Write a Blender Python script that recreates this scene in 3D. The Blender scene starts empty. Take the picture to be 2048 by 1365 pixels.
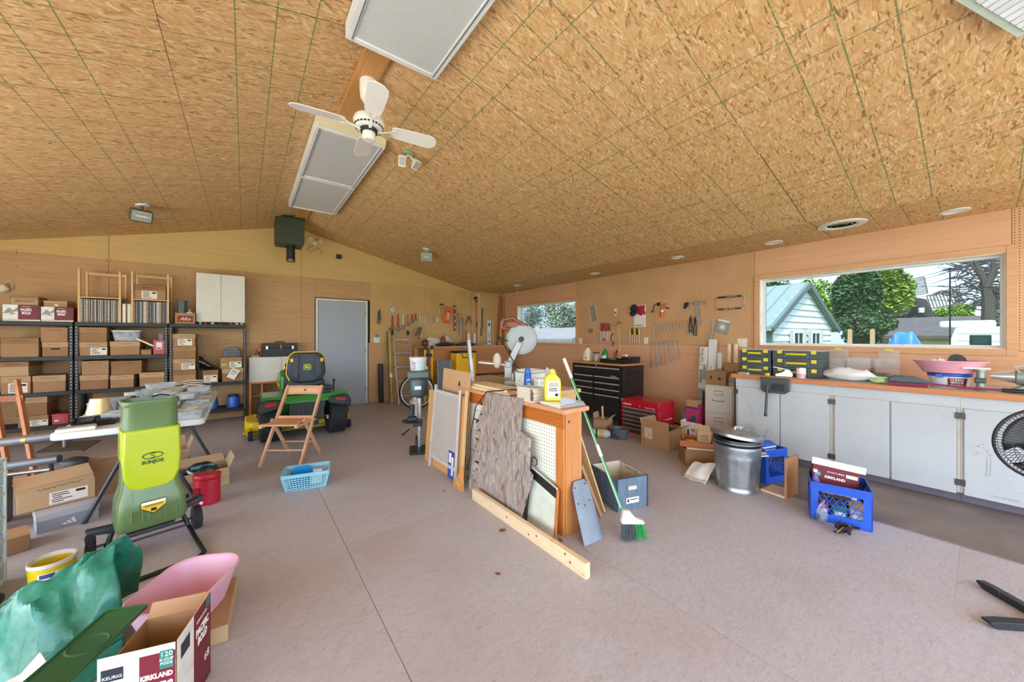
import bpy, bmesh, math, random
from mathutils import Matrix, Vector, Euler, noise
R = math.radians
PI = math.pi
sc = bpy.context.scene
COL = sc.collection
# ---------------------------------------------------------------- camera, sky, sun, exposure
FPX, CX0, HY, CH = 708.0, 1024.0, 675.0, 1.36           # focal length and horizon in photo pixels, camera height
YAW = math.atan2(535, 708)
SY, CY = math.sin(YAW), math.cos(YAW)
cd = bpy.data.cameras.new('camera'); cam = bpy.data.objects.new('camera', cd); COL.objects.link(cam)
cam.location = (0, 0, CH); cam.rotation_euler = (R(90), 0, -YAW)
cd.sensor_width = 36; cd.lens = FPX / 2048 * 36; cd.shift_y = -7.5 / 2048; cd.clip_start = .02; cd.clip_end = 500
sc.camera = cam
w = bpy.data.worlds.new('sky'); sc.world = w; w.use_nodes = True
nt = w.node_tree; nt.nodes.clear()
wo = nt.nodes.new('ShaderNodeOutputWorld'); bg = nt.nodes.new('ShaderNodeBackground')
sky = nt.nodes.new('ShaderNodeTexSky'); sky.sky_type = 'NISHITA'; sky.sun_disc = False
sky.sun_elevation = R(52); sky.sun_rotation = R(-120); sky.air_density = 1.0; sky.dust_density = 2.5; sky.ozone_density = 1.0
hm = nt.nodes.new('ShaderNodeMixRGB'); hm.inputs[0].default_value = .45; hm.inputs[2].default_value = (5.8, 7.0, 8.8, 1)   # cool blue-white added to strengthen the sky light
nt.links.new(sky.outputs[0], hm.inputs[1]); nt.links.new(hm.outputs[0], bg.inputs[0]); nt.links.new(bg.outputs[0], wo.inputs[0])
bg.inputs[1].default_value = .55
sl = bpy.data.lights.new('sun', 'SUN'); so = bpy.data.objects.new('sun', sl); COL.objects.link(so)
sl.energy = 9; sl.angle = R(2); sl.color = (1, .94, .86)
so.rotation_euler = Vector((.62, .28, -.80)).to_track_quat('-Z', 'Y').to_euler(); so.location = (-12, -6, 16)
vs = sc.view_settings
vs.view_transform = 'Standard'; vs.look = 'None'; vs.gamma = 1; vs.use_curve_mapping = False; vs.exposure = 1.0
sc.cycles.use_denoising = True; sc.cycles.use_adaptive_sampling = True; sc.cycles.adaptive_threshold = .02
sc.cycles.max_bounces = 10; sc.cycles.diffuse_bounces = 6; sc.cycles.transparent_max_bounces = 24
sc.cycles.sample_clamp_indirect = 8; sc.cycles.caustics_reflective = False; sc.cycles.caustics_refractive = False
# ---------------------------------------------------------------- photo pixel -> place
def ray(px, py):
    u = (px - CX0) / FPX
    return SY + CY * u, CY - SY * u, (HY - py) / FPX
def G(px, py, z=0.0):                    # on a horizontal plane
    x, y, v = ray(px, py); t = (z - CH) / v
    return Vector((x * t, y * t, z))
def PY(px, py, Y):                       # on a plane of constant y
    x, y, v = ray(px, py); t = Y / y
    return Vector((x * t, Y, CH + v * t))
def PX(px, py, X):                       # on a plane of constant x
    x, y, v = ray(px, py); t = X / x
    return Vector((X, y * t, CH + v * t))
# ---------------------------------------------------------------- materials
def lin(h):
    if isinstance(h, str):
        h = h.lstrip('#'); c = [int(h[i:i + 2], 16) / 255 for i in (0, 2, 4)]
        return [v / 12.92 if v <= .04045 else ((v + .055) / 1.055) ** 2.4 for v in c] + [1]
    return list(h) + [1]
MATS = {}
class NT:
    def __init__(s, name):
        s.m = bpy.data.materials.new(name); s.m.use_nodes = True; s.t = s.m.node_tree; s.b = s.t.nodes['Principled BSDF']
    def n(s, typ, **k):
        nd = s.t.nodes.new(typ)
        for a, v in k.items(): setattr(nd, a, v)
        return nd
    def l(s, a, b): s.t.links.new(a, b)
    def mapped(s, scale=(1, 1, 1), rot=(0, 0, 0), rnd=0.0, src='Object'):
        tc = s.n('ShaderNodeTexCoord'); mp = s.n('ShaderNodeMapping'); mp.inputs['Scale'].default_value = scale; mp.inputs['Rotation'].default_value = rot
        o = tc.outputs[src]
        if rnd:
            oi = s.n('ShaderNodeObjectInfo'); mu = s.n('ShaderNodeMath', operation='MULTIPLY'); mu.inputs[1].default_value = rnd
            ad = s.n('ShaderNodeVectorMath', operation='ADD'); s.l(oi.outputs['Random'], mu.inputs[0]); s.l(o, ad.inputs[0]); s.l(mu.outputs[0], ad.inputs[1]); o = ad.outputs[0]
        s.l(o, mp.inputs[0]); return mp.outputs[0]
    def noise(s, vec, scale=5, detail=3, rough=.5):
        nn = s.n('ShaderNodeTexNoise'); nn.inputs['Scale'].default_value = scale; nn.inputs['Detail'].default_value = detail; nn.inputs['Roughness'].default_value = rough
        s.l(vec, nn.inputs['Vector']); return nn.outputs['Fac']
    def ramp(s, fac, stops):
        r = s.n('ShaderNodeValToRGB'); e = r.color_ramp.elements
        while len(e) < len(stops): e.new(.5)
        for el, (p, c) in zip(e, stops): el.position = p; el.color = lin(c)
        s.l(fac, r.inputs[0]); return r.outputs[0]
    def mix(s, fac, a, b, mode='MIX'):
        m = s.n('ShaderNodeMixRGB', blend_type=mode)
        for i, v in enumerate((fac, a, b)):
            if hasattr(v, 'node'): s.l(v, m.inputs[i])
            else: m.inputs[i].default_value = v if i == 0 else lin(v)
        return m.outputs[0]
    def math(s, op, a, b=None):
        m = s.n('ShaderNodeMath', operation=op)
        for i, v in enumerate((a, b)):
            if v is None: continue
            if hasattr(v, 'node'): s.l(v, m.inputs[i])
            else: m.inputs[i].default_value = v
        return m.outputs[0]
    def bump(s, h, strength=.3, dist=.002):
        bm_ = s.n('ShaderNodeBump'); bm_.inputs['Strength'].default_value = strength; bm_.inputs['Distance'].default_value = dist
        s.l(h, bm_.inputs['Height']); s.l(bm_.outputs[0], s.b.inputs['Normal'])
def mat(name, col='#808080', rough=.55, metal=0.0, var=.10, scale=9, alpha=1.0, trans=0.0, emit=0, bump=0, coat=0, stretch=None):
    """plain painted / moulded material with a little cloudy variation"""
    if name in MATS: return MATS[name]
    q = NT(name); b = q.b
    v = q.noise(q.mapped(stretch or (1, 1, 1), rnd=3.0), scale, 4)
    c = lin(col); lo = [x * (1 - var) for x in c[:3]]; hi = [min(1, x * (1 + var)) for x in c[:3]]
    q.l(q.ramp(v, [(.3, lo), (.7, hi)]), b.inputs['Base Color'])
    b.inputs['Roughness'].default_value = rough; b.inputs['Metallic'].default_value = metal
    if alpha < 1: b.inputs['Alpha'].default_value = alpha
    if trans: b.inputs['Transmission Weight'].default_value = trans
    if coat: b.inputs['Coat Weight'].default_value = coat
    if emit: b.inputs['Emission Color'].default_value = c; b.inputs['Emission Strength'].default_value = emit
    if bump: q.bump(v, bump, .004)
    MATS[name] = q.m; return q.m
def wood(name, a, b_, rough=.5, scale=3, axis=0, dark=None, coat=0):
    """long grain along one axis"""
    if name in MATS: return MATS[name]
    q = NT(name); s = [16, 16, 16]; s[axis] = 1.0
    v = q.noise(q.mapped(s, rnd=7.0), scale, 5, .6); g = q.noise(q.mapped((1, 1, 1), rnd=5.0), 1.6, 2)
    c = q.ramp(v, [(.28, a), (.72, b_)])
    if dark: c = q.mix(q.ramp(q.noise(q.mapped([x * 2 for x in s], rnd=2.0), scale * 2, 2), [(.62, '#000000'), (.75, '#ffffff')]), c, dark)
    c = q.mix(q.math('MULTIPLY', g, .25), c, a)
    q.l(c, q.b.inputs['Base Color']); q.b.inputs['Roughness'].default_value = rough; q.b.inputs['Coat Weight'].default_value = coat
    MATS[name] = q.m; return q.m
def osb(name, cols, size=1.0, lines=None, rough=.75, bump=.25, tint=None, plane='xy'):
    """flakes of chip board from three layers of stretched cells; optional printed green lines"""
    if name in MATS: return MATS[name]
    q = NT(name); layers = []
    for i, (an, sx, sy) in enumerate(((12, 7, 46), (-20, 9, 52), (48, 11, 44), (3, 15, 84))):
        v = q.mapped((1, 1, 1), rnd=23.0 + i)
        if plane == 'yz':
            s1 = q.n('ShaderNodeSeparateXYZ'); c1 = q.n('ShaderNodeCombineXYZ'); q.l(v, s1.inputs[0]); q.l(s1.outputs[1], c1.inputs[1]); q.l(s1.outputs[2], c1.inputs[0]); v = c1.outputs[0]
        wn = q.n('ShaderNodeTexNoise'); wn.inputs['Scale'].default_value = 7; q.l(v, wn.inputs['Vector'])
        mx = q.n('ShaderNodeVectorMath', operation='MULTIPLY_ADD'); mx.inputs[1].default_value = (.05, .05, .05); q.l(wn.outputs['Color'], mx.inputs[0]); q.l(v, mx.inputs[2])
        mp = q.n('ShaderNodeMapping'); mp.vector_type = 'TEXTURE'; mp.inputs['Rotation'].default_value = (0, 0, R(an)); mp.inputs['Scale'].default_value = (1 / sx * size, 1 / sy * size, 1)
        q.l(mx.outputs[0], mp.inputs[0])
        vo = q.n('ShaderNodeTexVoronoi', voronoi_dimensions='2D'); vo.inputs['Scale'].default_value = 1; vo.inputs['Randomness'].default_value = 1
        q.l(mp.outputs[0], vo.inputs['Vector'])
        sp = q.n('ShaderNodeSeparateColor'); q.l(vo.outputs['Color'], sp.inputs[0]); layers.append(sp)
    n = len(cols); st = [(i / (n - 1), c) for i, c in enumerate(cols)]
    c = q.ramp(layers[0].outputs[0], st)
    for k in (1, 2, 3):
        c = q.mix(q.math('GREATER_THAN', layers[k].outputs[1], (.45, .68, .62)[k - 1]), c, q.ramp(layers[k].outputs[0], st))
    big = q.noise(q.mapped((1, 1, 1), rnd=3.0), 1.1, 2)
    c = q.mix(q.math('MULTIPLY', big, .35), c, cols[len(cols) // 2])
    if lines:
        tc = q.n('ShaderNodeTexCoord'); sx_ = q.n('ShaderNodeSeparateXYZ'); q.l(tc.outputs['Object'], sx_.inputs[0]); tot = None
        for ax in (0, 1):
            for off in (.406, .61, .813, 1.218) if ax else (.406, .61, .813):
                m = q.math('MODULO', q.math('ADD', sx_.outputs[ax], 12.19 - off + .61), 1.2192)
                k = q.math('LESS_THAN', q.math('ABSOLUTE', q.math('SUBTRACT', m, .6096)), .0034)
                tot = k if tot is None else q.math('MAXIMUM', tot, k)
        brk = q.ramp(q.noise(q.mapped((1, 1, 1), rnd=9.0), 60, 2), [(.34, '#000000'), (.46, '#ffffff')])
        c = q.mix(q.math('MULTIPLY', q.math('MULTIPLY', tot, brk), .85), c, lines)
    if tint: c = tint(q, c)
    q.l(c, q.b.inputs['Base Color']); q.b.inputs['Roughness'].default_value = rough
    if bump: q.bump(layers[1].outputs[0], bump, .0015)
    MATS[name] = q.m; return q.m
def pegboard(name, a, b_, hole='#3a2513', axes=(0, 2), pitch=.0254, r=.0042):
    if name in MATS: return MATS[name]
    q = NT(name)
    c = q.ramp(q.noise(q.mapped((1, 1, 1), rnd=4.0), 2.5, 4), [(.3, a), (.7, b_)])
    tc = q.n('ShaderNodeTexCoord'); s = q.n('ShaderNodeSeparateXYZ'); q.l(tc.outputs['Object'], s.inputs[0]); d = []
    for ax in axes:
        m = q.math('SUBTRACT', q.math('MODULO', q.math('ADD', s.outputs[ax], 25.4), pitch), pitch / 2); d.append(q.math('MULTIPLY', m, m))
    h = q.math('LESS_THAN', q.math('ADD', *d), r * r)
    q.l(q.mix(h, c, hole), q.b.inputs['Base Color']); q.b.inputs['Roughness'].default_value = .6
    q.bump(q.math('SUBTRACT', 1.0, h), .6, .003)
    MATS[name] = q.m; return q.m
def glass(name, col='#ffffff', alpha=.25, rough=.05):
    """thin clear plastic or glass: see-through with a glossy skin"""
    if name in MATS: return MATS[name]
    q = NT(name); t = q.t; t.nodes.remove(q.b)
    tr = q.n('ShaderNodeBsdfTransparent'); gl = q.n('ShaderNodeBsdfPrincipled'); gl.inputs['Base Color'].default_value = lin(col); gl.inputs['Roughness'].default_value = rough
    mx = q.n('ShaderNodeMixShader'); lw = q.n('ShaderNodeLayerWeight'); lw.inputs[0].default_value = .5; sk = q.math('ADD', q.math('MULTIPLY', q.math('POWER', lw.outputs['Facing'], 4.0), .6), .03)
    nz = q.noise(q.mapped((1, 1, 1), rnd=1.0), 14, 3)
    ad = q.math('MAXIMUM', q.math('MULTIPLY', nz, alpha * 2), sk)
    q.l(ad, mx.inputs[0]); q.l(tr.outputs[0], mx.inputs[1]); q.l(gl.outputs[0], mx.inputs[2])
    tr.inputs[0].default_value = lin(col)
    q.l(mx.outputs[0], t.nodes['Material Output'].inputs[0]); MATS[name] = q.m; return q.m
# ---------------------------------------------------------------- mesh building
class M:
    def __init__(s): s.v = []; s.f = []; s.mi = []
    def add(s, vs_, fs, m=0, tf=None):
        o = len(s.v)
        s.v += [tuple(tf @ Vector(p)) if tf is not None else tuple(p) for p in vs_]
        s.f += [[i + o for i in f] for f in fs]; s.mi += [m] * len(fs); return s
    def box(s, x0, x1, y0, y1, z0, z1, m=0, tf=None):
        return s.add([(x0, y0, z0), (x1, y0, z0), (x1, y1, z0), (x0, y1, z0), (x0, y0, z1), (x1, y0, z1), (x1, y1, z1), (x0, y1, z1)],
                     [(3, 2, 1, 0), (4, 5, 6, 7), (0, 1, 5, 4), (1, 2, 6, 5), (2, 3, 7, 6), (3, 0, 4, 7)], m, tf)
    def cb(s, c, d, rot=(0, 0, 0), m=0):
        t = Matrix.Translation(c) @ Euler(rot).to_matrix().to_4x4()
        return s.box(-d[0] / 2, d[0] / 2, -d[1] / 2, d[1] / 2, -d[2] / 2, d[2] / 2, m, t)
    def bar(s, p, q, w_, h, up=(0, 0, 1), m=0):            # a straight rectangular bar from p to q
        p, q = Vector(p), Vector(q); z = (q - p); L = z.length; z.normalize(); u = Vector(up)
        if abs(z.dot(u)) > .98: u = Vector((0, 1, 0))
        x = u.cross(z).normalized(); y = z.cross(x)
        t = Matrix((x, y, z)).transposed().to_4x4(); t.translation = p
        return s.box(-w_ / 2, w_ / 2, -h / 2, h / 2, 0, L, m, t)
    def tube(s, pts, r, n=8, m=0, closed=False):
        pts = [Vector(p) for p in pts]; k = len(pts); rr = r if isinstance(r, (list, tuple)) else [r] * k
        up = None; vs_ = []; fs = []
        for i, p in enumerate(pts):
            a = pts[(i - 1) % k] if (i or closed) else p; b = pts[(i + 1) % k] if (i < k - 1 or closed) else p
            t = (b - a).normalized()
            if up is None:
                up = Vector((0, 0, 1)) if abs(t.z) < .9 else Vector((1, 0, 0))
            x = (up - t * up.dot(t))
            if x.length < 1e-5: x = Vector((1, 0, 0)) - t * t.x
            x.normalize(); up = x; y = t.cross(x)
            vs_ += [p + (x * math.cos(2 * PI * j / n) + y * math.sin(2 * PI * j / n)) * rr[i] for j in range(n)]
        for i in range(k if closed else k - 1):
            i2 = (i + 1) % k
            fs += [(i * n + j, i * n + (j + 1) % n, i2 * n + (j + 1) % n, i2 * n + j) for j in range(n)]
        if not closed: fs += [tuple(range(n - 1, -1, -1)), tuple((k - 1) * n + j for j in range(n))]
        return s.add(vs_, fs, m)
    def lathe(s, prof, n=20, m=0, tf=None, arc=1.0):         # profile (r, z) turned round z
        k = len(prof); vs_ = []; fs = []; full = arc >= 1
        nn = n if full else n + 1
        for r_, z in prof: vs_ += [(r_ * math.cos(2 * PI * arc * j / n), r_ * math.sin(2 * PI * arc * j / n), z) for j in range(nn)]
        for i in range(k - 1):
            fs += [(i * nn + j, i * nn + (j + 1) % nn, (i + 1) * nn + (j + 1) % nn, (i + 1) * nn + j) for j in range(n)]
        if full and k > 2 and abs(prof[0][1] - prof[-1][1]) < .02 and min(prof[0][0], prof[-1][0]) > .4 * max(prof[0][0], prof[-1][0]) > 0:
            fs += [((k - 1) * nn + j, (k - 1) * nn + (j + 1) % nn, (j + 1) % nn, j) for j in range(n)]      # a ring: join the ends
        elif full:
            if prof[0][0] > 1e-6: fs.append(tuple(range(n - 1, -1, -1)))
            if prof[-1][0] > 1e-6: fs.append(tuple((k - 1) * n + j for j in range(n)))
        return s.add(vs_, fs, m, tf)
    def prism(s, poly, a, b, plane='xz', m=0, tf=None):      # polygon pushed from a to b along the missing axis
        n = len(poly); P = {'xz': lambda u, v, w_: (u, w_, v), 'xy': lambda u, v, w_: (u, v, w_), 'yz': lambda u, v, w_: (w_, u, v)}[plane]
        ar = sum(poly[i][0] * poly[(i + 1) % n][1] - poly[(i + 1) % n][0] * poly[i][1] for i in range(n))
        if (ar < 0) != (plane == 'xz'): poly = poly[::-1]
        if a > b: a, b = b, a
        return s.add([P(u, v, a) for u, v in poly] + [P(u, v, b) for u, v in poly],
                     [tuple(range(n - 1, -1, -1)), tuple(range(n, 2 * n))] + [(i, (i + 1) % n, n + (i + 1) % n, n + i) for i in range(n)], m, tf)
    def grid(s, fn, nu, nv, m=0, wrap=False):
        vs_ = [fn(i / nu, j / nv) for i in range(nu + 1) for j in range(nv + 1)]; k = nv + 1
        return s.add(vs_, [(i * k + j, (i + 1) * k + j, (i + 1) * k + j + 1, i * k + j + 1) for i in range(nu) for j in range(nv)], m)
    def ball(s, c, r, n=10, m=0, sq=(1, 1, 1)):
        h = n // 2
        t = Matrix.Translation(c) @ Matrix.Diagonal((r * sq[0], r * sq[1], r * sq[2], 1))
        return s.lathe([(math.sin(PI * i / h) if 0 < i < h else 0, -math.cos(PI * i / h)) for i in range(h + 1)], n, m, t)
    def shell(s, bot, top, z0, z1, t=.003, m=0, floor=True):  # an open tub: bottom and top outlines (lists of xy), walls with thickness
        n = len(bot); cb_ = [sum(p[i] for p in bot) / n for i in (0, 1)]; ct = [sum(p[i] for p in top) / n for i in (0, 1)]
        def inn(P, c):
            o = []
            for p in P:
                d = math.hypot(p[0] - c[0], p[1] - c[1]); f = (d - t * 1.3) / d; o.append((c[0] + (p[0] - c[0]) * f, c[1] + (p[1] - c[1]) * f))
            return o
        bi, ti = inn(bot, cb_), inn(top, ct)
        vs_ = [(*p, z0) for p in bot] + [(*p, z1) for p in top] + [(*p, z1) for p in ti] + [(*p, z0 + t) for p in bi]
        fs = []
        for k in range(3): fs += [(k * n + i, k * n + (i + 1) % n, (k + 1) * n + (i + 1) % n, (k + 1) * n + i) for i in range(n)]
        fs += [tuple(range(n - 1, -1, -1)), tuple(3 * n + i for i in range(n))]
        return s.add(vs_, fs, m)
    def tf(s, mt): s.v = [tuple(mt @ Vector(p)) for p in s.v]; return s
def BX(*a, **k): return M().box(*a, **k)          # short forms: a new mesh holding one box, tube, turned shape or prism
def TB(*a, **k): return M().tube(*a, **k)
def LT(*a, **k): return M().lathe(*a, **k)
def PM(*a, **k): return M().prism(*a, **k)
def MT(loc=(0, 0, 0), rot=(0, 0, 0), sc_=(1, 1, 1)): return Matrix.Translation(loc) @ Euler([R(a) for a in rot]).to_matrix().to_4x4() @ Matrix.Diagonal((*sc_, 1))
def rrect(w_, h, r, n=4, cx=0, cy=0):
    o = []
    for k, (sx, sy) in enumerate(((1, 1), (-1, 1), (-1, -1), (1, -1))):
        for i in range(n + 1):
            a = PI / 2 * (k + i / n); o.append((cx + sx * (w_ / 2 - r) + r * math.cos(a), cy + sy * (h / 2 - r) + r * math.sin(a)))
    return o
def ell(a, b, n=24, cx=0, cy=0): return [(cx + a * math.cos(2 * PI * i / n), cy + b * math.sin(2 * PI * i / n)) for i in range(n)]
def mesh(name, b, mats, smooth=35):
    me = bpy.data.meshes.new(name); me.from_pydata(b.v, [], b.f)
    for m in (mats if isinstance(mats, (list, tuple)) else [mats]): me.materials.append(m)
    if any(b.mi): me.polygons.foreach_set('material_index', b.mi)
    if smooth: me.shade_smooth(); me.set_sharp_from_angle(angle=R(smooth))
    me.update(); return me
def obj(name, b, mats, parent=None, bevel=0, seg=2, loc=None, rot=None, smooth=35, solid=0, sub=0, label=None):
    me = b if isinstance(b, bpy.types.Mesh) else mesh(name, b, mats, smooth)
    o = bpy.data.objects.new(name, me); COL.objects.link(o)
    if parent is not None: o.parent = parent
    if loc is not None: o.location = loc
    if rot is not None: o.rotation_euler = rot
    if solid: md = o.modifiers.new('solid', 'SOLIDIFY'); md.thickness = solid; md.offset = 0
    if sub: md = o.modifiers.new('sub', 'SUBSURF'); md.levels = md.render_levels = sub
    if bevel: md = o.modifiers.new('bevel', 'BEVEL'); md.width = bevel; md.segments = seg; md.limit_method = 'ANGLE'; md.angle_limit = R(40)
    if label: o['label'] = label
    return o
def tag(o, label, cat, group=None):
    o['label'] = label; o['category'] = cat
    if group: o['group'] = group
    return o
def thing(name, label, cat, loc=(0, 0, 0), rz=0, group=None, rot=None):
    o = bpy.data.objects.new(name, None); COL.objects.link(o); o.empty_display_size = .05
    o.location = loc; o.rotation_euler = rot or (0, 0, rz)
    return tag(o, label, cat, group)
def struct(o): o['kind'] = 'structure'; return o
def stuff(o): o['kind'] = 'stuff'; return o
def dup(o, parent=None):
    c = o.copy(); COL.objects.link(c)
    if parent is not None: c.parent = parent
    for ch in o.children: dup(ch, c)
    return c
def text(s, h, m, parent, loc, rot=(90, 0, 0), w_=None, name='lettering', bold=0, shear=0, align='CENTER'):
    """flat print standing half a millimetre proud, capital height h"""
    cu = bpy.data.curves.new(name, 'FONT'); cu.body = s; cu.size = h / .7; cu.extrude = .0004; cu.align_x = align; cu.align_y = 'CENTER'; cu.resolution_u = 2; cu.offset = bold; cu.shear = shear
    t = bpy.data.objects.new(name, cu); me = bpy.data.meshes.new_from_object(t); bpy.data.objects.remove(t); bpy.data.curves.remove(cu)
    me.materials.clear(); me.materials.append(m)
    o = bpy.data.objects.new(name, me); COL.objects.link(o); o.parent = parent; o.location = loc; o.rotation_euler = [R(a) for a in rot]
    if w_ and len(me.vertices):
        xs = [v.co.x for v in me.vertices]; k = w_ / max(1e-6, max(xs) - min(xs)); o.scale = (k, 1, 1)
    return o
rnd = random.Random(7)
# ---------------------------------------------------------------- common materials
WHITE = mat('white_paint', '#dededa', .45, var=.04); BLACK = mat('black_plastic', '#1b1d20', .45, var=.2); STEEL = mat('bright_steel', '#d2d4d6', .28, .65, var=.08)
GREY = mat('grey_plastic', '#6f747a', .5); DARK = mat('dark_metal', '#2a2c30', .4, .3, var=.2); GALV = mat('galvanised_steel', '#aab2b8', .36, .9, var=.14, scale=14)
CARD = mat('cardboard', '#ab8560', .85, var=.09, scale=3); CARD2 = mat('pale_cardboard', '#bb9e78', .85, var=.08, scale=3); CARD3 = mat('worn_cardboard', '#98724f', .85, var=.12, scale=4)
CARDD = mat('cardboard_edge', '#8a6440', .9); PAPER = mat('paper', '#ece8dd', .8, var=.05); CREAM = mat('cream_enamel', '#e9e3c4', .45, var=.04)
PINE = wood('pine', '#d8b078', '#e8c992', .55, axis=2, dark='#b98850'); PINEX = wood('pine_along_x', '#cfa46c', '#e4c28c', .55, axis=0, dark='#b98850'); PINEY = wood('pine_along_y', '#e0c69c', '#eedcb8', .5, axis=1, dark='#b07c48')
STAIN = wood('amber_stained_wood', '#a8581c', '#c87830', .35, axis=1, coat=.3); STAINZ = wood('amber_stained_post', '#b4662a', '#cf8a48', .4, axis=2, coat=.2)
RED = mat('red_paint', '#b3142a', .38, var=.08, coat=.3); YELLOW = mat('yellow_plastic', '#e8c21c', .42, var=.06); BLUE = mat('blue_plastic', '#1d55c4', .42, var=.08); GREEN = mat('green_plastic', '#1c7a34', .45, var=.1)
PINK = mat('pink_plastic', '#e2a3b4', .4, var=.05); MAROON = mat('maroon_print', '#6d1226', .5, var=.05); ORANGE = mat('orange_plastic', '#e4622a', .45); INK = mat('black_ink', '#1a1716', .7, var=.05); WINK = mat('white_ink', '#f2f0ea', .6, var=.02)
PEN = mat('pen_mark', '#6b4a2c', .8, var=.05); CLEAR = glass('clear_plastic', '#f4f7f8', .16, .12); MILKY = glass('milky_plastic', '#e6ecf0', .34, .3)
XR, YB, XL, YF = 5.448, 7.673, -3.95, -3.6          # wall faces of the room
XRG, ZRG, SLP, XSO, ZSO = .748, 3.402, .238, 4.5, 2.51  # ridge, slope, start of the flat strip
WT = 2.52
# ---------------------------------------------------------------- floor of painted chip board panels
def stains(q, c):
    n = q.noise(q.mapped((1, 1, 1), src='Object', rnd=11), 1.3, 4, .6); c = q.mix(q.ramp(n, [(.47, '#000000'), (.70, '#8a8a8a')]), c, '#a08a7c')
    n2 = q.noise(q.mapped((1, 1, 1), rnd=5), 38, 2); return q.mix(q.ramp(n2, [(.70, '#000000'), (.73, '#8a8a8a')]), c, '#5a4a40')
FLOORM = osb('painted_chipboard', ['#a8a6ac', '#b2b0b6', '#b7b5bb', '#bcbac0', '#aeacb2'], .45, rough=.5, bump=.45, tint=stains)
fl = struct(obj('floor', BX(XL, XR, YF, YB, -.12, -.02), mat('subfloor', '#2a211c', .9)))
k = 0
for ix, x in enumerate([.526 + 1.2135 * i for i in range(-4, 5)]):
    for y in [1.3 + (1.22 if ix % 2 else 0) + 2.44 * j for j in range(-3, 4)]:
        x0, x1, y0, y1 = max(XL, x - 1.2135), min(XR, x), max(YF, y), min(YB, y + 2.44)
        if x1 - x0 > .05 and y1 - y0 > .05:
            obj('floor_panel', BX(0, x1 - x0 - .003, 0, y1 - y0 - .0006, -.02, 0), FLOORM, fl, loc=(x0 + .0015, y0 + .0003, 0), smooth=0)
# ---------------------------------------------------------------- ceiling
OSBM = osb('chipboard', ['#7c4e28', '#c0925a', '#cfa468', '#d8b076', '#c89a60', '#e0be88', '#d2a86c', '#bb8a50', '#ead2a0', '#c89a60'], .62, lines='#4d7a4c', rough=.7)
OSBP = osb('pale_chipboard', ['#b8945c', '#cfae74', '#d8b982', '#d0b078', '#dfc694', '#c8a66c'], .62, rough=.7)
BLK = mat('panel_gap', '#15100c', .9)
ce = struct(obj('ceiling', PM([(XL - .15, ZRG + .05 - SLP * (XRG - XL + .15)), (XRG, ZRG + .05), (XSO, ZSO + .05), (XR + .15, ZSO + .05), (XR + .15, ZSO + .3), (XRG, ZRG + .35), (XL - .15, ZRG + .2 - SLP * (XRG - XL))], YF, YB + .15), BLK, smooth=0))
AN = math.atan(SLP); 
def cpanel(x, y, ln, w_, side, m=None, z=None):
    # side +1: right slope, -1: left slope, 0: flat strip ; the panel's local x runs away from the ridge
    b = BX(.0015, w_ - .0015, .0015, ln - .0015, 0, .012)
    o = obj('ceiling_panel', b, m or OSBM, ce, smooth=0)
    if side > 0: o.location = (XRG + x * math.cos(AN), y, ZRG - x * math.sin(AN)); o.rotation_euler = (0, AN, 0)
    elif side < 0: o.location = (XRG - x * math.cos(AN), y + ln, ZRG - x * math.sin(AN)); o.rotation_euler = (0, AN, PI)
    else: o.location = (x, y, ZSO)
for s in range(3):
    st = (1.05 - 1.22, 2.28 - 2.44, 1.05)[s]; wd = 1.285
    for j in range(-2, 4):
        y0 = max(YF, st + 2.44 * j); y1 = min(YB, st + 2.44 * (j + 1))
        if y1 - y0 > .1: cpanel(s * wd, y0, y1 - y0, wd, 1)
for s, wd in ((0, 1.165), (1, 1.22), (2, 1.22), (3, 1.22)):
    st = (2.44, 1.22, 2.44, 1.22)[s]
    for j in range(-3, 3):
        y0 = max(YF, st + 2.44 * j); y1 = min(YB, st + 2.44 * (j + 1))
        if y1 - y0 > .1: cpanel(sum((1.165, 1.22, 1.22, 1.22)[:s]), y0, y1 - y0, wd, -1, OSBP if s >= 2 and j == 2 else None)
for j in range(-2, 4):
    y0 = max(YF, 1.03 + 2.44 * j); y1 = min(YB, 1.03 + 2.44 * (j + 1))
    if y1 - y0 > .1: cpanel(XSO, y0, y1 - y0, XR - XSO, 0)
struct(obj('trim_1', BX(XRG - .085, XRG + .085, YF, YB, ZRG - .06, ZRG - .022), wood('ridge_board_wood', '#b98448', '#cc9858', .5, axis=1), bevel=.003))
# ---------------------------------------------------------------- back wall
PLYG = wood('gable_plywood', '#c9a766', '#d6b678', .55, scale=1.6, axis=0); PLYB = wood('brown_plywood', '#b98f5e', '#c8a070', .55, scale=1.6, axis=0, dark='#a87c4c')
PLYO = wood('orange_plywood', '#d0a07a', '#deb08a', .55, scale=1.5, axis=1); PEGB = pegboard('tan_pegboard', '#c9a468', '#d6b276'); PEGR = pegboard('orange_pegboard', '#cc9f74', '#d8ae82', axes=(1, 2))
wb = struct(obj('wall_back', PM([(XL, -.12), (XR + .15, -.12), (XR + .15, ZSO + .06), (XSO, ZSO + .06), (XRG, ZRG + .06), (XL, ZRG + .06 - SLP * (XRG - XL))], YB + .014, YB + .15), BLK, smooth=0))
def bpanel(poly, m, name='wall_panel', t=.012):
    x0 = min(p[0] for p in poly); z0 = min(p[1] for p in poly)
    return obj(name, PM([(a - x0, c - z0) for a, c in poly], 0, t), m, wb, loc=(x0, YB, z0), smooth=0)
def brect(x0, x1, z0, z1, m, name='wall_panel'): return bpanel([(x0 + .0015, z0 + .0015), (x1 - .0015, z0 + .0015), (x1 - .0015, z1 - .0015), (x0 + .0015, z1 - .0015)], m, name)
ZS1, ZS2, XD0, XD1, ZD = 1.245, 2.492, 1.075, 2.05, 2.125
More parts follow.
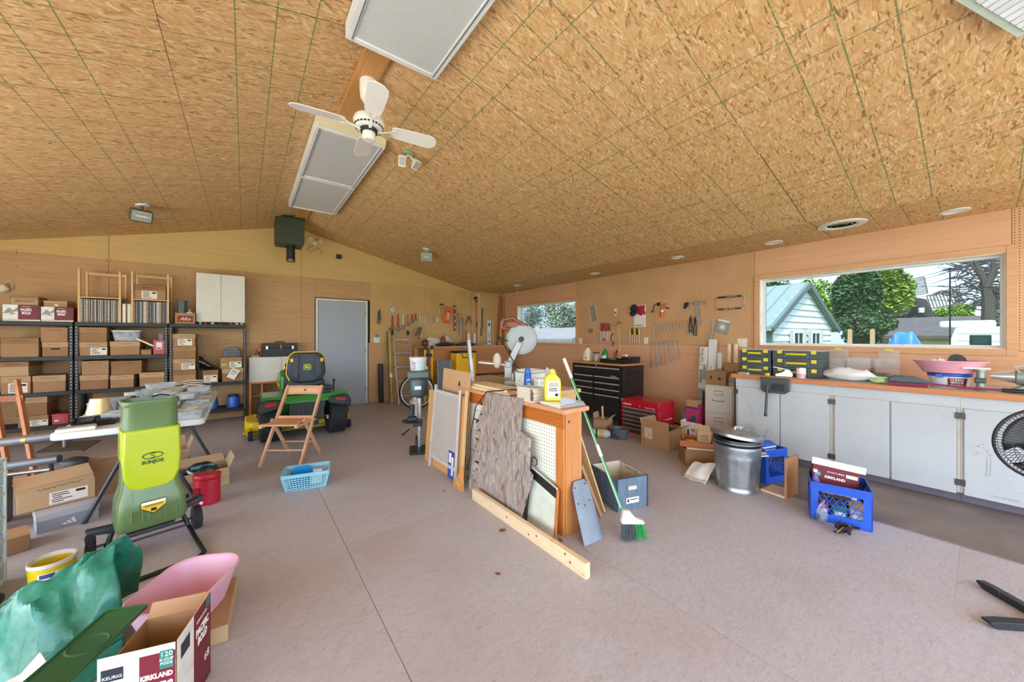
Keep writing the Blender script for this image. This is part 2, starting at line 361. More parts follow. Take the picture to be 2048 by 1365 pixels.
for x0, x1 in ((XL, -2.8), (-2.8, -.36), (-.36, XD0)): brect(x0, x1, 0, ZS1, PLYB)
for x0, x1 in ((XL, -1.58), (-1.58, .852), (.852, XD0)): brect(x0, x1, ZS1, ZS2, PLYB)
brect(XD0, 2.087, ZD, ZS2, PLYB); brect(XD1, 3.30, 0, ZS1, PLYB); brect(3.30, XR, 0, ZS1, PLYB)
brect(2.087, 3.30, ZS1, ZS2, PEGB, 'pegboard_panel'); brect(3.30, 4.52, ZS1, ZS2, PEGB, 'pegboard_panel'); brect(4.52, XR, ZS1, ZS2, PEGB, 'pegboard_panel')
zl = lambda x: ZRG - SLP * abs(x - XRG) - .001
bpanel([(XRG - (ZRG - ZS2) / SLP, ZS2), (-1.582, ZS2), (-1.582, zl(-1.58))], PLYG)
bpanel([(-1.578, ZS2), (.850, ZS2), (.850, zl(.85)), (XRG, ZRG), (-1.578, zl(-1.58))], PLYG)
bpanel([(.854, ZS2), (3.30, ZS2), (3.30, zl(3.3)), (.854, zl(.854))], PLYG)
bpanel([(3.303, ZS2), (XR, ZS2), (XR, ZSO), (XSO, ZSO), (3.303, zl(3.3))], PLYG)
# screw heads on the plywood
sm = mesh('screw', LT([(.006, 0), (.006, .001), (0, .0015)], 8, tf=MT(rot=(90, 0, 0))), DARK)
for x in (-2.4, -1.60, -1.56, -.75, .03, .83, .87, 1.3, 1.9):
    for z in (2.30, 2.475, 2.51, 1.9):
        if z < zl(x): obj('screw', sm, None, wb, loc=(x, YB - .0002, z))
# door with a white frame and a dark rough opening
d1 = struct(obj('door_1', BX(XD0 + .055, XD1 - .055, YB - .004, YB + .012, .015, ZD - .055), mat('blue_grey_door', '#9fabb7', .42, var=.03), smooth=0)); 
obj('door_frame', BX(XD0 + .012, XD0 + .05, YB - .012, YB + .03, 0, ZD - .012).box(XD1 - .05, XD1 - .012, YB - .012, YB + .03, 0, ZD - .012).box(XD0 + .05, XD1 - .05, YB - .012, YB + .03, ZD - .05, ZD - .012), WHITE, d1, bevel=.004)
obj('door_casing_gap', BX(XD0 - .004, XD0 + .012, YB - .006, YB + .02, 0, ZD).box(XD1 - .012, XD1 + .004, YB - .006, YB + .02, 0, ZD).box(XD0 - .004, XD1 + .004, YB - .006, YB + .02, ZD - .012, ZD + .004), mat('dark_stained_edge', '#3d2412', .7), d1)
for z in (.25, 1.05, 1.82): obj('hinge', BX(XD1 - .062, XD1 - .047, YB - .016, YB + .005, z, z + .09).tube([(XD1 - .055, YB - .016, z - .004), (XD1 - .055, YB - .016, z + .094)], .006), mat('hinge_brass', '#8d8a80', .4, .8), d1)
obj('threshold', BX(XD0 + .04, XD1 - .04, YB - .03, YB - .005, 0, .018), GALV, d1, bevel=.004)
# ---------------------------------------------------------------- right wall with two windows
W1, W2 = (-.138, 1.762, 1.255, 2.122), (5.02, 6.98, 1.235, 2.135)
wr = struct(obj('wall_right', BX(XR + .014, XR + .15, YF, W1[0], -.12, ZSO + .06).box(XR + .014, XR + .15, W1[0], W1[1], -.12, W1[2]).box(XR + .014, XR + .15, W1[0], W1[1], W1[3], ZSO + .06)
    .box(XR + .014, XR + .15, W1[1], W2[0], -.12, ZSO + .06).box(XR + .014, XR + .15, W2[0], W2[1], -.12, W2[2]).box(XR + .014, XR + .15, W2[0], W2[1], W2[3], ZSO + .06).box(XR + .014, XR + .15, W2[1], YB + .15, -.12, ZSO + .06), BLK, smooth=0))
def rpanel(y0, y1, z0, z1, m, name='wall_panel'): return obj(name, BX(0, .012, 0, y1 - y0 - .003, 0, z1 - z0 - .003), m, wr, loc=(XR, y0 + .0015, z0 + .0015), smooth=0)
for y0, y1 in ((YF, -1.4), (-1.4, .62), (.62, 1.82), (1.82, 4.26), (4.26, 5.02), (5.02, YB)): rpanel(y0, y1, 0, 1.235, PLYO)
rpanel(YF, W1[0] - .03, 1.235, ZSO, PEGR, 'pegboard_panel'); rpanel(W1[0] - .03, 1.82, W1[3], ZSO, PLYO); rpanel(W1[1], 1.82, 1.235, W1[3], PLYO)
rpanel(1.82, 3.42, 1.235, ZSO, PEGR, 'pegboard_panel'); rpanel(3.42, 5.02, 1.235, ZSO, PEGR, 'pegboard_panel')
rpanel(5.02, W2[1], W2[3], ZSO, PLYO); rpanel(W2[1], YB, 1.235, ZSO, PLYO)
TRIMO = wood('window_trim_wood', '#c8966a', '#d8ab7e', .45, axis=1); PANE = glass('window_glass', '#b9c0c4', .03, .02)  # pane tint added to dim the bright outdoors
for n_, (y0, y1, z0, z1), tw in ((1, W1, .062), (2, W2, .05)):
    wn = struct(obj('window_%d' % n_, BX(XR + .10, XR + .145, y0, y0 + .03, z0, z1).box(XR + .10, XR + .145, y1 - .03, y1, z0, z1).box(XR + .10, XR + .145, y0 + .03, y1 - .03, z0, z0 + .03).box(XR + .10, XR + .145, y0 + .03, y1 - .03, z1 - .03, z1), WHITE))
    obj('reveal', BX(XR, XR + .10, y0 - .002, y0 + .006, z0, z1).box(XR, XR + .10, y1 - .006, y1 + .002, z0, z1).box(XR, XR + .10, y0 + .006, y1 - .006, z0 - .002, z0 + .006).box(XR, XR + .10, y0 + .006, y1 - .006, z1 - .006, z1 + .002), mat('white_reveal', '#f1ece6', .5), wn)
    obj('casing', BX(XR - .02, XR, y0 - tw, y0, z0 - tw, z1 + tw).box(XR - .02, XR, y1, y1 + tw, z0 - tw, z1 + tw).box(XR - .02, XR, y0, y1, z1, z1 + tw).box(XR - .02, XR, y0, y1, z0 - tw, z0), TRIMO, wn, bevel=.003)
    obj('glass_pane', BX(XR + .118, XR + .122, y0 + .03, y1 - .03, z0 + .03, z1 - .03), PANE, wn, smooth=0)
# ---------------------------------------------------------------- left wall and front wall, out of view, with assumed openings widened to light the room
PW_ = mat('plain_wall', '#d8cdbc', .7)
wl = M()
for y0, y1, z0, z1 in ((YF, -3.2, -.12, 2.3), (.6, .8, -.12, 2.3), (4.9, YB + .15, -.12, 2.3)): wl.box(XL - .15, XL, y0, y1, z0, z1)
struct(obj('wall_left', wl, PW_, smooth=0))
wf = M()
for x0, x1 in ((XL, -3.7), (XRG - .1, XRG + .1), (XR - .1, XR + .15)): wf.box(x0, x1, YF - .15, YF, -.12, 2.5)
struct(obj('wall_front', wf, PW_, smooth=0))
# outdoors
GRASS = mat('lawn', '#5f7a36', .95, var=.35, scale=.8); BOUNCE = mat('bounce_concrete', '#b5b0a6', .85, var=.08, scale=1.5)
struct(obj('lawn', BX(-60, 120, -80, 80, -.5, -.32), GRASS, smooth=0)); struct(obj('bounce_driveway', BX(-14, XL - .15, -9, 9, -.32, -.13).box(XL - .15, XR, -14, YF - .15, -.32, -.13), BOUNCE, smooth=0))  # unseen pale slabs added to bounce sunlight up to the ceiling
def foliage(n, cx, rx, ry, rz, size, seed, shape='ball'):
    r_ = random.Random(seed); b = M()
    lobes = [((r_.uniform(-.6, .6) * rx, r_.uniform(-.6, .6) * ry, r_.uniform(-.55, .6) * rz), r_.uniform(.35, .6)) for _ in range(14)]
    for i in range(n):
        if shape == 'cone':
            t = r_.random() ** .7; a = r_.uniform(0, 2 * PI); rr = (1 - t * .93) * r_.uniform(.55, 1)
            p = Vector((rx * rr * math.cos(a), ry * rr * math.sin(a), rz * (2 * t - 1)))
        else:
            c, q = lobes[i % 14]; v = Vector((r_.gauss(0, 1), r_.gauss(0, 1), r_.gauss(0, 1))).normalized() * r_.uniform(.7, 1) * q
            p = Vector((c[0] + v.x * rx, c[1] + v.y * ry, c[2] + v.z * rz))
        s = size * r_.uniform(.5, 1.2); e = Euler((r_.uniform(-1, 1), r_.uniform(-1, 1), r_.uniform(0, 6))).to_matrix()
        vs_ = [Vector(cx) + p + e @ Vector(u) * s for u in ((-.5, 0, 0), (0, -.28, .05), (.6, 0, 0), (0, .28, .05))]
        b.add(vs_, [(0, 1, 2, 3)])
    return b
def tree(name, label, px, pbot, ptop, X, wpx, m, n=2600, size=.5, shape='ball', trunk='#4a3b2c', seed=1, group='trees beyond the window'):
    c = PX(px, ptop, X); w0 = abs(PX(px - wpx / 2, 600, X).y - PX(px + wpx / 2, 600, X).y); top = c.z; zb = PX(px, pbot, X).z
    t = thing(name, label, 'tree', (X, c.y, -.32)); h = top + .32; hb = zb + .32
    obj('trunk', TB([(0, 0, 0), (.1, .1, h * .5), (0, 0, h * .9)], [w0 * .04 + .12, w0 * .03 + .08, .03], 8), mat('bark_' + trunk, trunk, .9, var=.25), t)
    stuff(obj('foliage', foliage(int(n * 2.6), (0, 0, (h + hb) / 2), w0 / 2, w0 / 2, (h - hb) / 2, size * .52, seed, shape), m, t, smooth=0)); return t
LG = mat('spring_leaves', '#7f9a34', .7, var=.4, scale=.7); DG = mat('evergreen_needles', '#4a6b3c', .8, var=.4, scale=.6); BG_ = mat('ivy_leaves', '#4a6433', .7, var=.35, scale=1.2); GG = mat('grey_green_leaves', '#8a927c', .75, var=.35, scale=.9)
tree('broadleaf_tree', 'bright yellow-green tree behind the white house roof', 1612, 700, 548, 30, 120, LG, 3200, .55, seed=2)
tree('evergreen_tree', 'dark tall evergreen in the middle of the big window', 1712, 700, 528, 24, 100, DG, 4200, .5, seed=3)
tree('broadleaf_tree', 'sunlit green tree between the evergreen and the windmill', 1772, 640, 528, 34, 110, LG, 2600, .6, seed=4)
tree('evergreen_tree', 'dark conifer above the left end of the house roof', 1552, 640, 556, 36, 70, DG, 1600, .6, seed=5)
tree('spruce_tree', 'drooping dark spruce left of the windmill tower', 1795, 655, 575, 40, 60, DG, 1500, .7, seed=15)
tree('ivy_bush', 'broad rounded ivy hedge behind the wooden posts', 1735, 700, 628, 20, 120, BG_, 3400, .3, seed=6)
tree('shrub', 'yellow-green shrub right of the windmill tower', 1905, 650, 606, 44, 90, LG, 1500, .6, seed=7)
tree('ivy_tree', 'ivy-covered trunk mass at the right end of the big window', 2000, 690, 560, 24, 55, GG, 1800, .35, seed=8)
tree('hedge_tree', 'grey-green hedge tree on the right in the small window', 1130, 690, 590, 18, 75, GG, 3000, .32, seed=9, group='trees beyond the small window')
tree('hedge_tree', 'pale blossoming hedge tree on the left in the small window', 1062, 690, 590, 21, 60, mat('pale_leaves', '#8d948a', .7, var=.35, scale=.9), 2600, .3, seed=10, group='trees beyond the small window')
# bare tree
X = 22; bt = thing('bare_tree', 'bare branching tree against the sky at right of the big window', 'tree', (X, PX(1975, 600, X).y, -.32)); b = M()
P = lambda px, py: PX(px, py, X) - Vector(bt.location)
for pts, r0 in (([(1975, 720), (1976, 600), (1968, 560), (1948, 520)], .2), ([(1972, 575), (1985, 545), (1992, 505)], .14), ([(1968, 560), (1955, 545), (1935, 520), (1915, 508)], .07), ([(1975, 590), (1945, 570), (1918, 556)], .06), ([(1985, 545), (2000, 530), (2012, 515)], .09), ([(1952, 528), (1962, 510)], .06), ([(1972, 610), (1940, 598), (1912, 600)], .05), ([(1988, 530), (1978, 512)], .06)):
    b.tube([P(*p) for p in pts], [r0 * (1 - .75 * i / (len(pts) - 1)) for i in range(len(pts))], 7)
r_ = random.Random(3)
for i in range(150):
    p = P(r_.uniform(1905, 2015), r_.uniform(505, 625)); b.tube([p, p + Vector((0, r_.uniform(-.7, .7), r_.uniform(-.1, .5))), p + Vector((.1, r_.uniform(-1.2, 1.2), r_.uniform(-.2, .7)))], [.025, .018, .006], 4)
obj('branches', b, mat('grey_bark', '#4c463f', .9, var=.2), bt)
# white house with green metal roof, its gable end towards the garage
A, B_ = PX(1547, 650, 13.0), PX(1664, 684, 17.5); ax = Vector((B_.x - A.x, B_.y - A.y, 0)); gw = ax.length; ax.normalize()
hs = thing('white_house', 'white clapboard house with green metal roof and two small windows', 'house', (A.x, A.y, -.32), math.atan2(ax.y, ax.x))
ze = A.z + .32; zp = ze + gw * .30
ZH = lambda x: ze + (zp - ze) * (1 - abs(x - gw / 2) / (gw / 2))
SID = mat('white_siding', '#dfe3dc', .6, var=.05); RF = mat('green_metal_roof', '#8d9d94', .4, .2, var=.08)
obj('wall', PM([(0, 0), (gw, 0), (gw, ze), (gw / 2, zp), (0, ze)], .03, 4), mat('siding_shadow_gap', '#8b8f88', .8), hs, smooth=0)
z = .3
while z < zp - .25:
    x0 = 0 if z < ze else (z - ze) / (zp - ze) * gw / 2
    obj('siding_board', M().add([(x0, -.005, z), (gw - x0, -.005, z), (gw - x0, .03, z + .2), (x0, .03, z + .2), (x0, .03, z), (gw - x0, .03, z)], [(0, 1, 2, 3), (4, 5, 1, 0), (0, 3, 4), (1, 5, 2)]), SID, hs, smooth=0); z += .21
for s in (0, 1):
    ex = -.35 if s == 0 else gw + .3; zz = ze - .32 * (zp - ze) / (gw / 2)
    rfo = obj('roof', M().add([(ex, -.1, zz), (gw / 2, -.1, zp), (gw / 2, 4.3, zp), (ex, 4.3, zz), (ex, -.1, zz + .12), (gw / 2, -.1, zp + .12), (gw / 2, 4.3, zp + .12), (ex, 4.3, zz + .12)], [(0, 1, 2, 3), (7, 6, 5, 4), (0, 4, 5, 1), (1, 5, 6, 2), (2, 6, 7, 3), (3, 7, 4, 0)]), RF, hs, smooth=0)
    for k in range(10):
        y = -.05 + k * .47; obj('roof_rib', M().bar((ex, y, zz + .13), (gw / 2, y, zp + .13), .04, .05), RF, rfo)
    obj('rake_board', M().bar((ex, -.13, zz + .04), (gw / 2, -.13, zp + .04), .05, .16), mat('dark_trim', '#5d6a66', .6), hs)
obj('porch_roof', M().add([(-1.6, 1, ze - 1.1), (-1.6, 4, ze - 1.1), (0, 4, ze - .25), (0, 1, ze - .25), (-1.6, 1, ze - .98), (-1.6, 4, ze - .98), (0, 4, ze - .13), (0, 1, ze - .13)], [(0, 1, 2, 3), (7, 6, 5, 4), (0, 4, 5, 1), (3, 2, 6, 7), (0, 3, 7, 4)]), RF, hs, smooth=0)
for fx in (.36, .66):
    x = gw * fx; zw = ze - .55
    f = obj('window', BX(x - .42, x - .32, -.06, .02, zw - .55, zw + .4).box(x + .32, x + .42, -.06, .02, zw - .55, zw + .4).box(x - .32, x + .32, -.06, .02, zw + .3, zw + .4).box(x - .32, x + .32, -.06, .02, zw - .55, zw - .45).box(x - .02, x + .02, -.05, .02, zw - .45, zw + .3), WHITE, hs)
    obj('pane', BX(x - .32, x + .32, -.035, -.03, zw - .45, zw + .3), mat('dark_pane', '#2d3236', .15), f)
    for s in (-1, 1): obj('shutter', BX(x + s * .5 - .07, x + s * .5 + .07, -.05, -.02, zw - .55, zw + .4), mat('grey_shutter', '#b9bdb6', .6), hs)
# windmill tower
X = 38; c = PX(1837, 640, X); wm = thing('windmill', 'dark shingled windmill tower with lattice sails', 'windmill', (X, c.y, -.32), PI / 2); s_ = 38 / 708 * 1.0
rb = abs(PX(1808, 640, X).y - PX(1868, 640, X).y) / 2; zt = PX(1837, 596, X).z + .32; zb_ = PX(1837, 640, X).z + .32
obj('tower', LT([(rb * 1.25, 0), (rb, zb_), (rb * .93, zb_ + (zt - zb_) * .35), (rb * .78, zb_ + (zt - zb_) * .65), (rb * .5, zb_ + (zt - zb_) * .92), (0, zt)], 20), mat('dark_shingles', '#3a3430', .85, var=.35, scale=3), wm)
hub = Vector((0, rb + .5, zt + .2)); o_ = obj('window', BX(-.14 - rb * .25, .14 - rb * .25, rb * .8, rb * 1.02, zb_ + (zt - zb_) * .30, zb_ + (zt - zb_) * .30 + .34), WHITE, wm)
for pa, pb in (((1835, 590), (1828, 558)), ((1858, 605), (1922, 592)), ((1812, 614), (1780, 620))):
    a_ = PX(*pa, X - rb - 1); e_ = PX(*pb, X - rb - 1); b = M(); inv = Matrix.Rotation(-PI / 2, 4, 'Z') @ Matrix.Translation(-Vector(wm.location)); a_, e_ = inv @ a_, inv @ e_
    dr = (e_ - a_); n2 = Vector((dr.z, 0, -dr.x)).normalized() * .45
    for sgn in (-1, 1): b.bar(a_ + n2 * sgn, e_ + n2 * sgn, .07, .07)
    for k in range(11): q = a_ + dr * k / 10; b.bar(q - n2, q + n2, .06, .06)
    obj('sail', b, mat('weathered_lattice', '#6d665e', .8), wm)
# long dark roof
X = 30; a_, b_ = PX(1782, 637, X), PX(2020, 630, X); zr = a_.z + .32; ln = a_.y - b_.y
lr = thing('long_building', 'long low building with dark shingle roof and cream wall', 'building', (X, b_.y - 6, -.32)); ln += 6; zl_ = PX(1900, 672, X - 3).z + .32
obj('roof', PM([(-3.5, zl_), (0, zr), (3.5, zl_), (3.5, zl_ - .15), (-3.5, zl_ - .15)], 0, ln, 'xz'), mat('dark_roof_shingles', '#5a544f', .9, var=.2, scale=4), lr, smooth=0)
obj('wall', BX(-3.1, 3.1, .3, ln - .3, 0, zl_ - .15), mat('cream_wall', '#d8c9a0', .7), lr, smooth=0)
# camper trailer
X = 16; a_ = PX(1882, 690, X); b_ = PX(2060, 660, X); zt = PX(1960, 656, X).z + .32
rv = thing('camper_trailer', 'white camper trailer parked beyond the big window', 'trailer', (X, b_.y, -.32)); L = a_.y - b_.y; SIDE = mat('trailer_panel', '#d5dbdc', .4, var=.03)
obj('body', PM([(0, .5), (L, .5), (L, zt - 1.0), (L - .25, zt), (0, zt)], 0, 2.3, 'yz'), SIDE, rv, bevel=.05, smooth=0)
for k in range(7): obj('side_panel', BX(-.012, 0, .03, L - .3, zt - .16 - .2 * k, zt - .02 - .2 * k), SIDE, rv)
ya, yb = PX(1945, 680, X).y - b_.y, PX(1977, 680, X).y - b_.y; za, zb_ = PX(1960, 688, X).z + .32, PX(1960, 674, X).z + .32
f = obj('window', BX(-.03, 0, yb - .05, ya + .05, za - .05, zb_ + .05), BLACK, rv, bevel=.04); obj('pane', BX(-.036, -.03, yb, ya, za, zb_), mat('green_pane', '#27463c', .15), f)
obj('roof_vent', BX(.6, 1.3, L - 1.2, L - .7, zt, zt + .04), WHITE, rv, bevel=.03); obj('roof_unit', BX(.5, 1.4, .5, 1.5, zt, zt + .22), WHITE, rv, bevel=.06)
# tarp heap, posts, antenna
X = 13; a_, b_ = PX(1758, 692, X), PX(1866, 692, X); top = PX(1812, 668, X).z + .32; L = a_.y - b_.y; b = M(); r_ = random.Random(5)
b.grid(lambda u, v: (1.6 * (u - .5), L * v, max(0, (top) * min(1, 3.2 * min(u, 1 - u)) * (.55 + .45 * min(1, 3 * min(v, 1 - v))) + .05 * math.sin(14 * v + 9 * u))), 12, 24)
th = thing('tarp_heap', 'bright blue tarp draped over a heap outside the big window', 'tarp', (X, b_.y, -.32)); obj('tarp', b, mat('blue_tarp', '#2f79c9', .4, var=.3, scale=3), th); 
for i, px in enumerate((1700, 1745)):
    p = PX(px, 660, 11); tag(obj('fence_post', BX(-.035, .035, -.035, .035, 0, p.z + .32).box(-.02, .02, -.02, .02, p.z + .32, p.z + .34), wood('post_wood', '#b08b62', '#c9a67c', .8, axis=2), loc=(11, p.y, -.32)), ('left', 'right')[i] + ' wooden fence post outside the big window', 'post', 'posts outside the window')
p = PX(1900, 535, 7.5); an = thing('flagpole', 'thin dark antenna pole standing just outside the big window', 'pole', (7.5, p.y, -.32)); obj('pole', TB([(0, 0, 0), (0, 0, p.z + .25)], .008, 8), DARK, an); obj('tip', M().ball((0, 0, p.z + .3), .02), DARK, an)
# shed by the small window
X = 11; a_ = PX(1078, 690, X); sh = thing('garden_shed', 'low shed with pale shingle roof beyond the small window', 'shed', (X, a_.y, -.32)); zr = PX(1120, 656, X).z + .32; zq = PX(1120, 678, X - 1.2).z + .32; W_ = a_.y - PX(1190, 690, X).y
obj('roof', PM([(-1.3, zq), (0, zr), (1.3, zq), (1.3, zq - .1), (-1.3, zq - .1)], -W_, .3, 'xz'), mat('pale_shingles', '#8a8480', .85, var=.12, scale=5), sh, smooth=0); obj('wall', BX(-1.1, 1.1, -W_ + .1, .1, 0, zq - .1), mat('shed_wall', '#77705f', .8), sh, smooth=0)
obj('side_board', BX(-1.13, -1.1, -W_ + .4, -W_ + 1.4, .2, zq - .15), mat('green_board', '#8fa182', .7), sh)
# ceiling fixtures
DIFF = mat('frosted_diffuser', '#c9cdc8', .35, var=.03, scale=30); ALU = mat('white_aluminium', '#dfe2dc', .4, var=.03)
def troffer(y0, y1, label, board=None, z=3.235, x0=.505, x1=1.115):
    t = thing('fluorescent_fixture', label, 'light', ((x0 + x1) / 2, y0, z), group='fluorescent ceiling fixtures'); w_ = (x1 - x0) / 2; L = y1 - y0
    obj('housing', BX(-w_, w_, 0, L, .02, .10), ALU, t, smooth=0)
    f = obj('frame', BX(-w_, -w_ + .045, 0, L, 0, .02).box(w_ - .045, w_, 0, L, 0, .02).box(-w_ + .045, w_ - .045, 0, .04, 0, .02).box(-w_ + .045, w_ - .045, L - .04, L, 0, .02), ALU, t, bevel=.004)
    obj('frame_bead', BX(-w_ + .03, -w_ + .036, .02, L - .02, -.003, 0).box(w_ - .036, w_ - .03, .02, L - .02, -.003, 0), GREY, f)
    obj('diffuser', BX(-w_ + .044, w_ - .044, .039, L - .039, .008, .014), DIFF, t, smooth=0)
    if board:
        zz = lambda x: ZRG - SLP * abs(x - XRG + (x0 + x1) / 2) - z
        obj('end_board', PM([(-w_, .02), (w_, .02), (w_, .115), (.25, .14), (-.2, .15), (-w_, .10)], -.02, 0), CREAM, t, smooth=0)
    return t
troffer(.35, 2.40, 'large fluorescent fixture cut off by the top of the picture', True)
troffer(3.56, 4.775, 'fluorescent fixture with cream end board below the ceiling fan', True)
troffer(4.785, 5.99, 'far fluorescent fixture joined end to end, nearest the dark vent box')
# ceiling fan
FANW = mat('fan_white', '#ecebe2', .35, var=.03)
fx, fy, fz = .77, 2.86, 3.0
t = thing('ceiling_fan', 'white four-blade ceiling fan hanging from the ridge board', 'ceiling fan', (fx, fy, fz))
obj('canopy', LT([(.015, .16), (.035, .165), (.062, .21), (.068, .28), (.066, .345)], 24), FANW, t)
obj('downrod', LT([(.013, .07), (.013, .17)], 12), FANW, t)
mo = obj('motor_housing', LT([(.02, .08), (.07, .075), (.105, .055), (.115, .03), (.112, .0), (.098, -.02), (.075, -.03)], 32), FANW, t)
for k in range(24): a = k * PI / 12; obj('vent_slot', M().cb((0, 0, 0), (.004, .018, .012)), DARK, mo, loc=(.105 * math.cos(a), .105 * math.sin(a), -.012), rot=(0, 0, a))
obj('hub', LT([(.06, -.055), (.066, -.03)], 24), DARK, t)
obj('switch_housing', LT([(.0, -.115), (.04, -.113), (.048, -.10), (.048, -.055)], 24), FANW, t)
obj('pull_chain', TB([(.03, -.02, -.11), (.03, -.02, -.19)], .0015, 6), STEEL, t)
for k, a in enumerate((172, 82, -8, -98)):
    bl = [(.17, -.045), (.2, -.058), (.30, -.066), (.46, -.07), (.50, -.062), (.525, -.03), (.53, 0), (.525, .03), (.50, .062), (.46, .07), (.30, .066), (.2, .058), (.17, .045)]
    o = obj('blade', PM(bl, -.003, .003, 'xy', tf=MT(rot=(-13, 0, 0))), FANW, t, loc=(0, 0, .0), rot=(0, 0, R(a)), bevel=.001)
    obj('blade_bracket', M().bar((.05, 0, -.045), (.13, 0, -.02), .02, .008).bar((.13, 0, -.02), (.2, .035, -.008), .016, .005).bar((.13, 0, -.02), (.2, -.035, -.008), .016, .005), FANW, o)
# twin floodlight under the right slope
def slope_z(x): return ZRG - SLP * abs(x - XRG)
def flood(parent, name, loc, yaw, tilt, s=1.0, m=None, lens=None):
    o = obj(name, PM(rrect(.09, .13, .012), 0, .02, 'xz').prism(rrect(.07, .10, .02), .02, .075, 'xz').box(-.004, .004, .03, .085, -.03, .03).box(-.02, -.016, .03, .083, -.04, .04).box(.016, .02, .03, .083, -.04, .04), m or CREAM, parent, bevel=.004, loc=loc, rot=(R(tilt), 0, R(yaw)))
    o.scale = (s, s, s); obj('lens', BX(-.035, .035, -.003, 0, -.05, .05), lens or mat('lamp_glass', '#b4b8b0', .1, .2), o); return o
x, y = 1.345, 3.55; t = thing('twin_floodlight', 'small twin-headed cream floodlight on the ceiling beside the fan', 'light', (x, y, slope_z(x)))
obj('base', LT([(.05, -.03), (.06, -.02), (.06, .0)], 16, tf=MT(rot=(0, math.degrees(AN), 0))), mat('grey_green_box', '#93a08a', .6), t)
for s, yw, tl in ((-1, 150, -60), (1, -165, -50)):
    obj('arm', TB([(0, 0, -.02), (s * .03, -.02, -.06), (s * .06, -.03, -.09)], .012, 8), CREAM, t); flood(t, 'lamp_head', (s * .075, -.03, -.12), 180 + s * 15, 125 if s > 0 else 150, .8)
# halogen floods: dark one on the left slope, glass one on the right slope
for nm, lb, x, y, m, yw in (('halogen_floodlight', 'dark green halogen floodlight under the left ceiling slope', -1.0, 6.2, mat('dark_green_enamel', '#4d5540', .45), 20), ('halogen_floodlight', 'small pale halogen floodlight under the right ceiling slope', 2.62, 6.05, mat('pale_green_enamel', '#aab49c', .4), -25)):
    t = thing(nm, lb, 'light', (x, y, slope_z(x))); s = 1 if x > XRG else -1
    obj('mounting_plate', LT([(.065, -.02), (.065, .004)], 20, tf=MT(rot=(0, s * math.degrees(AN), 0))), WHITE, t); obj('arm', TB([(0, 0, -.01), (0, 0, -.07)], .012), m, t)
    h = obj('lamp_head', PM(rrect(.20, .15, .02), 0, .05, 'xz').prism(rrect(.14, .10, .02), .05, .11, 'xz').cb((0, .12, 0), (.1, .02, .06)), m, t, bevel=.006, loc=(0, -.03, -.15), rot=(R(28), 0, R(yw)))
    obj('lens', BX(-.085, .085, -.004, 0, -.06, .06), mat('lamp_glass', '#b4b8b0', .1, .2), h); obj('bulb', TB([(-.05, -.006, 0), (.05, -.006, 0)], .008), WINK, h); obj('guard_wire', TB([(-.08, -.012, .03), (.08, -.012, .03)], .002, 5).tube([(-.08, -.012, -.03), (.08, -.012, -.03)], .002, 5), STEEL, h)
# dark vent box and pipe near the gable
Yv = 6.85; a_, b_ = PY(551, 450, Yv), PY(609, 450, Yv); zb = PY(575, 488, Yv).z
t = thing('vent_box', 'dark green exhaust box with black pipe under the ridge', 'vent', ((a_.x + b_.x) / 2, Yv, zb)); w_ = (b_.x - a_.x) / 2; VG = mat('vent_dark_green', '#39412f', .5, .2, var=.15)
obj('body', PM([(-w_ * .92, 0), (w_ * .92, 0), (w_, .06), (w_, slope_z(t.location.x) - zb - .03), (-w_, slope_z(t.location.x) - zb - .03), (-w_, .06)], 0, .34), VG, t, bevel=.006)
obj('ceiling_flange', M().cb((-w_ * .2, .17, slope_z(t.location.x) - zb - .02), (w_ * 2.5, .44, .02)), VG, t)
p = obj('pipe', LT([(.075, -.02), (.075, .02), (.062, .03), (.062, -.2), (.066, -.2), (.066, -.26), (.058, -.26), (.058, -.1)], 24), BLACK, t, loc=(.02, .15, 0)); obj('pipe_rim', LT([(.069, -.262), (.069, -.225)], 24), mat('tarnished_ring', '#7f7d66', .35, .8), p)
# twin emergency lamp and sensor on the gable
c = PY(630, 487, YB); t = thing('emergency_light', 'white twin-headed lamp on the gable wall with hanging cord', 'light', (c.x, YB, c.z))
obj('base', LT([(.045, 0), (.05, .02), (.03, .04)], 16, tf=MT(rot=(90, 0, 0))), CREAM, t)
for s in (-1, 1): obj('lamp_head', LT([(.02, 0), (.045, .03), (.055, .075), (.05, .08), (0, .07)], 16, tf=MT((s * .045, -.045, .02), (80, 0, s * 40))), CREAM, t)
obj('cord', TB([(-.02, -.02, -.04), (-.10, -.01, -.09), (-.13, -.008, -.16), (-.06, -.006, -.18), (.0, -.006, -.1), (.06, -.006, -.08), (.13, -.006, -.17), (.1, -.006, -.2)], .004, 6), mat('brown_cord', '#8b6a32', .7), t)
c = PY(677, 514, YB); t = thing('sensor_box', 'small black sensor box on the gable wall', 'sensor', (c.x, YB, c.z)); obj('body', BX(-.045, .045, -.05, 0, -.04, .04), BLACK, t, bevel=.008); obj('lens', LT([(.02, 0), (.018, .008), (0, .012)], 12, tf=MT((0, -.05, 0), (90, 0, 0))), DARK, t)
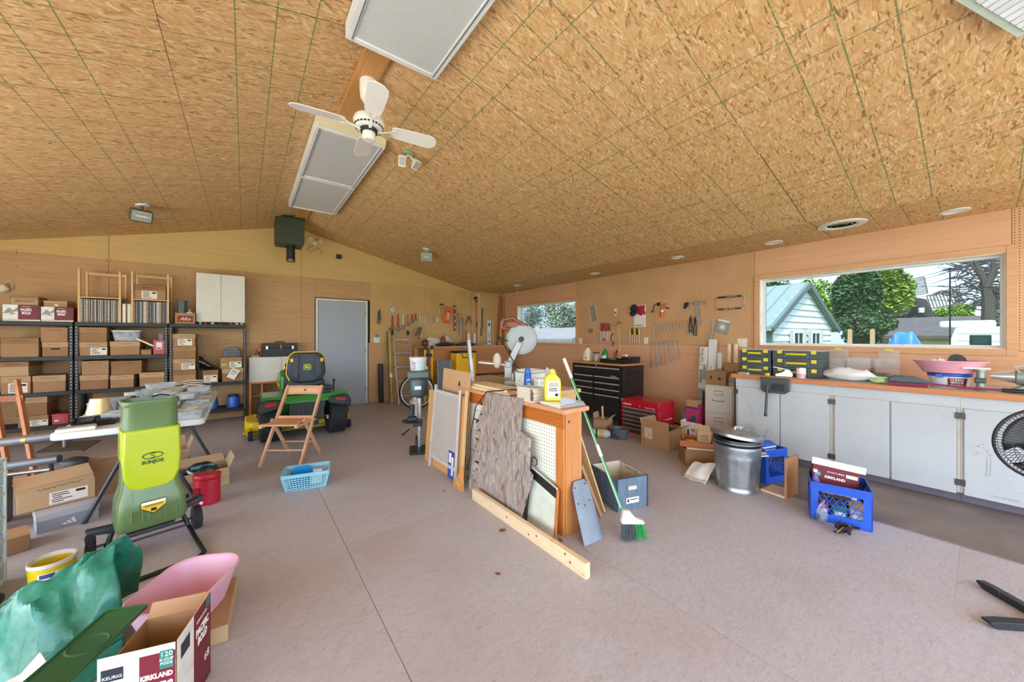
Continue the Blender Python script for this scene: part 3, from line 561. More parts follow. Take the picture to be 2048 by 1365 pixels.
# recessed lights and round register in the flat strip
for i, (px, py) in enumerate(((1909, 422), (1547, 485), (1355, 515), (1190, 547), (1035, 571))):
    p = G(px, py, ZSO); t = thing('recessed_light', 'white recessed ceiling light, %s from the big window end' % ('first', 'second', 'third', 'fourth', 'fifth')[i], 'light', (min(p.x, 5.3), p.y, ZSO), group='recessed lights in the flat ceiling strip')
    obj('trim_ring', LT([(.095, -.001), (.092, -.008), (.07, -.010), (.066, -.002)], 28), WHITE, t); obj('lens', LT([(.067, -.003), (0, -.004)], 24), WINK, t)
p = G(1683, 449, ZSO); t = thing('ceiling_register', 'round white air register in the ceiling above the big window', 'vent', (p.x, p.y, ZSO))
obj('ring', LT([(.19, -.001), (.185, -.012), (.13, -.016), (.11, -.004)], 36), WHITE, t); obj('throat', LT([(.112, -.003), (0, -.003)], 24), mat('dark_throat', '#3f4632', .7), t)
for r_ in (.04, .075): obj('vane', LT([(r_, -.012), (r_ + .012, -.008), (r_ + .016, -.002)], 24), mat('vane_green', '#6d7655', .6), t)
# louvred heater at the top right
t = thing('ceiling_heater', 'white ribbed heater panel at the top right corner of the ceiling', 'heater', (2.98, -.115, slope_z(2.98) - .002)); t.rotation_euler = (Matrix.Rotation(AN, 3, 'Y') @ Matrix.Rotation(R(-24), 3, 'Z')).to_euler()
obj('housing', BX(-.42, 0, -.55, 0, -.05, 0), ALU, t, bevel=.006, smooth=0); obj('rim', BX(-.43, .01, -.56, .01, -.062, -.05), mat('pale_green_rim', '#b9cdb8', .5), t)
for k in range(10): obj('rib', BX(-.40 + k * .04, -.37 + k * .04, -.53, -.02, -.070, -.062), mat('rib_white', '#e3e6ea', .4), t)
# string hanging from the ceiling near the corner
p = G(1027, 574, ZSO); tag(obj('pull_string', TB([(0, 0, 0), (.005, 0, -.08), (0, .004, -.16)], .003, 6).ball((0, .004, -.165), .008), WINK, loc=(p.x + .1, p.y, ZSO - .001)), 'short white pull string hanging from the ceiling near the corner', 'string')
# shelving units
SHB = mat('black_shelf_steel', '#121316', .45, .1, var=.15); YS = 7.2; SD = .43
Z1, Z2, Z3, Z4 = 1.56, 1.11, .655, .225
SHBRD = mat('shelf_board', '#4a3d33', .8)
hole = mesh('post_slot', PM(rrect(.009, .02, .004, 2), 0, .001), mat('slot_light', '#b9b6ae', .5), 0)
def shelving(x0, x1, levels, label):
    t = thing('shelving_unit', label, 'shelf', (x0, YS, 0), group='black steel shelving units'); W = x1 - x0
    for px in (0, W):
        for py in (0, SD):
            s = 1 if px == 0 else -1; q = 1 if py == 0 else -1
            b = BX(min(px, px + s * .036), max(px, px + s * .036), min(py, py + q * .003), max(py, py + q * .003), 0, Z1).box(min(px, px + s * .003), max(px, px + s * .003), min(py, py + q * .036), max(py, py + q * .036), 0, Z1)
            o = obj('post', b, SHB, t, smooth=0)
            if py == 0:
                for k in range(36): obj('slot', hole, None, o, loc=(px + s * .018, -.0011, .06 + k * .042))
    for z in levels:
        o = obj('shelf', BX(.004, W - .004, .004, SD - .004, z - .012, z), SHBRD, t, smooth=0)
        obj('beam', BX(.002, W - .002, -.004, .006, z - .05, z + .002).box(.002, W - .002, -.004, .014, z - .05, z - .044), SHB, o, bevel=.003)
        obj('beam', BX(.002, W - .002, SD - .006, SD, z - .05, z), SHB, o)
    return t
shelving(-2.70, -1.80, (Z1, Z2, Z3, Z4), 'black shelving unit at the left edge holding maroon coffee boxes')
shelving(-1.79, -.90, (Z1, Z2, Z3, Z4), 'black shelving unit holding the two crates of records')
shelving(-.888, .02, (Z1, Z3, Z4), 'black shelving unit standing below the white wall cabinet')
def scrib(parent, x, y, z, w_, h, seed=0, m=None, rot=None):
    r_ = random.Random(seed); n = 22; pts = [(x + w_ * (i / n - .5), y, z + h * r_.uniform(-.5, .5)) for i in range(n + 1)]
    return obj('pen_writing', TB(pts, .0016, 4), m or PEN, parent)
def sticker_b(x0, x1, z0, z1, y, seed=0):
    b = BX(x0, x1, y - .0008, y, z0, z1); r_ = random.Random(seed); h = z1 - z0; w_ = x1 - x0
    for k in range(5):
        zz = z1 - h * (.15 + .17 * k); xx = x0 + w_ * r_.uniform(.05, .12); b.box(xx, xx + w_ * r_.uniform(.2, .6), y - .0012, y - .0008, zz - h * .035, zz + h * .035, 1)
    return b.box(x0 + w_ * .68, x0 + w_ * .93, y - .0012, y - .0008, z1 - h * .32, z1 - h * .12, 1)
SB = 0
def lidbox(x0, x1, z0, z1, label, Y=YS + .012, D=.36, stick=None, lidh=None, m=None, pen=True, hole_=False, group='lidded cardboard boxes on the shelves', rz=0):
    """cardboard box with a lift-off lid; front face at plane Y"""
    global SB; SB += 1
    w_, h = x1 - x0, z1 - z0; lh = lidh or min(.075, h * .36)
    t = thing('lidded_box', label, 'box', ((x0 + x1) / 2, Y + D / 2, z0), rz, group); m = m or (CARD, CARD3, CARD)[SB % 3]; e = .005
    obj('box_body', BX(-w_ / 2 + e, w_ / 2 - e, -D / 2 + e, D / 2 - e, 0, h - .004), m, t, bevel=.002, smooth=0)
    l = obj('lid', BX(-w_ / 2, w_ / 2, -D / 2, -D / 2 + .003, h - lh, h).box(-w_ / 2, w_ / 2, D / 2 - .003, D / 2, h - lh, h).box(-w_ / 2, -w_ / 2 + .003, -D / 2, D / 2, h - lh, h).box(w_ / 2 - .003, w_ / 2, -D / 2, D / 2, h - lh, h).box(-w_ / 2, w_ / 2, -D / 2, D / 2, h - .003, h), (CARD2, CARD, CARD2, CARD3)[SB % 4], t, smooth=0)
    if pen: scrib(l, 0, -D / 2 - .001, h - lh / 2, w_ * .5, lh * .3, SB)
    if stick: obj('sticker', sticker_b(-w_ / 2 + w_ * stick[0], -w_ / 2 + w_ * stick[1], .01, h - lh - .012, -D / 2 + e, SB), [PAPER, INK], t, smooth=0)
    if hole_: obj('hand_hole', PM(rrect(.075, .02, .009, 3), -.002, .001), INK, t, loc=(0, -D / 2 + .003, h - lh - .025))
    return t
def sb(px0, pt, px1, zs, label, zb=None, Y=YS + .012, **k):
    a_, b_ = PY(px0, pt, Y), PY(px1, pt, Y); z0 = zs if zb is None else zb
    return lidbox(a_.x, b_.x, z0, max(z0 + .06, (a_.z + b_.z) / 2), label, Y, **k), (a_.z + b_.z) / 2
# printed coffee carton
HILL = mat('picture_white', '#e3e4df', .5, var=.12, scale=22); HILLG = mat('picture_grey', '#8d949a', .5, var=.3, scale=14); HILLO = mat('picture_orange', '#c98a3c', .5); PRG = mat('print_green', '#2e7a6a', .5)
def coffee_print(t, w_, h, y=0, words=('PACIFIC', 'BOLD'), x=0, z=0):
    pw = w_ * .40; p = obj('picture_panel', BX(x - w_ / 2, x - w_ / 2 + pw, y - .001, y, z + h * .12, z + h), HILL, t, smooth=0)
    obj('picture_hills', PM([(x - w_ / 2, z + h * .45), (x - w_ / 2 + pw * .4, z + h * .8), (x - w_ / 2 + pw * .7, z + h * .66), (x - w_ / 2 + pw, z + h * .86), (x - w_ / 2 + pw, z + h * .62), (x - w_ / 2 + pw * .5, z + h * .5)], y - .0015, y - .001), HILLG, p, smooth=0)
    obj('picture_bird', PM([(x - w_ / 2 + pw * .4, z + h * .42), (x - w_ / 2 + pw * .6, z + h * .52), (x - w_ / 2 + pw * .92, z + h * .46), (x - w_ / 2 + pw * .6, z + h * .4)], y - .0015, y - .001), HILLO, p, smooth=0)
    cx = x - w_ / 2 + pw + w_ * .22
    text('KIRKLAND', h * .055, WINK, t, (cx, y - .001, z + h * .9), w_=w_ * .22)
    for i, s in enumerate(words): text(s, h * .15, WINK, t, (cx, y - .001, z + h * (.70 - .2 * i)), w_=w_ * (.30 if i == 0 else .24), bold=.002)
def coffee_box(x0, x1, z0, z1, Y, D, label, m=None):
    w_, h = x1 - x0, z1 - z0; t = thing('coffee_carton', label, 'box', ((x0 + x1) / 2, Y, z0), group='maroon coffee cartons')
    obj('carton', BX(-w_ / 2, w_ / 2, 0, D, 0, h), MAROON, t, bevel=.002, smooth=0); coffee_print(t, w_, h)
    obj('base_stripe', BX(-w_ / 2, w_ / 2, -.0008, 0, 0, h * .1), PAPER, t, smooth=0)
    return t
def xs(px0, px1, py=640, Y=YS + .02): return PY(px0, py, Y).x, PY(px1, py, Y).x
# shelf A (left edge)
x0, x1 = xs(5, 80.5); coffee_box(x0, x1, Z1 + .001, 1.765, YS + .02, .3, 'maroon coffee carton on top of the shelving at far left'); tL = (x0 + x1) / 2
x2, x3 = xs(82, 147); coffee_box(x2, x3, Z1 + .001, 1.752, YS + .02, .3, 'maroon coffee carton beside the record crates')
t, _ = sb(20, 593, 77, 1.766, 'shallow pale box lettered by hand on the left coffee carton', m=CARD2, pen=False, Y=YS + .03, D=.25); text('SMALL BOTTS', .022, PEN, t, (0, -.127, .045), w_=.15)
sb(86, 602, 135, 1.753, 'flat brown box with a black stamp on the right coffee carton', Y=YS + .03, D=.25, pen=False, stick=(.45, .6))
t, z = sb(0, 676, 78, Z2 + .001, 'wide cardboard box on the second shelf at the left edge', D=.4)
t, z = sb(83, 684, 137, Z2 + .001, 'box with a hand hole, lower one of the stack on the left second shelf', hole_=True); sb(80, 655, 136, z + .001, 'box stacked on the one with a hand hole, left second shelf')
t, z = sb(0, 753, 62, Z3 + .001, 'box with white sticker on the left third shelf', stick=(.25, .88)); sb(-8, 724, 58, z + .001, 'open-looking upper box with grey papers on the left third shelf', m=CARD2)
sb(64, 751, 132, Z3 + .001, 'plain box beside the stickered one on the left third shelf')
t, z = sb(34, 832, 97, Z4 + .001, 'stickered box on the lowest left shelf behind the brown wooden slats', stick=(.4, .98)); sb(30, 795, 95, z + .001, 'upper box on the lowest left shelf behind the wooden slats', D=.34)
a_, b_ = PY(104, 830, YS + .03), PY(137, 850, YS + .03); t = thing('red_box', 'red box on the lowest left shelf beside the steel post', 'box', ((a_.x + b_.x) / 2, YS + .16, Z4 + .001)); w_ = (b_.x - a_.x) / 2
obj('carton', BX(-w_, w_, -.13, .15, 0, a_.z - Z4 - .02), RED, t, bevel=.002); obj('lid_edge', BX(-w_ - .003, w_ + .003, -.133, .153, a_.z - Z4 - .019, a_.z - Z4), RED, t); obj('stripe', BX(-w_ * .7, -w_ * .2, -.132, -.131, .04, .06), WINK, t)
# shelf B: record crates
def ordinal(n):
    o = ['first', 'second', 'third', 'fourth', 'fifth', 'sixth', 'seventh', 'eighth', 'ninth', 'tenth', 'eleventh', 'twelfth', 'thirteenth', 'fourteenth', 'fifteenth', 'sixteenth', 'seventeenth', 'eighteenth', 'nineteenth']
    if n < 20: return o[n - 1]
    return ['twent', 'thirt'][n // 10 - 2] + ('ieth' if n % 10 == 0 else 'y-' + o[n % 10 - 1])

def record_crate(px0, px1, pin, ptop, label, n, seed, grp):
    Y = YS + .03; x0, x1 = xs(px0, px1, 620, Y); h = .31 + .012; ht = PY(px0, ptop, Y).z - Z1
    t = thing('record_crate', label, 'crate', (x0, Y, Z1 + .001)); W = x1 - x0; D = .33
    for xx in (0, W - .022):
        for yy in (0, D - .03): obj('upright', BX(xx, xx + .022, yy, yy + .03, 0, ht), PINE, t, bevel=.002)
    for zz in (.001, h + .006): obj('side_rail', BX(0, .022, .03, D - .03, zz, zz + .03).box(W - .022, W, .03, D - .03, zz, zz + .03), PINE, t)
    obj('shelf_board', BX(.022, W - .022, 0, D, h + .008, h + .022), PINEX, t); obj('top_rail', BX(.022, W - .022, D - .022, D, ht - .045, ht - .005), PINEX, t); obj('back_rail', BX(.022, W - .022, D - .012, D, .02, .10), PINEX, t)
    r_ = random.Random(seed); cols = ['#cfcabb', '#8a8c8e', '#3d4350', '#b8a98c', '#6e7f8c', '#d9d5c8', '#7c5a4a', '#9aa2a6', '#2e3036', '#b9c0b4', '#a87c74', '#4a5f70']
    cn = ['cream', 'grey', 'navy', 'tan', 'slate', 'white', 'brown', 'silver', 'black', 'pale green', 'rose', 'blue']
    x = x0 + .024; end = x1 - .024; i = 0; base = (end - x) / n
    mr = mesh('record', BX(0, base * .86, -.157, .157, 0, .312), PAPER, 0)
    for i in range(n):
        m = mat('sleeve_%d' % (i % 12 if seed == 1 else (i * 5 + 3) % 12), cols[i % 12 if seed == 1 else (i * 5 + 3) % 12], .7, var=.25, scale=60, stretch=(1, .2, 1))
        key = 'record_mesh_' + m.name + str(seed)
        if key not in bpy.data.meshes: me = mr.copy(); me.name = key; me.materials.clear(); me.materials.append(m)
        o = obj('vinyl_record', bpy.data.meshes[key], None, loc=(x + base * i + .001, Y + .165 + r_.uniform(-.004, .004), Z1 + .002))
        tag(o, '%s record spine, %s from the left in the %s pine crate' % (cn[i % 12 if seed == 1 else (i * 5 + 3) % 12], ordinal(i + 1), 'left' if seed == 1 else 'right'), 'record', grp)
record_crate(155, 242, 0, 537, 'left open pine crate full of records on the shelf top', 34, 1, 'records in the left crate')
record_crate(262, 338, 0, 543, 'right open pine crate of records with a box on its shelf', 30, 2, 'records in the right crate')
lidbox(*xs(266, 332, 598, YS + .05), Z1 + .348, PY(300, 571, YS + .05).z, 'stickered shoe box standing inside the right record crate', YS + .05, .24, stick=(.25, .72)); text('SOLAR LIGHTS', .02, PEN, bpy.data.objects[[o.name for o in bpy.data.objects if o.name.startswith('lidded_box')][-1]], (-.02, -.122, .165), w_=.13)
for px0, px1, nm, lb in ((244, 251, 'binder', 'cream binder standing between the two record crates'), (252.5, 261, 'spiral_notebook', 'spiral notebook standing between the record crates, beside the binder')):
    x0, x1 = xs(px0, px1); t = thing(nm, lb, 'book', ((x0 + x1) / 2, YS + .18, Z1 + .001)); w_ = (x1 - x0) / 2
    obj('cover', BX(-w_, w_, -.14, .14, 0, .27), mat('cream_cover', '#e0d8b4', .6), t, bevel=.003); obj('pages', BX(-w_ * .7, w_ * .7, -.143, -.14, .01, .26), PAPER, t)
    if nm != 'binder':
        for k in range(10): obj('spiral_ring', TB([(-w_ * .9 + .003, -.145 + .01 * math.cos(a), .02 + k * .025 + .01 * math.sin(a)) for a in [j * PI / 3 for j in range(6)]], .0025, 5, closed=True), INK, t)
t, z = sb(157, 684, 215, Z2 + .001, 'box with white sticker under another, left on the middle second shelf', stick=(.4, .98)); sb(156, 655, 214, z + .001, 'box on top of the stickered one, left on the middle second shelf')
t, z = sb(219, 683, 280, Z2 + .001, 'box under the clear plastic tub on the middle second shelf')
def tub(px0, px1, pt, z0, label, Y=YS + .03, D=.28, body=None, lid=None, cat='tub', fill='#c98a5a', name='plastic_tub'):
    x0, x1 = xs(px0, px1, pt, Y); h = PY(px0, pt, Y).z - z0; w_ = (x1 - x0) / 2; t = thing(name, label, cat, ((x0 + x1) / 2, Y + D / 2, z0))
    obj('tub_body', M().shell(rrect(w_ * 1.66, D * .84, .03), rrect(w_ * 1.9, D * .95, .03), 0, h - .012, .003), body or MILKY, t); obj('lid', PM(rrect(w_ * 2, D, .03), h - .014, h, 'xy').prism(rrect(w_ * 1.8, D * .86, .03), h, h + .003, 'xy'), lid or WHITE, t, bevel=.002)
    if fill: obj('contents', PM(rrect(w_ * 1.5, D * .7, .02), .005, h * .5, 'xy'), mat('fill_' + fill, fill, .8, var=.5, scale=30), t)
    return t
tub(221, 282, 661, z + .002, 'clear plastic tub with white lid on the middle second shelf')
t = thing('paperback_book', 'yellow and red book leaning on the middle second shelf', 'book', (PY(297, 700, YS + .04).x, YS + .03, Z2 + .155), rot=(0, R(-58), 0)); obj('cover', BX(-.012, .012, 0, .16, -.06, .14), YELLOW, t, bevel=.002); obj('spine_stripe', BX(-.013, -.012, 0, .16, -.04, .12), RED, t); obj('pages', BX(-.009, .009, -.001, 0, -.058, .138), PAPER, t)
t, z = sb(281, 699, 303, Z2 + .001, 'tiny box under the leaning yellow book on the middle second shelf', pen=False, D=.2)
x0, x1 = xs(306, 330); t = thing('red_carton', 'small red and white carton at the right end of the middle second shelf', 'box', ((x0 + x1) / 2, YS + .12, Z2 + .001)); h = PY(318, 681, YS + .02).z - Z2; obj('carton', BX(x0 - (x0 + x1) / 2, x1 - (x0 + x1) / 2, -.09, .09, 0, h), RED, t, bevel=.002); obj('print_panel', BX(-.03, .03, -.0915, -.09, h * .35, h * .85), PAPER, t); obj('print_bar', BX(-.025, .02, -.0925, -.0915, h * .4, h * .48), INK, t)
tub(314, 331, 668, Z2 + h + .003, 'small grey tub on the red carton, middle second shelf', D=.12, body=GREY, lid=GREY, fill=None)
t, z = sb(158, 750, 217, Z3 + .001, 'lower left box on the middle third shelf'); sb(162, 722, 218, z + .001, 'upper left box on the middle third shelf')
t, z = sb(219.5, 750, 268, Z3 + .001, 'lower box in the centre of the middle third shelf'); sb(221, 722, 284, z + .001, 'upper wide box in the centre of the middle third shelf')
sb(278, 745, 331, Z3 + .001, 'plain box at the right end of the middle third shelf')
sb(178, 800, 238, Z4 + .001, 'box on the lowest middle shelf seen behind the gold cup'); sb(242, 805, 300, Z4 + .001, 'box on the lowest middle shelf behind the blue clear boxes', pen=False)
# shelf C
x0, x1 = xs(350, 390); t = thing('printed_box', 'brown box printed with a red panel, on top of the right shelving', 'box', ((x0 + x1) / 2, YS + .15, Z1 + .001)); w_ = (x1 - x0) / 2; h = .165
obj('carton', BX(-w_, w_, -.12, .15, 0, h), CARD, t, bevel=.002, smooth=0); obj('red_panel', BX(-w_ * .8, w_ * .8, -.1212, -.12, .03, h - .04), mat('brick_print', '#8e3a2a', .7), t); text('Alko', .05, PAPER, t, (0, -.1214, h * .46), w_=.12, shear=.4)
tub(353, 373, 601, Z1 + h + .002, 'dark green bin on the brown box with red panel', D=.16, body=mat('dark_teal', '#3d4d4a', .4), lid=mat('dark_teal', '#3d4d4a', .4), fill=None)
p = PY(382, 622, YS + .1); t = thing('small_torch', 'small blue item on a white tray beside the dark green bin', 'box', (p.x - .015, YS + .1, Z1 + h + .002)); obj('tray', BX(-.035, .035, -.04, .04, 0, .012), PAPER, t); obj('body', LT([(.018, .012), (.02, .03), (.014, .06), (0, .062)], 12), mat('pale_blue', '#7ba3b8', .4), t)
# white wall cabinet above shelf C
Yc = 7.3; a_, b_ = PY(392, 546, Yc), PY(490, 648, Yc); zt = (PY(392, 546, Yc).z + PY(488, 552, Yc).z) / 2
t = thing('wall_cabinet', 'white painted two-door cabinet standing on the right shelving', 'cabinet', (a_.x, Yc, Z1 + .04)); W = b_.x - a_.x; h = zt - Z1 - .04
CW = mat('cabinet_white', '#dcdcd2', .5, var=.04); obj('body', BX(0, W, .018, .33, 0, h), CW, t, smooth=0)
for k in (0, 1): obj('door', BX(k * W / 2 + .002, (k + 1) * W / 2 - .002, 0, .017, .002, h - .002), CW, t, bevel=.002)
obj('foot', BX(.03, .06, .05, .3, -.038, 0).box(W - .06, W - .03, .05, .3, -.038, 0), CW, t)
for i, (xx, c) in enumerate(((.12, '#8a4a2a'), (.2, '#e4d8c0'), (.3, '#4a3a30'), (.42, '#b94a30'), (.5, '#ded8c8'))): tag(obj('small_tin', LT([(.016, 0), (.018, .004), (.018, .026), (.014, .03), (0, .03)], 12), mat('tin_%d' % i, c, .5), loc=(a_.x + xx, YS + .05, Z1 + .001)), 'tiny tin below the white wall cabinet, %s from the left' % ('first', 'second', 'third', 'fourth', 'fifth')[i], 'tin', 'tiny tins on the shelf edge')
# boxes lower
z = Z3 + .001
for i, (pt, st, lb) in enumerate(((741, None, 'bottom box of the four-box stack on the right shelving'), (718, (.4, .98), 'second box from the bottom of the four-box stack, stickered'), (693, None, 'third box from the bottom of the four-box stack on the right shelving'), (668, (.25, .85), 'topmost stickered box of the four-box stack on the right shelving'))): t, z = sb(343.5, pt, 392 - i % 2, z, lb, stick=st); z += .001
t, z = sb(405, 741, 437, Z3 + .001, 'box in the middle of the right shelving under the black bag', stick=(.1, .9), D=.34)
b = M(); p0 = xs(393, 437, 740, YS + .06)
b.grid(lambda u, v: (p0[0] + .02 + (p0[1] - p0[0]) * u * (1 - .25 * v), YS + .10 + .2 * v + .012 * math.sin(9 * u + 5 * v), z + .006 + (.21 * (1 - u) ** 1.3 + .02) * math.sin(PI * min(1, .15 + v)) + .006 * math.sin(23 * u + 11 * v)), 12, 8)
t = thing('black_bag', 'black glossy plastic bag slumped on the right shelving', 'bag'); obj('bag_body', b, mat('black_film', '#26282c', .18, var=.2, coat=.5), t, solid=.004); obj('tie', TB([(p0[0] + .07 + .012 * math.cos(a), YS + .2 + .012 * math.sin(a), z + .215) for a in [j * PI / 4 for j in range(8)]], .004, 5, closed=True), DARK, t)
t, z = sb(443.5, 737, 487, Z3 + .001, 'lower box of the pair under the grey bag, right shelving'); t2, z = sb(440, 715, 484, z + .001, 'stickered upper box under the grey bag with a green mark', stick=(.42, .98)); obj('green_tape', BX(-.12, -.06, -.178, -.1765, .05, .075), mat('lime_tape', '#8fce3a', .5), t2)
b = M(); x0, x1 = xs(447, 481, 700, YS + .08); b.prism([(x0, z + .003), (x1, z + .003), (x1 - .005, z + .12), (x1 - .04, z + .16), (x0 + .05, z + .155), (x0, z + .12)], YS + .07, YS + .26)
t = thing('grey_bag', 'grey padded bag on the stickered boxes of the right shelving', 'bag'); obj('bag_body', b, mat('grey_nylon', '#6d7076', .6, var=.2, scale=25, bump=.6), t, bevel=.012, seg=3); obj('zip', TB([(x0 - .002, YS + .068, z + .115), (x1, YS + .068, z + .115)], .003, 5), DARK, t); obj('flap', BX(x0 + .02, x1 - .02, YS + .064, YS + .069, z + .02, z + .09), mat('grey_flap', '#5e6268', .7), t)
o = tag(obj('paper_note', BX(-.055, .055, -.001, 0, -.08, .08).box(-.04, .03, -.0015, -.001, .04, .05, 1).box(-.04, .04, -.0015, -.001, .015, .022, 1).box(-.04, .02, -.0015, -.001, -.01, -.003, 1), [PAPER, INK], loc=PY(467, 748, YS - .008), rot=(0, R(28), 0)), 'white paper note hanging crooked from the right shelving', 'paper')
def jar(name, p, r, h, m, lidm, label, capr=.8, cat='jar', group=None):
    t = thing(name, label, cat, p, group=group); obj('jar_body', LT([(r * .9, 0), (r, .01), (r, h * .78), (r * .92, h * .86), (r * capr, h * .9), (r * capr, h * .92)], 24), m, t); obj('lid', LT([(r * capr + .004, h * .88), (r * capr + .004, h), (0, h)], 24), lidm, t); return t
BLJ = mat('blue_jar', '#2a62c0', .35, var=.12)
p = PY(467, 800, YS + .12); jar('blue_canister', (p.x, YS + .14, Z4 + .001), .085, .20, BLJ, BLACK, 'blue canister with black lid on the bottom right shelf')
p = PY(428, 800, YS + .12); jar('blue_canister', (p.x - .02, YS + .12, Z4 + .001), .075, .14, BLJ, BLJ, 'blue canister under the red canister on the bottom right shelf'); jar('red_canister', (p.x - .02, YS + .12, Z4 + .142), .065, .13, RED, RED, 'red canister stacked on a blue canister, bottom right shelf')
# spool with cord hung high at the left edge
p = PY(4, 577, YB - .06); t = thing('cord_spool', 'white spool with looped cord on the wall at the left edge', 'lamp', p); obj('spool_body', LT([(.01, -.05), (.05, -.03), (.06, .0), (.045, .045), (0, .05)], 16, tf=MT(rot=(0, 60, 0))), CREAM, t); obj('cord', TB([(.0, .02, .06), (.05, .02, .10), (.075, .02, .06), (.07, .02, .0)], .004, 6), CREAM, t); obj('bracket', BX(-.01, .01, 0, .06, -.01, .01), DARK, t)
# riding mower, seen from behind
JG = mat('tractor_green', '#2f8a36', .35, var=.06, coat=.4); JY = mat('tractor_yellow', '#e6c414', .4, var=.05); RUB = mat('tyre_rubber', '#24262a', .75, var=.15); SEATM = mat('seat_vinyl', '#2f3b44', .5, var=.08); BLKP = mat('black_moulding', '#26282b', .5, var=.1)
t = thing('riding_mower', 'green and yellow riding mower parked with its back to the room', 'mower', (.66, 5.62, 0))
def tyre(x, y, r, w_, name='rear_wheel', rows=5, n=26):
    o = obj(name, LT([(r * .55, -w_ / 2), (r * .86, -w_ / 2), (r * .95, -w_ * .42), (r * .975, 0), (r * .95, w_ * .42), (r * .86, w_ / 2), (r * .55, w_ / 2)], 36, tf=MT((x, y, r), (0, 90, 0))), RUB, t)
    b = M()
    for i in range(n):
        for j in range(rows):
            a = 2 * PI * (i + (.5 if j % 2 else 0)) / n; z = (j - (rows - 1) / 2) * w_ * .88 / rows
            rr = r * (.985 - .03 * abs(j - (rows - 1) / 2) / rows)
            b.cb((0, 0, 0), (.03, rr * 2 * PI / n * .72, w_ * .15)); k = len(b.v) - 8; mt = MT((x, y, r), (0, 90, 0)) @ Matrix.Rotation(a, 4, 'Z') @ Matrix.Translation((rr - .01, 0, z)) @ Matrix.Rotation(.25 if j % 2 else -.25, 4, 'X')
            b.v[k:] = [tuple(mt @ Vector(p)) for p in b.v[k:]]
    stuff(obj('tread', b, RUB, o, smooth=0))
    for s in (-1, 1): obj('rim', LT([(0, s * w_ * .30), (r * .3, s * w_ * .30), (r * .5, s * w_ * .38), (r * .56, s * w_ * .5), (r * .5, s * w_ * .36)], 24, tf=MT((x, y, r), (0, 90, 0))), JY, o)
    return o
tyre(-.395, 0, .262, .225); tyre(.395, 0, .262, .225)
tyre(-.36, 1.22, .18, .16, 'front_wheel', 4, 20); tyre(.36, 1.22, .18, .16, 'front_wheel', 4, 20)
obj('axle', TB([(-.3, 0, .25), (.3, 0, .25)], .04, 12).box(-.16, .16, -.12, .2, .16, .34), DARK, t)
obj('drawbar', BX(-.09, .09, -.30, -.1, .27, .285).box(.26, .36, -.1, -.06, .22, .27), STEEL, t)
fd = obj('fender_deck', PM([(-.30, .50), (-.27, .56), (-.22, .60), (.30, .60), (.5, .52), (.5, .48), (.26, .55), (-.2, .55)], -.50, .50, 'yz'), JG, t, bevel=.02, seg=3)
for s in (-1, 1):
    f = obj('rear_fender', PM([(s * .52, .40), (s * .535, .48), (s * .50, .56), (s * .42, .575), (s * .26, .56), (s * .24, .50), (s * .26, .46)], -.32, -.16), BLKP, t, bevel=.02, seg=3)
    obj('fender_skirt', PM([(-.2, .30), (-.16, .50), (.2, .56), (.34, .50), (.36, .30), (.3, .42), (-.1, .44)], s * .50, s * .53, 'yz'), BLKP, t)
    l = obj('tail_light', PM(rrect(.12, .035, .014), -.33, -.318, 'xz', tf=MT((s * .40, 0, .515), (0, s * 8, 0))), mat('red_lens', '#c41f2b', .15, coat=.5), t, bevel=.004)
pl = obj('rear_plate', BX(-.20, .20, -.27, -.24, .27, .53), BLKP, t, bevel=.006)
for k in range(4): obj('plate_rib', BX(-.155 + k * .09, -.115 + k * .09, -.276, -.27, .29, .51), BLKP, pl, bevel=.003); obj('bolt', M().ball((-.135 + k * .09, -.275, .515), .006, 8), STEEL, pl)
obj('battery_tray', BX(-.25, .3, -.2, .2, .60, .645).box(.15, .32, -.15, .1, .64, .69), DARK, t, bevel=.01); obj('side_lever', TB([(.36, .0, .6), (.37, .02, .72)], .012).ball((.37, .02, .74), .022), BLKP, t)
# seat
cx = .03; zs = .70
bk = [(-.10, .0), (.10, .0), (.19, .04), (.235, .13), (.225, .27), (.20, .37), (.15, .42), (-.15, .42), (-.20, .37), (-.225, .27), (-.235, .13), (-.19, .04)]
st = obj('seat_back', PM([(cx + a, zs + .03 + c) for a, c in bk], .0, .09), SEATM, t, bevel=.03, seg=3)
obj('seat_piping', TB([(cx + a * 1.01, .045, zs + .03 + c * 1.01) for a, c in (bk[4:10])] , .012, 8), mat('yellow_piping', '#d6b53a', .5), st); obj('seat_piping', TB([(cx + a * 1.01, .045, zs + .03 + c) for a, c in ((-.225, .27), (-.236, .13), (-.2, .04))], .012, 8), MATS['yellow_piping'], st)
for s in (-1, 1): obj('bolster', PM([(cx + s * .10, zs + .06), (cx + s * .19, zs + .14), (cx + s * .17, zs + .38), (cx + s * .09, zs + .42)], -.022, .01), SEATM, st, bevel=.012, seg=3); obj('yellow_tab', BX(cx + s * .18 - .018, cx + s * .18 + .018, -.028, -.0, zs + .32, zs + .37), JY, st, bevel=.006)
em = obj('emblem', PM(rrect(.085, .075, .02, 4, cx, zs + .25), -.027, -.0, 'xz'), mat('emblem_green', '#2a8a3c', .4), st); obj('emblem_rim', TB([(a, -.028, c) for a, c in rrect(.085, .075, .02, 4, cx, zs + .25)], .004, 5, closed=True), JY, em)
obj('emblem_deer', PM([(cx - .03, zs + .235), (cx - .012, zs + .245), (cx + .01, zs + .242), (cx + .032, zs + .23), (cx + .012, zs + .256), (cx - .008, zs + .262), (cx - .02, zs + .275), (cx - .028, zs + .27), (cx - .018, zs + .256)], -.031, -.027), JY, em)
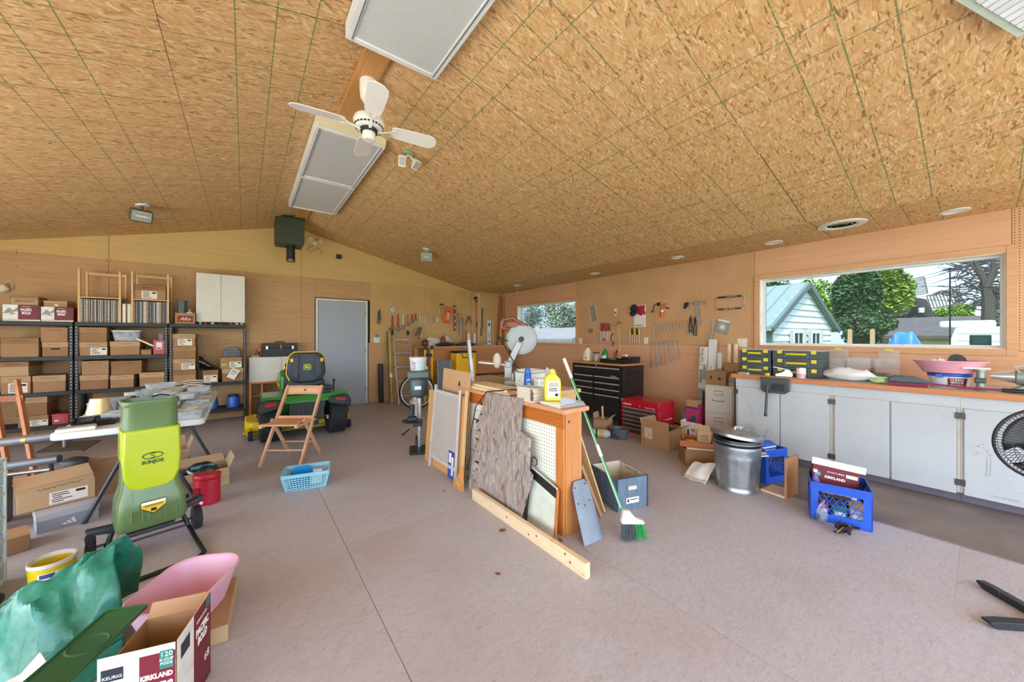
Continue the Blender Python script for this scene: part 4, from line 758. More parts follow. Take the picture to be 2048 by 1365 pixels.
obj('seat_cushion', PM([(cx - .22, zs - .03), (cx + .22, zs - .03), (cx + .24, zs + .03), (cx + .2, zs + .08), (cx - .2, zs + .08), (cx - .24, zs + .03)], .06, .46), SEATM, t, bevel=.03, seg=3); obj('seat_bracket', BX(cx - .15, cx + .15, .05, .4, .645, .672), DARK, t)
# front half
obj('hood', PM([(.72, .34), (.72, .78), (.85, .86), (1.25, .80), (1.48, .66), (1.50, .40)], -.23, .23, 'yz'), JG, t, bevel=.04, seg=3); obj('hood_stripe', BX(-.232, -.228, .85, 1.4, .58, .63).box(.228, .232, .85, 1.4, .58, .63), JY, t)
obj('dash', PM([(.60, .55), (.60, .80), (.70, .90), (.76, .84), (.76, .5)], -.18, .18, 'yz'), BLKP, t, bevel=.02); obj('steering_wheel', TB([(.17 * math.cos(a), .60 + .15 * math.sin(a), .93 + .08 * math.sin(a)) for a in [k * PI / 10 for k in range(20)]], .014, 8, closed=True).tube([(0, .60, .93), (0, .68, .80)], .02), BLKP, t)
obj('footboard', BX(-.42, .42, .25, 1.0, .30, .34).box(-.12, .12, .2, 1.45, .2, .34), JG, t)
dk = obj('mower_deck', PM([(-.66, .35), (-.60, .22), (-.3, .2), (.3, .2), (.62, .22), (.66, .4), (.6, .95), (.2, 1.0), (-.4, 1.0), (-.66, .8)], .09, .22, 'xy'), JY, t, bevel=.025, seg=3)
obj('deck_lip', PM([(-.68, .33), (-.61, .19), (.63, .19), (.68, .4), (.62, .97), (.2, 1.02), (-.4, 1.02), (-.68, .82)], .06, .09, 'xy'), mat('deck_edge', '#b39a1e', .5), t)
for s in (-1, 1): obj('gauge_wheel', LT([(.0, -.025), (.05, -.025), (.06, -.015), (.06, .015), (.05, .025), (0, .025)], 20, tf=MT((s * .60, .15, .06), (0, 90, 0))), RUB, t); obj('gauge_arm', BX(s * .6 - .04, s * .6 - .03, .13, .24, .05, .16), JY, t); obj('spindle_cover', LT([(.11, .22), (.10, .27), (.03, .30), (0, .30)], 16, tf=MT((s * .42, .55, 0))), DARK, t)
# folding wooden chair
CHW = wood('beech_wood', '#d09f76', '#e0b48c', .45, axis=2); CHX = wood('beech_slat', '#d09f76', '#e0b48c', .45, axis=0)
t = thing('folding_chair', 'wooden folding chair standing behind the green mower', 'chair', (.43, 4.6, 0), R(-35))
for s in (-1, 1):
    obj('leg', M().bar((s * .205, -.24, 0), (s * .195, .25, .79), .024, .042, (0, 1, .6)), CHW, t, bevel=.005); obj('leg', M().bar((s * .172, .24, 0), (s * .172, -.10, .47), .022, .036, (0, 1, -.6)), CHW, t, bevel=.004)
    obj('pivot', TB([(s * .16, .045, .46), (s * .235, .045, .46)], .010, 8), DARK, t)
bkr = obj('backrest', M().grid(lambda u, v: ((u - .5) * .37, .205 + .03 * v + .035 * math.sin(PI * u), .69 + .10 * v), 10, 2), CHX, t, solid=.016); obj('grommet', LT([(.009, 0), (.013, .003), (.012, .006), (.0, .006)], 14, tf=MT((0, .245, .74), (90, 0, 0))), mat('green_badge', '#3c4a2c', .4), bkr)
sl_ = obj('seat', BX(-.195, .195, -.27, -.21, .435, .455).box(-.16, .16, .09, .13, .435, .455), CHX, t, bevel=.006)
for k in range(6): obj('seat_slat', BX(-.158 + k * .054, -.112 + k * .054, -.21, .11, .44, .456), CHX, sl_, bevel=.003)
obj('seat_rail', BX(-.195, -.165, -.27, .12, .415, .437).box(.165, .195, -.27, .12, .415, .437), CHX, t); obj('stretcher', TB([(-.195, -.145, .15), (.195, -.145, .15)], .009), CHX, t); obj('stretcher', TB([(-.17, .15, .16), (.17, .15, .16)], .009), CHX, t); obj('rear_rail', BX(-.19, .19, .035, .055, .452, .48), CHX, t)
# light blue basket with a dustpan
BB = mat('light_blue_plastic', '#8fcadb', .4, var=.05); t = thing('plastic_basket', 'light blue slotted plastic basket on the floor in front of the chair', 'basket', (.46, 3.74, 0), R(-12))
w0, d0, w1, d1_, h = .30, .20, .37, .27, .145
obj('base', PM(rrect(w0, d0, .02), 0, .006, 'xy'), BB, t); obj('rim', TB([(x, y, h) for x, y in rrect(w1, d1_, .03)], .008, 6, closed=True).tube([(x, y, h - .02) for x, y in rrect(w1 * .985, d1_ * .985, .03)], .004, 6, closed=True), BB, t)
for k, (a, hw0, hw1, e0, e1) in enumerate(((0, w0 / 2, w1 / 2, d0 / 2, d1_ / 2), (180, w0 / 2, w1 / 2, d0 / 2, d1_ / 2), (90, d0 / 2, d1_ / 2, w0 / 2, w1 / 2), (270, d0 / 2, d1_ / 2, w0 / 2, w1 / 2))):
    b = M(); q = lambda f, z, hw0=hw0, hw1=hw1, e0=e0, e1=e1: (f * (hw0 + (hw1 - hw0) * z / h) * .985, -(e0 + (e1 - e0) * z / h), z)
    n = 15 if k < 2 else 11
    for i in range(n + 1): f = -1 + 2 * i / n; b.bar(q(f, .003), q(f, h), .006 if 0 < i < n else .02, .003, (0, 1, 0))
    for z in (.022, .042, .062, .082, .102): b.bar(q(-1, z), q(1, z), .003, .007, (0, 0, 1))
    b.bar(q(-1, h - .012), q(1, h - .012), .003, .026, (0, 0, 1)); obj('lattice_side', b, BB, t, rot=(0, 0, R(a)))
bp = (.46, 3.74)
t = thing('dustpan', 'blue dustpan lying inside the light blue basket', 'dustpan', (.43, 3.76, .012), R(-12)); obj('pan', PM([(-.10, 0), (.09, 0), (.09, .05), (.07, .15), (.03, .175), (-.06, .17), (-.10, .12)], -.0, .012, 'xz', tf=MT((0, .04, 0), (18, 0, 0))).box(-.10, .09, -.07, .05, 0, .006), mat('mid_blue', '#1f7fc0', .4), t, bevel=.003); obj('handle', M().bar((.0, .04, .01), (.06, -.06, .05), .022, .012), MATS['mid_blue'], t)
t = thing('paper_booklet', 'white booklet standing inside the light blue basket', 'paper', (.53, 3.72, .01), R(-12)); obj('sheet', BX(-.04, .05, -.03, -.026, 0, .09).box(-.04, .05, .0, .003, 0, .10), PAPER, t); obj('cover', BX(-.04, .05, .03, .034, 0, .115), mat('pale_cover', '#cfe0e4', .6), t)
# white cabinet on a wooden stand beside the door, with a black case
Yc = 7.33; x0, x1 = .06, .80; t = thing('base_cabinet', 'low white cabinet on a wooden stand beside the grey door', 'cabinet', (x0, Yc, 0)); W = x1 - x0
obj('body', BX(0, W, .018, .33, .60, 1.02), CW, t, smooth=0)
for k in (0, 1): obj('door', BX((0, .46)[k] + .003, (.458, W)[k] - .003, 0, .017, .605, 1.015), CW, t, bevel=.002)
obj('stand_top', BX(0, W, .01, .33, .57, .60), STAIN, t)
for xx in (.0, .16, .42, W - .03): obj('stand_panel', BX(xx, xx + .03, .02, .33, 0, .57), STAINZ, t)
obj('stand_shelf', BX(.03, W - .03, .03, .32, .36, .38), STAIN, t); obj('stand_back', BX(.0, W, .318, .33, 0, .57), PLYB, t)
t = thing('tool_case', 'black tool case with chrome latches on the white cabinet', 'case', (.50, 7.42, 1.021)); CASE = mat('black_case', '#2d2b2e', .55, var=.12)
obj('case_body', BX(-.26, .26, 0, .16, 0, .15), CASE, t, bevel=.005); obj('case_lid', BX(-.26, .26, 0, .16, .152, .235), CASE, t, bevel=.005); obj('handle', TB([(-.07, .08, .23), (-.06, .08, .258), (.06, .08, .258), (.07, .08, .23)], .008), BLACK, t)
for s in (-1, 1): obj('latch', BX(s * .19 - .015, s * .19 + .015, -.006, 0, .13, .185).box(s * .19 - .01, s * .19 + .01, -.010, -.006, .14, .165), STEEL, t, bevel=.002)
text('LINE', .022, PAPER, t, (.01, -.001, .17), rot=(90, 90, 0))
tag(obj('orange_level', BX(-.02, .02, 0, .05, 0, .15).box(-.015, .015, -.002, 0, .03, .1, 1), [ORANGE, INK], loc=(.20, 7.45, 1.021), bevel=.003), 'orange tool standing left of the black case', 'tool'); tag(obj('scrap_stick', M().bar((0, 0, 0), (.10, .0, .20), .02, .012), PINE, loc=(.09, 7.6, 1.021)), 'thin wooden stick leaning beside the orange tool', 'stick')
tag(obj('tape_roll', LT([(.035, 0), (.055, 0), (.055, .03), (.035, .03), (.035, 0)], 24), mat('pale_green_tape', '#9fb8a4', .6), loc=(.155, 7.42, 1.021)), 'pale green tape roll on the white cabinet', 'tape')
# white folding table
TZ = .735; t = thing('folding_table', 'white plastic folding table covered with clear parts boxes', 'table', (-.625, 4.5, 0)); TT = mat('table_white', '#dfe4ea', .45, var=.03)
obj('tabletop', PM(rrect(.76, 1.82, .05), TZ - .045, TZ, 'xy'), TT, t, bevel=.008); TL = mat('table_steel', '#3f464e', .4, .4)
for y in (-.56, .80):
    for s in (-1, 1): obj('leg', TB([(s * .10, y * .82, TZ - .05), (s * .10, y, .52), (s * .12, y, .44), (s * .30, y, .02), (s * .31, y, 0)], .014, 10), TL, t)
    obj('leg_brace', TB([(-.16, y, .36), (.16, y, .36)], .01), TL, t)
obj('underframe', BX(-.3, -.27, -.8, .8, TZ - .075, TZ - .045).box(.27, .3, -.8, .8, TZ - .075, TZ - .045), TL, t)
METALBITS = mat('metal_bits', '#a4a8aa', .4, .4, var=.6, scale=70); tm = TZ + .001
def parts_box(px, py, w_, d, h, rz, label, fill=None, z=tm, lid=True):
    p = G(px, py, z); t = thing('parts_box', label, 'container', (p.x, p.y + d / 2, z), R(rz), 'clear parts boxes on the white table')
    obj('tub_body', M().shell(rrect(w_ * .92, d * .92, .012), rrect(w_, d, .012), 0, h * .85, .002), MILKY, t); obj('contents', PM(rrect(w_ * .8, d * .8, .01), .003, h * .45, 'xy'), fill or METALBITS, t)
    if lid: l = obj('lid', PM(rrect(w_ * 1.03, d * 1.03, .012), h * .85, h, 'xy'), MILKY, t, bevel=.002); obj('lid_label', BX(-w_ * .25, w_ * .15, -d * .2, d * .1, h + .0003, h + .001), PAPER, l)
    obj('divider', BX(-.001, .001, -d * .42, d * .42, .003, h * .8).box(-w_ * .42, w_ * .42, -.001, .001, .003, h * .8), CLEAR, t); return t
r_ = random.Random(12); k = 0
ordn = ('first', 'second', 'third', 'fourth', 'fifth')
for row, (y, n) in enumerate(((3.70, 2), (3.90, 3), (4.09, 3), (4.28, 3), (4.48, 3), (4.70, 3))):
    for i in range(n):
        w_, d, h = r_.uniform(.15, .19), r_.uniform(.12, .15), r_.uniform(.045, .075); x = -.33 - i * .205 + r_.uniform(-.01, .01)
        t = parts_box(1, 900, w_, d, h, r_.uniform(-6, 6), 'clear parts box, %s row from the near table edge, %s from the right' % ((ordn + ('sixth',))[row], ordn[i]), fill=(METALBITS, mat('bits_dark', '#6d7074', .5, .3, var=.5, scale=60), mat('bits_pale', '#d8dadc', .5, .2, var=.4, scale=60))[k % 3]); t.location = (x, y, tm); k += 1
for i, (x, y, zz, lb) in enumerate(((-.42, 4.29, .075, 'upper clear box stacked on the fourth row at the right'), (-.56, 4.50, .08, 'upper clear box stacked on the fifth row in the middle'), (-.36, 4.72, .08, 'upper clear box stacked on the sixth row at the right'), (-.72, 4.71, .08, 'upper clear box stacked on the sixth row at the left'), (-.70, 4.10, .075, 'upper clear box stacked on the third row at the left'))):
    t = parts_box(1, 900, .17, .13, .05, 8 * i - 14, lb, z=tm); t.location = (x, y, tm + zz)
for i, (x, y, w_, d, lb) in enumerate(((-.42, 4.93, .24, .14, 'cream paper sheets piled behind the clear parts boxes'), (-.45, 5.10, .30, .12, 'white foam tray lying across the bags at the far end of the table'))): t = thing('paper_sheets', lb, 'paper', (x, y, tm + (.095 if i == 0 else .125)), R(-14 + 25 * i)); obj('sheet', M().grid(lambda u, v: ((u - .5) * w_, (v - .5) * d, .02 * math.sin(PI * u) * (1 - v)), 6, 4), PAPER if i else mat('cream_paper', '#d9c9a4', .7), t, solid=.006); obj('sheet', M().grid(lambda u, v: ((u - .48) * w_, (v - .45) * d, .014 + .03 * math.sin(PI * u) * (1 - v)), 6, 4), PAPER, t, solid=.004)
for i, (nm, m, w_, d, h) in enumerate((('black tray at the bottom', BLACK, .26, .18, .03), ('white tray, second from the bottom,', WHITE, .25, .17, .025), ('grey tray in the middle', GREY, .26, .16, .03), ('cream tray, second from the top,', mat('cream_paper', '#d9c9a4', .7), .29, .17, .025), ('clear lid on top', MILKY, .22, .15, .05))):
    tag(obj('stacked_tray', M().shell(rrect(w_ * .9, d * .88, .02), rrect(w_, d, .02), 0, h, .003), m, loc=(-.66 + .01 * (i % 2), 4.885 + .004 * i, tm + .205 - .2 + sum((.031, .026, .031, .026, .0)[:i])), rot=(0, 0, R(6 * i - 10))), nm + ' of the far tray stack on the table', 'tray', 'tray stack on the table')
for i, (x, y, c, lb) in enumerate(((-.76, 4.90, '#e4e4e0', 'white lettered small box beside the tray stack'), (-.52, 5.30, '#c9a45c', 'tan tin with swirled print near the far table edge'))):
    t = thing('small_box', lb, 'box', (x - .12 * (1 - i), y + .11 * (1 - i), tm), R(12)); obj('carton', BX(-.05, .05, -.04, .04, 0, .085), mat('smallbox_%d' % i, c, .5, var=.12, scale=30), t, bevel=.003); obj('print', BX(-.035, .035, -.0412, -.04, .03, .055), RED if i == 0 else CREAM, t)
# seed tray, gold cup, blue boxes, papers on the left side of the table
t = thing('seed_tray', 'black seed tray at the near left corner of the table', 'tray', (-.86, 3.86, tm), R(10)); obj('tray_body', M().shell(rrect(.19, .24, .015), rrect(.22, .27, .015), 0, .035, .003), BLACK, t)
for i in range(2):
    for j in range(3): obj('cell', M().shell(rrect(.06, .05, .01, 2), rrect(.075, .065, .01, 2), .004, .04, .002), mat('cell_black', '#2c2e33', .4), t, loc=(-.045 + i * .09, -.08 + j * .08, 0))
t = thing('paper_stack', 'white paper stack at the near left edge of the table', 'paper', (-.90, 3.66, tm), R(8)); obj('sheet', BX(-.085, .085, -.04, .05, 0, .02), PAPER, t); obj('cover', BX(-.08, .08, -.035, .045, .0205, .024), mat('grey_cover', '#9ea2a4', .6), t)
t = thing('gold_cup', 'shiny gold paper cup upside down on the table', 'cup', (-.90, 4.13, tm + .03)); GOLD = mat('gold_foil', '#dcca98', .3, .55); obj('cup_body', LT([(.075, 0), (.072, .01), (.05, .12), (0, .121)], 28), GOLD, t); obj('cup_rim', TB([(.076 * math.cos(a), .076 * math.sin(a), .003) for a in [j * PI / 12 for j in range(24)]], .003, 6, closed=True), GOLD, t)
t = thing('grey_case', 'flat pale plastic case under the gold cup', 'case', (-.90, 4.13, tm)); obj('case_body', BX(-.085, .085, -.09, .09, 0, .028), mat('pale_plastic', '#cfd8df', .4), t, bevel=.004); obj('hinge', TB([(-.08, .092, .014), (.08, .092, .014)], .004), GREY, t)
for i, (x, y, c) in enumerate(((-.92, 4.36, '#a9c4d8'), (-.90, 4.55, '#8fb0c8'))):
    t = thing('blue_organizer', 'pale blue clear organizer on the table, %s the gold cup' % ('just behind', 'further behind')[i], 'container', (x, y, tm)); obj('body', BX(-.08, .08, -.08, .08, 0, .085), mat('blue_clear_%d' % i, c, .3, trans=.3), t, bevel=.004); obj('lid', BX(-.083, .083, -.083, .083, .086, .098), MILKY, t, bevel=.003); obj('tag', BX(-.03, .03, -.082, -.0805, .03, .07), PAPER, t)
t = thing('black_tray', 'black shallow tray on the far left of the table', 'tray', (-.90, 4.82, tm)); obj('tray_body', M().shell(rrect(.15, .2, .02), rrect(.17, .24, .02), 0, .06, .004), BLACK, t); obj('contents', PM(rrect(.12, .16, .02), .004, .04, 'xy'), METALBITS, t)
t = thing('lid_disc', 'black round lid lying near the right table edge', 'lid', (-.36, 3.645, tm + .07)) ; t.location = (-.47, 3.60, tm); t.scale = (.6, .6, .6); obj('disc', LT([(.07, 0), (.075, .006), (.07, .012), (0, .012)], 28), BLACK, t); obj('disc_rim', LT([(.072, .012), (.075, .016), (.068, .016)], 28), DARK, t)
def crumple(name, label, cat, c, s, m, seed=0, sq=.5, sub=2, group=None):
    r_ = random.Random(seed); b = M(); n, k = 12, 8; vs_ = []
    for i in range(k + 1):
        for j in range(n):
            a, e = 2 * PI * j / n, -PI / 2 + PI * i / k; q = 1 + r_.uniform(-.28, .28)
            vs_.append((s[0] * q * math.cos(a) * math.cos(e), s[1] * q * math.sin(a) * math.cos(e), max(-s[2] * .98, s[2] * (math.sin(e) * q))))
    fs = [(i * n + j, i * n + (j + 1) % n, (i + 1) * n + (j + 1) % n, (i + 1) * n + j) for i in range(k) for j in range(n)]
    b.add(vs_, fs); t = thing(name, label, cat, (c[0], c[1], c[2] + s[2]), group=group); obj('body', b, m, t, sub=1, smooth=60)
    return t
PLB = mat('white_film', '#dfe2e4', .25, var=.1, coat=.3); GRB = mat('grey_film', '#8d8f92', .25, var=.3, scale=20, coat=.3)
for i, (x, y, z, sx, sy, sz, m, lb) in enumerate(((-.40, 4.98, 0, .12, .10, .05, PLB, 'white plastic bag of parts on the far right of the table'), (-.65, 5.02, 0, .11, .10, .06, GRB, 'grey plastic bag of parts at the far end of the table, middle'), (-.45, 5.22, 0, .13, .10, .055, PLB, 'crumpled white bag at the very far end of the table'))):
    t = crumple('parts_bag', lb, 'bag', (x, y, tm + z), (sx, sy, sz), m, i); obj('bag_seal', BX(-sx * .6, sx * .6, -.002, .002, sz * .6, sz * 1.25), CLEAR, t)
t = thing('shipping_pouch', 'red and white label on a grey pouch at the far table end', 'bag', (-.64, 5.30, tm), R(5)); obj('pouch', BX(-.10, .10, -.06, .06, 0, .05), GRB, t, bevel=.015, seg=3); obj('label', BX(-.06, .06, -.062, -.0605, .012, .04).box(-.05, .05, -.0628, -.062, .02, .032, 1), [WINK, RED], t)
t = thing('bubble_mailer', 'cream padded envelope stacked at the far end of the table', 'envelope', (-.86, 5.24, tm), R(-12)); obj('envelope', BX(-.09, .09, -.07, .07, 0, .02).box(-.085, .08, -.065, .06, .0205, .04), mat('cream_paper', '#d9c9a4', .7), t, bevel=.006); obj('flap', BX(-.085, .08, .0, .055, .0405, .044), mat('cream_paper', '#d9c9a4', .7), t)
# garden shredder
OLV = mat('olive_plastic', '#5f7a4c', .38, var=.06, coat=.2); OLD = mat('dark_olive', '#566b38', .4, var=.06); LIME = mat('lime_plastic', '#aebf12', .32, var=.03, coat=.4); TUBB = mat('gloss_black_tube', '#24272b', .25, .3, var=.1)
t = thing('garden_shredder', 'green and lime garden shredder on a black wheeled stand', 'shredder', (-.46, 3.13, 0), R(15))
def ring(w_, d, r, z, cy=0): return [(x, y + cy, z) for x, y in rrect(w_, d, r, 4)]
b = M(); secs = [ring(.30, .22, .03, .185, .09), ring(.322, .26, .035, .22, .09), ring(.308, .25, .04, .36, .09), ring(.268, .215, .04, .43, .10), ring(.262, .205, .04, .50, .10), ring(.245, .205, .05, .76, .105)]
n = len(secs[0]); b.add(sum(secs, []), [(k * n + i, k * n + (i + 1) % n, (k + 1) * n + (i + 1) % n, (k + 1) * n + i) for k in range(5) for i in range(n)] + [tuple(range(n - 1, -1, -1)), tuple(5 * n + i for i in range(n))]); bd = obj('body', b, OLV, t)
b = M(); secs = [ring(.25, .215, .05, .755, .105), ring(.245, .215, .05, .93, .105), ring(.262, .23, .05, .945, .105), ring(.262, .23, .05, .965, .105), ring(.24, .20, .05, .965, .105), ring(.20, .16, .04, .80, .105)]
b.add(sum(secs, []), [(k * n + i, k * n + (i + 1) % n, (k + 1) * n + (i + 1) % n, (k + 1) * n + i) for k in range(5) for i in range(n)] + [tuple(5 * n + i for i in range(n))]); hp = obj('hopper', b, OLV, t); obj('hopper_divider', BX(-.10, .10, .09, .10, .80, .93), OLD, hp); obj('strap', TB([(.02, .17, .967), (.06, .2, .975), (.10, .18, .967)], .005, 6), BLACK, hp)
pn = [(-.125, .79), (.125, .79), (.132, .60), (.125, .50), (.10, .44), (.06, .415), (-.06, .415), (-.10, .44), (-.125, .50), (-.132, .60)]
pf = obj('lime_cover', PM(pn, -.012, .03), LIME, t, bevel=.012, seg=3)
for s in (-1, 1): obj('lime_side', BX(s * .126 - .008, s * .126 + .008, .02, .17, .60, .79), LIME, t, bevel=.006)
obj('logo_ring', TB([(.0 + .045 * math.cos(a), -.013, .622 + .018 * math.sin(a)) for a in [k * PI / 12 for k in range(24)]], .0028, 5, closed=True).tube([(-.012, -.013, .606), (.012, -.013, .612), (-.01, -.013, .630), (.014, -.013, .638)], .003, 5), mat('logo_green', '#2f4a22', .5), pf); text('SUNJOE', .019, MATS['logo_green'], pf, (0, -.0125, .583), w_=.10, bold=.0015)
for k in range(3): obj('recess', PM([(-.022, 0), (.022, 0), (.022, .075), (-.022, .075)], -.004, .004), OLD, t, loc=(-.07 + k * .075, -.0375, .232)); 
for k in range(3): obj('recess_lip', BX(-.026, -.022, -.006, 0, 0, .08).box(.022, .026, -.006, 0, 0, .08).box(-.026, .026, -.006, 0, .075, .08), OLV, t, loc=(-.07 + k * .075, -.0385, .23), bevel=.002)
wl_ = obj('warning_label', PM([(-.055, .37), (.055, .37), (.055, .335), (.0, .295), (-.055, .335)], -.0035, -.001), mat('warning_yellow', '#e0b81c', .5), t, smooth=0); obj('label_top', BX(-.052, .052, -.0045, -.0035, .352, .368), WINK, wl_); obj('label_lines', BX(-.045, .045, -.0045, -.0035, .346, .349).box(-.04, .04, -.0045, -.0035, .339, .342).box(-.012, .012, -.0045, -.0035, .308, .326), INK, wl_); obj('label_edge', TB([(a, -.003, c) for a, c in ((-.056, .371), (.056, .371), (.056, .334), (.0, .293), (-.056, .334))], .002, 4, closed=True), INK, wl_)
wl_.location = (0, -.043, -.02)
obj('motor_base', BX(-.11, .11, .02, .19, .15, .186), BLACK, t, bevel=.01); obj('side_wing', PM([(-.13, 0), (-.26, .03), (-.27, .06), (-.13, .05)], .06, .12, 'xz', tf=MT((0, 0, .17))), mat('dark_slate', '#2c363d', .4), t, bevel=.01); obj('side_wing', PM([(.13, .02), (.26, .06), (.27, .10), (.13, .06)], .10, .16, 'xz', tf=MT((0, 0, .15))), mat('dark_slate', '#2c363d', .4), t, bevel=.01)
for s in (-1, 1):
    obj('frame_leg', TB([(s * .15, .14, .19), (s * .17, .14, .12), (s * .19, .12, .06), (s * .20, .05, .026), (s * .20, -.26, .014), (s * .16, -.30, .014)], .0125, 10), TUBB, t)
    wh = obj('wheel', LT([(.02, -.022), (.07, -.022), (.078, -.012), (.078, .012), (.07, .022), (.02, .022)], 28, tf=MT((s * .245, .19, .078), (0, 90, 0))), RUB, t); obj('wheel_hub', LT([(0, s * .026), (.05, s * .026), (.058, s * .018), (.058, -s * .0)], 20, tf=MT((s * .245, .19, .078), (0, 90, 0))), LIME if s < 0 else BLACK, wh)
    b = M()
    for k in range(22): a = k * PI / 11; b.cb((s * .245, .19 + .077 * math.cos(a), .078 + .077 * math.sin(a)), (.036, .010, .006), (a - PI / 2, 0, 0))
    stuff(obj('wheel_tread', b, RUB, wh, smooth=0))
obj('front_foot', TB([(-.16, -.30, .014), (.16, -.30, .014)], .0125, 10), TUBB, t); obj('axle', TB([(-.245, .19, .078), (.245, .19, .078)], .008, 8), TUBB, t); obj('cross_bar', TB([(-.19, .12, .07), (.19, .12, .07)], .007, 8), TUBB, t)
# under and beside the table
def open_box(name, label, c, w_, d, h, rz, m=CARD2, flaps=((1, 60), (1, 50), (1, 70), (1, 50)), cat='box', fl=.6, inner=None, group=None):
    """open carton; flaps (on/off, degrees outwards from upright) for front, right, back, left"""
    t = thing(name, label, cat, c, R(rz), group); e = .004
    obj('carton', BX(-w_ / 2, w_ / 2, -d / 2, -d / 2 + e, 0, h).box(-w_ / 2, w_ / 2, d / 2 - e, d / 2, 0, h).box(-w_ / 2, -w_ / 2 + e, -d / 2 + e, d / 2 - e, 0, h).box(w_ / 2 - e, w_ / 2, -d / 2 + e, d / 2 - e, 0, h).box(-w_ / 2, w_ / 2, -d / 2, d / 2, 0, e), m, t, smooth=0)
    for k, (on, an) in enumerate(flaps):
        if not on: continue
        wd = (w_, d)[k % 2]; of = (d, w_)[k % 2] / 2; L = min(w_, d) * fl * .8
        ang = (0, 90, 180, 270)[k]
        o = obj('flap', PM([(-wd / 2 + .004, 0), (wd / 2 - .004, 0), (wd / 2 - .012, L), (-wd / 2 + .012, L)], -e / 2, e / 2, 'xz', tf=MT((0, 0, 0), (an, 0, 0))), inner or m, t, rot=(0, 0, R(ang)), smooth=0)
        o.location = Matrix.Rotation(R(ang), 3, 'Z') @ Vector((0, -of, h))
    return t
t = open_box('open_carton', 'open carton holding a black bag under the right end of the table', (-.30, 4.30, 0), .34, .28, .16, 8, CARD2, ((1, 115), (1, 25), (1, 60), (0, 0)), fl=.45); obj('shipping_label', BX(.1705, .172, -.10, -.02, .02, .13), PAPER, t); obj('label_print', BX(.172, .1725, -.09, -.03, .03, .06).box(.172, .1725, -.09, -.05, .08, .12), INK, t)
t = crumple('plastic_package', 'black shiny plastic package lying in the open carton under the table', 'package', (-.30, 4.29, .10), (.14, .10, .055), mat('dark_film', '#1c2430', .15, var=.3, coat=.6), 21); obj('print_band', BX(-.09, .07, -.075, -.06, -.005, .02, 0, MT(rot=(-25, 0, 8))), mat('teal_print', '#3d8a8c', .4), t)
t = thing('red_canister', 'large red plastic canister with grip beside the open carton', 'canister', (-.245, 3.83, 0), R(-10))
obj('canister_body', PM([(x * 1.0, y) for x, y in ell(.088, .068, 28)], 0, .20, 'xy').prism(ell(.082, .062, 28), .20, .206, 'xy'), RED, t, bevel=.006); obj('lid', PM(ell(.092, .072, 28), .206, .245, 'xy'), RED, t, bevel=.012, seg=3); obj('grip', BX(-.07, -.035, -.072, -.04, .05, .15).box(-.065, -.04, -.076, -.072, .055, .145), mat('dark_red', '#8a1020', .4), t, bevel=.006); obj('cap_dot', LT([(.012, 0), (.012, .002), (0, .002)], 14, tf=MT((-.02, -.068, .03), (90, 0, 0))), WINK, t)
open_box('open_carton', 'tall open carton with blue print under the table, behind the shredder', (-.58, 4.97, 0), .22, .20, .22, 10, CARD2, ((0, 0), (1, 20), (1, 30), (1, 90)), fl=.7); t = bpy.data.objects['open_carton.001']; obj('blue_print', BX(.03, .11, -.112, -.111, .0, .10), mat('navy_print', '#27418c', .5), t); obj('yellow_print', BX(.1205, .121, -.08, .05, .05, .12), mat('mustard_print', '#c9a24a', .5), t)
tag(obj('black_cord_coil', TB([(.06 * math.cos(a) * (1 + .12 * math.sin(3 * a)), .05 * math.sin(a), .012 + .004 * (k % 6)) for k, a in enumerate([j * PI / 7 for j in range(56)])], .006, 6), BLACK, loc=(-.44, 4.02, .0)), 'coil of black cord on the floor left of the red canister', 'cord')
# shoe boxes under the near left table corner
t = thing('shoe_box', 'pale grey shoe box with three slanted bars, on the floor under a brown box', 'box', (-1.045, 4.06, 0), R(20)); SHG = mat('blue_grey_box', '#9aa2b2', .55, var=.03); w_, d, h = .29, .22, .125
obj('box_body', BX(-w_ / 2 + .004, w_ / 2 - .004, -d / 2 + .004, d / 2 - .004, 0, h - .005), SHG, t, bevel=.002); obj('lid', BX(-w_ / 2, w_ / 2, -d / 2, d / 2, h - .045, h), mat('pale_box_lid', '#b4b6bc', .55), t, bevel=.002)
for k in range(3): obj('printed_bar', PM([(-.02 + k * .02, .02), (-.005 + k * .02, .02), (-.015 + k * .02 - .004, .035 + k * .012), (-.03 + k * .02 - .002, .028 + k * .012)], -d / 2 + .002, -d / 2 + .004), WINK, t)
t = thing('shoe_box', 'brown stickered shoe box with loose lid on the grey shoe box', 'box', (-1.13, 4.20, h + .004), R(18)); w_, d, hh = .36, .27, .15
obj('box_body', BX(-w_ / 2 + .004, w_ / 2 - .004, -d / 2 + .004, d / 2 - .004, 0, hh), CARD2, t, bevel=.002); obj('sticker', sticker_b(-.04, .14, .015, .10, -d / 2 + .004, 3), [PAPER, INK], t); l = obj('lid', BX(-w_ / 2, w_ / 2, -d / 2, -d / 2 + .003, -.055, 0).box(-w_ / 2, w_ / 2, d / 2 - .003, d / 2, -.055, 0).box(-w_ / 2, -w_ / 2 + .003, -d / 2, d / 2, -.055, 0).box(w_ / 2 - .003, w_ / 2, -d / 2, d / 2, -.055, 0).box(-w_ / 2, w_ / 2, -d / 2, d / 2, -.003, 0), CARD2, t, loc=(-.012, 0, hh + .035), rot=(R(6), R(-4), 0), smooth=0); scrib(l, .02, -d / 2 - .001, -.03, .2, .02, 77); obj('triangle_mark', PM([(-.02, 0), (.02, 0), (0, .035)], 0, .001, 'yz', tf=MT((w_ / 2 - .0035, 0, .06))), INK, t)
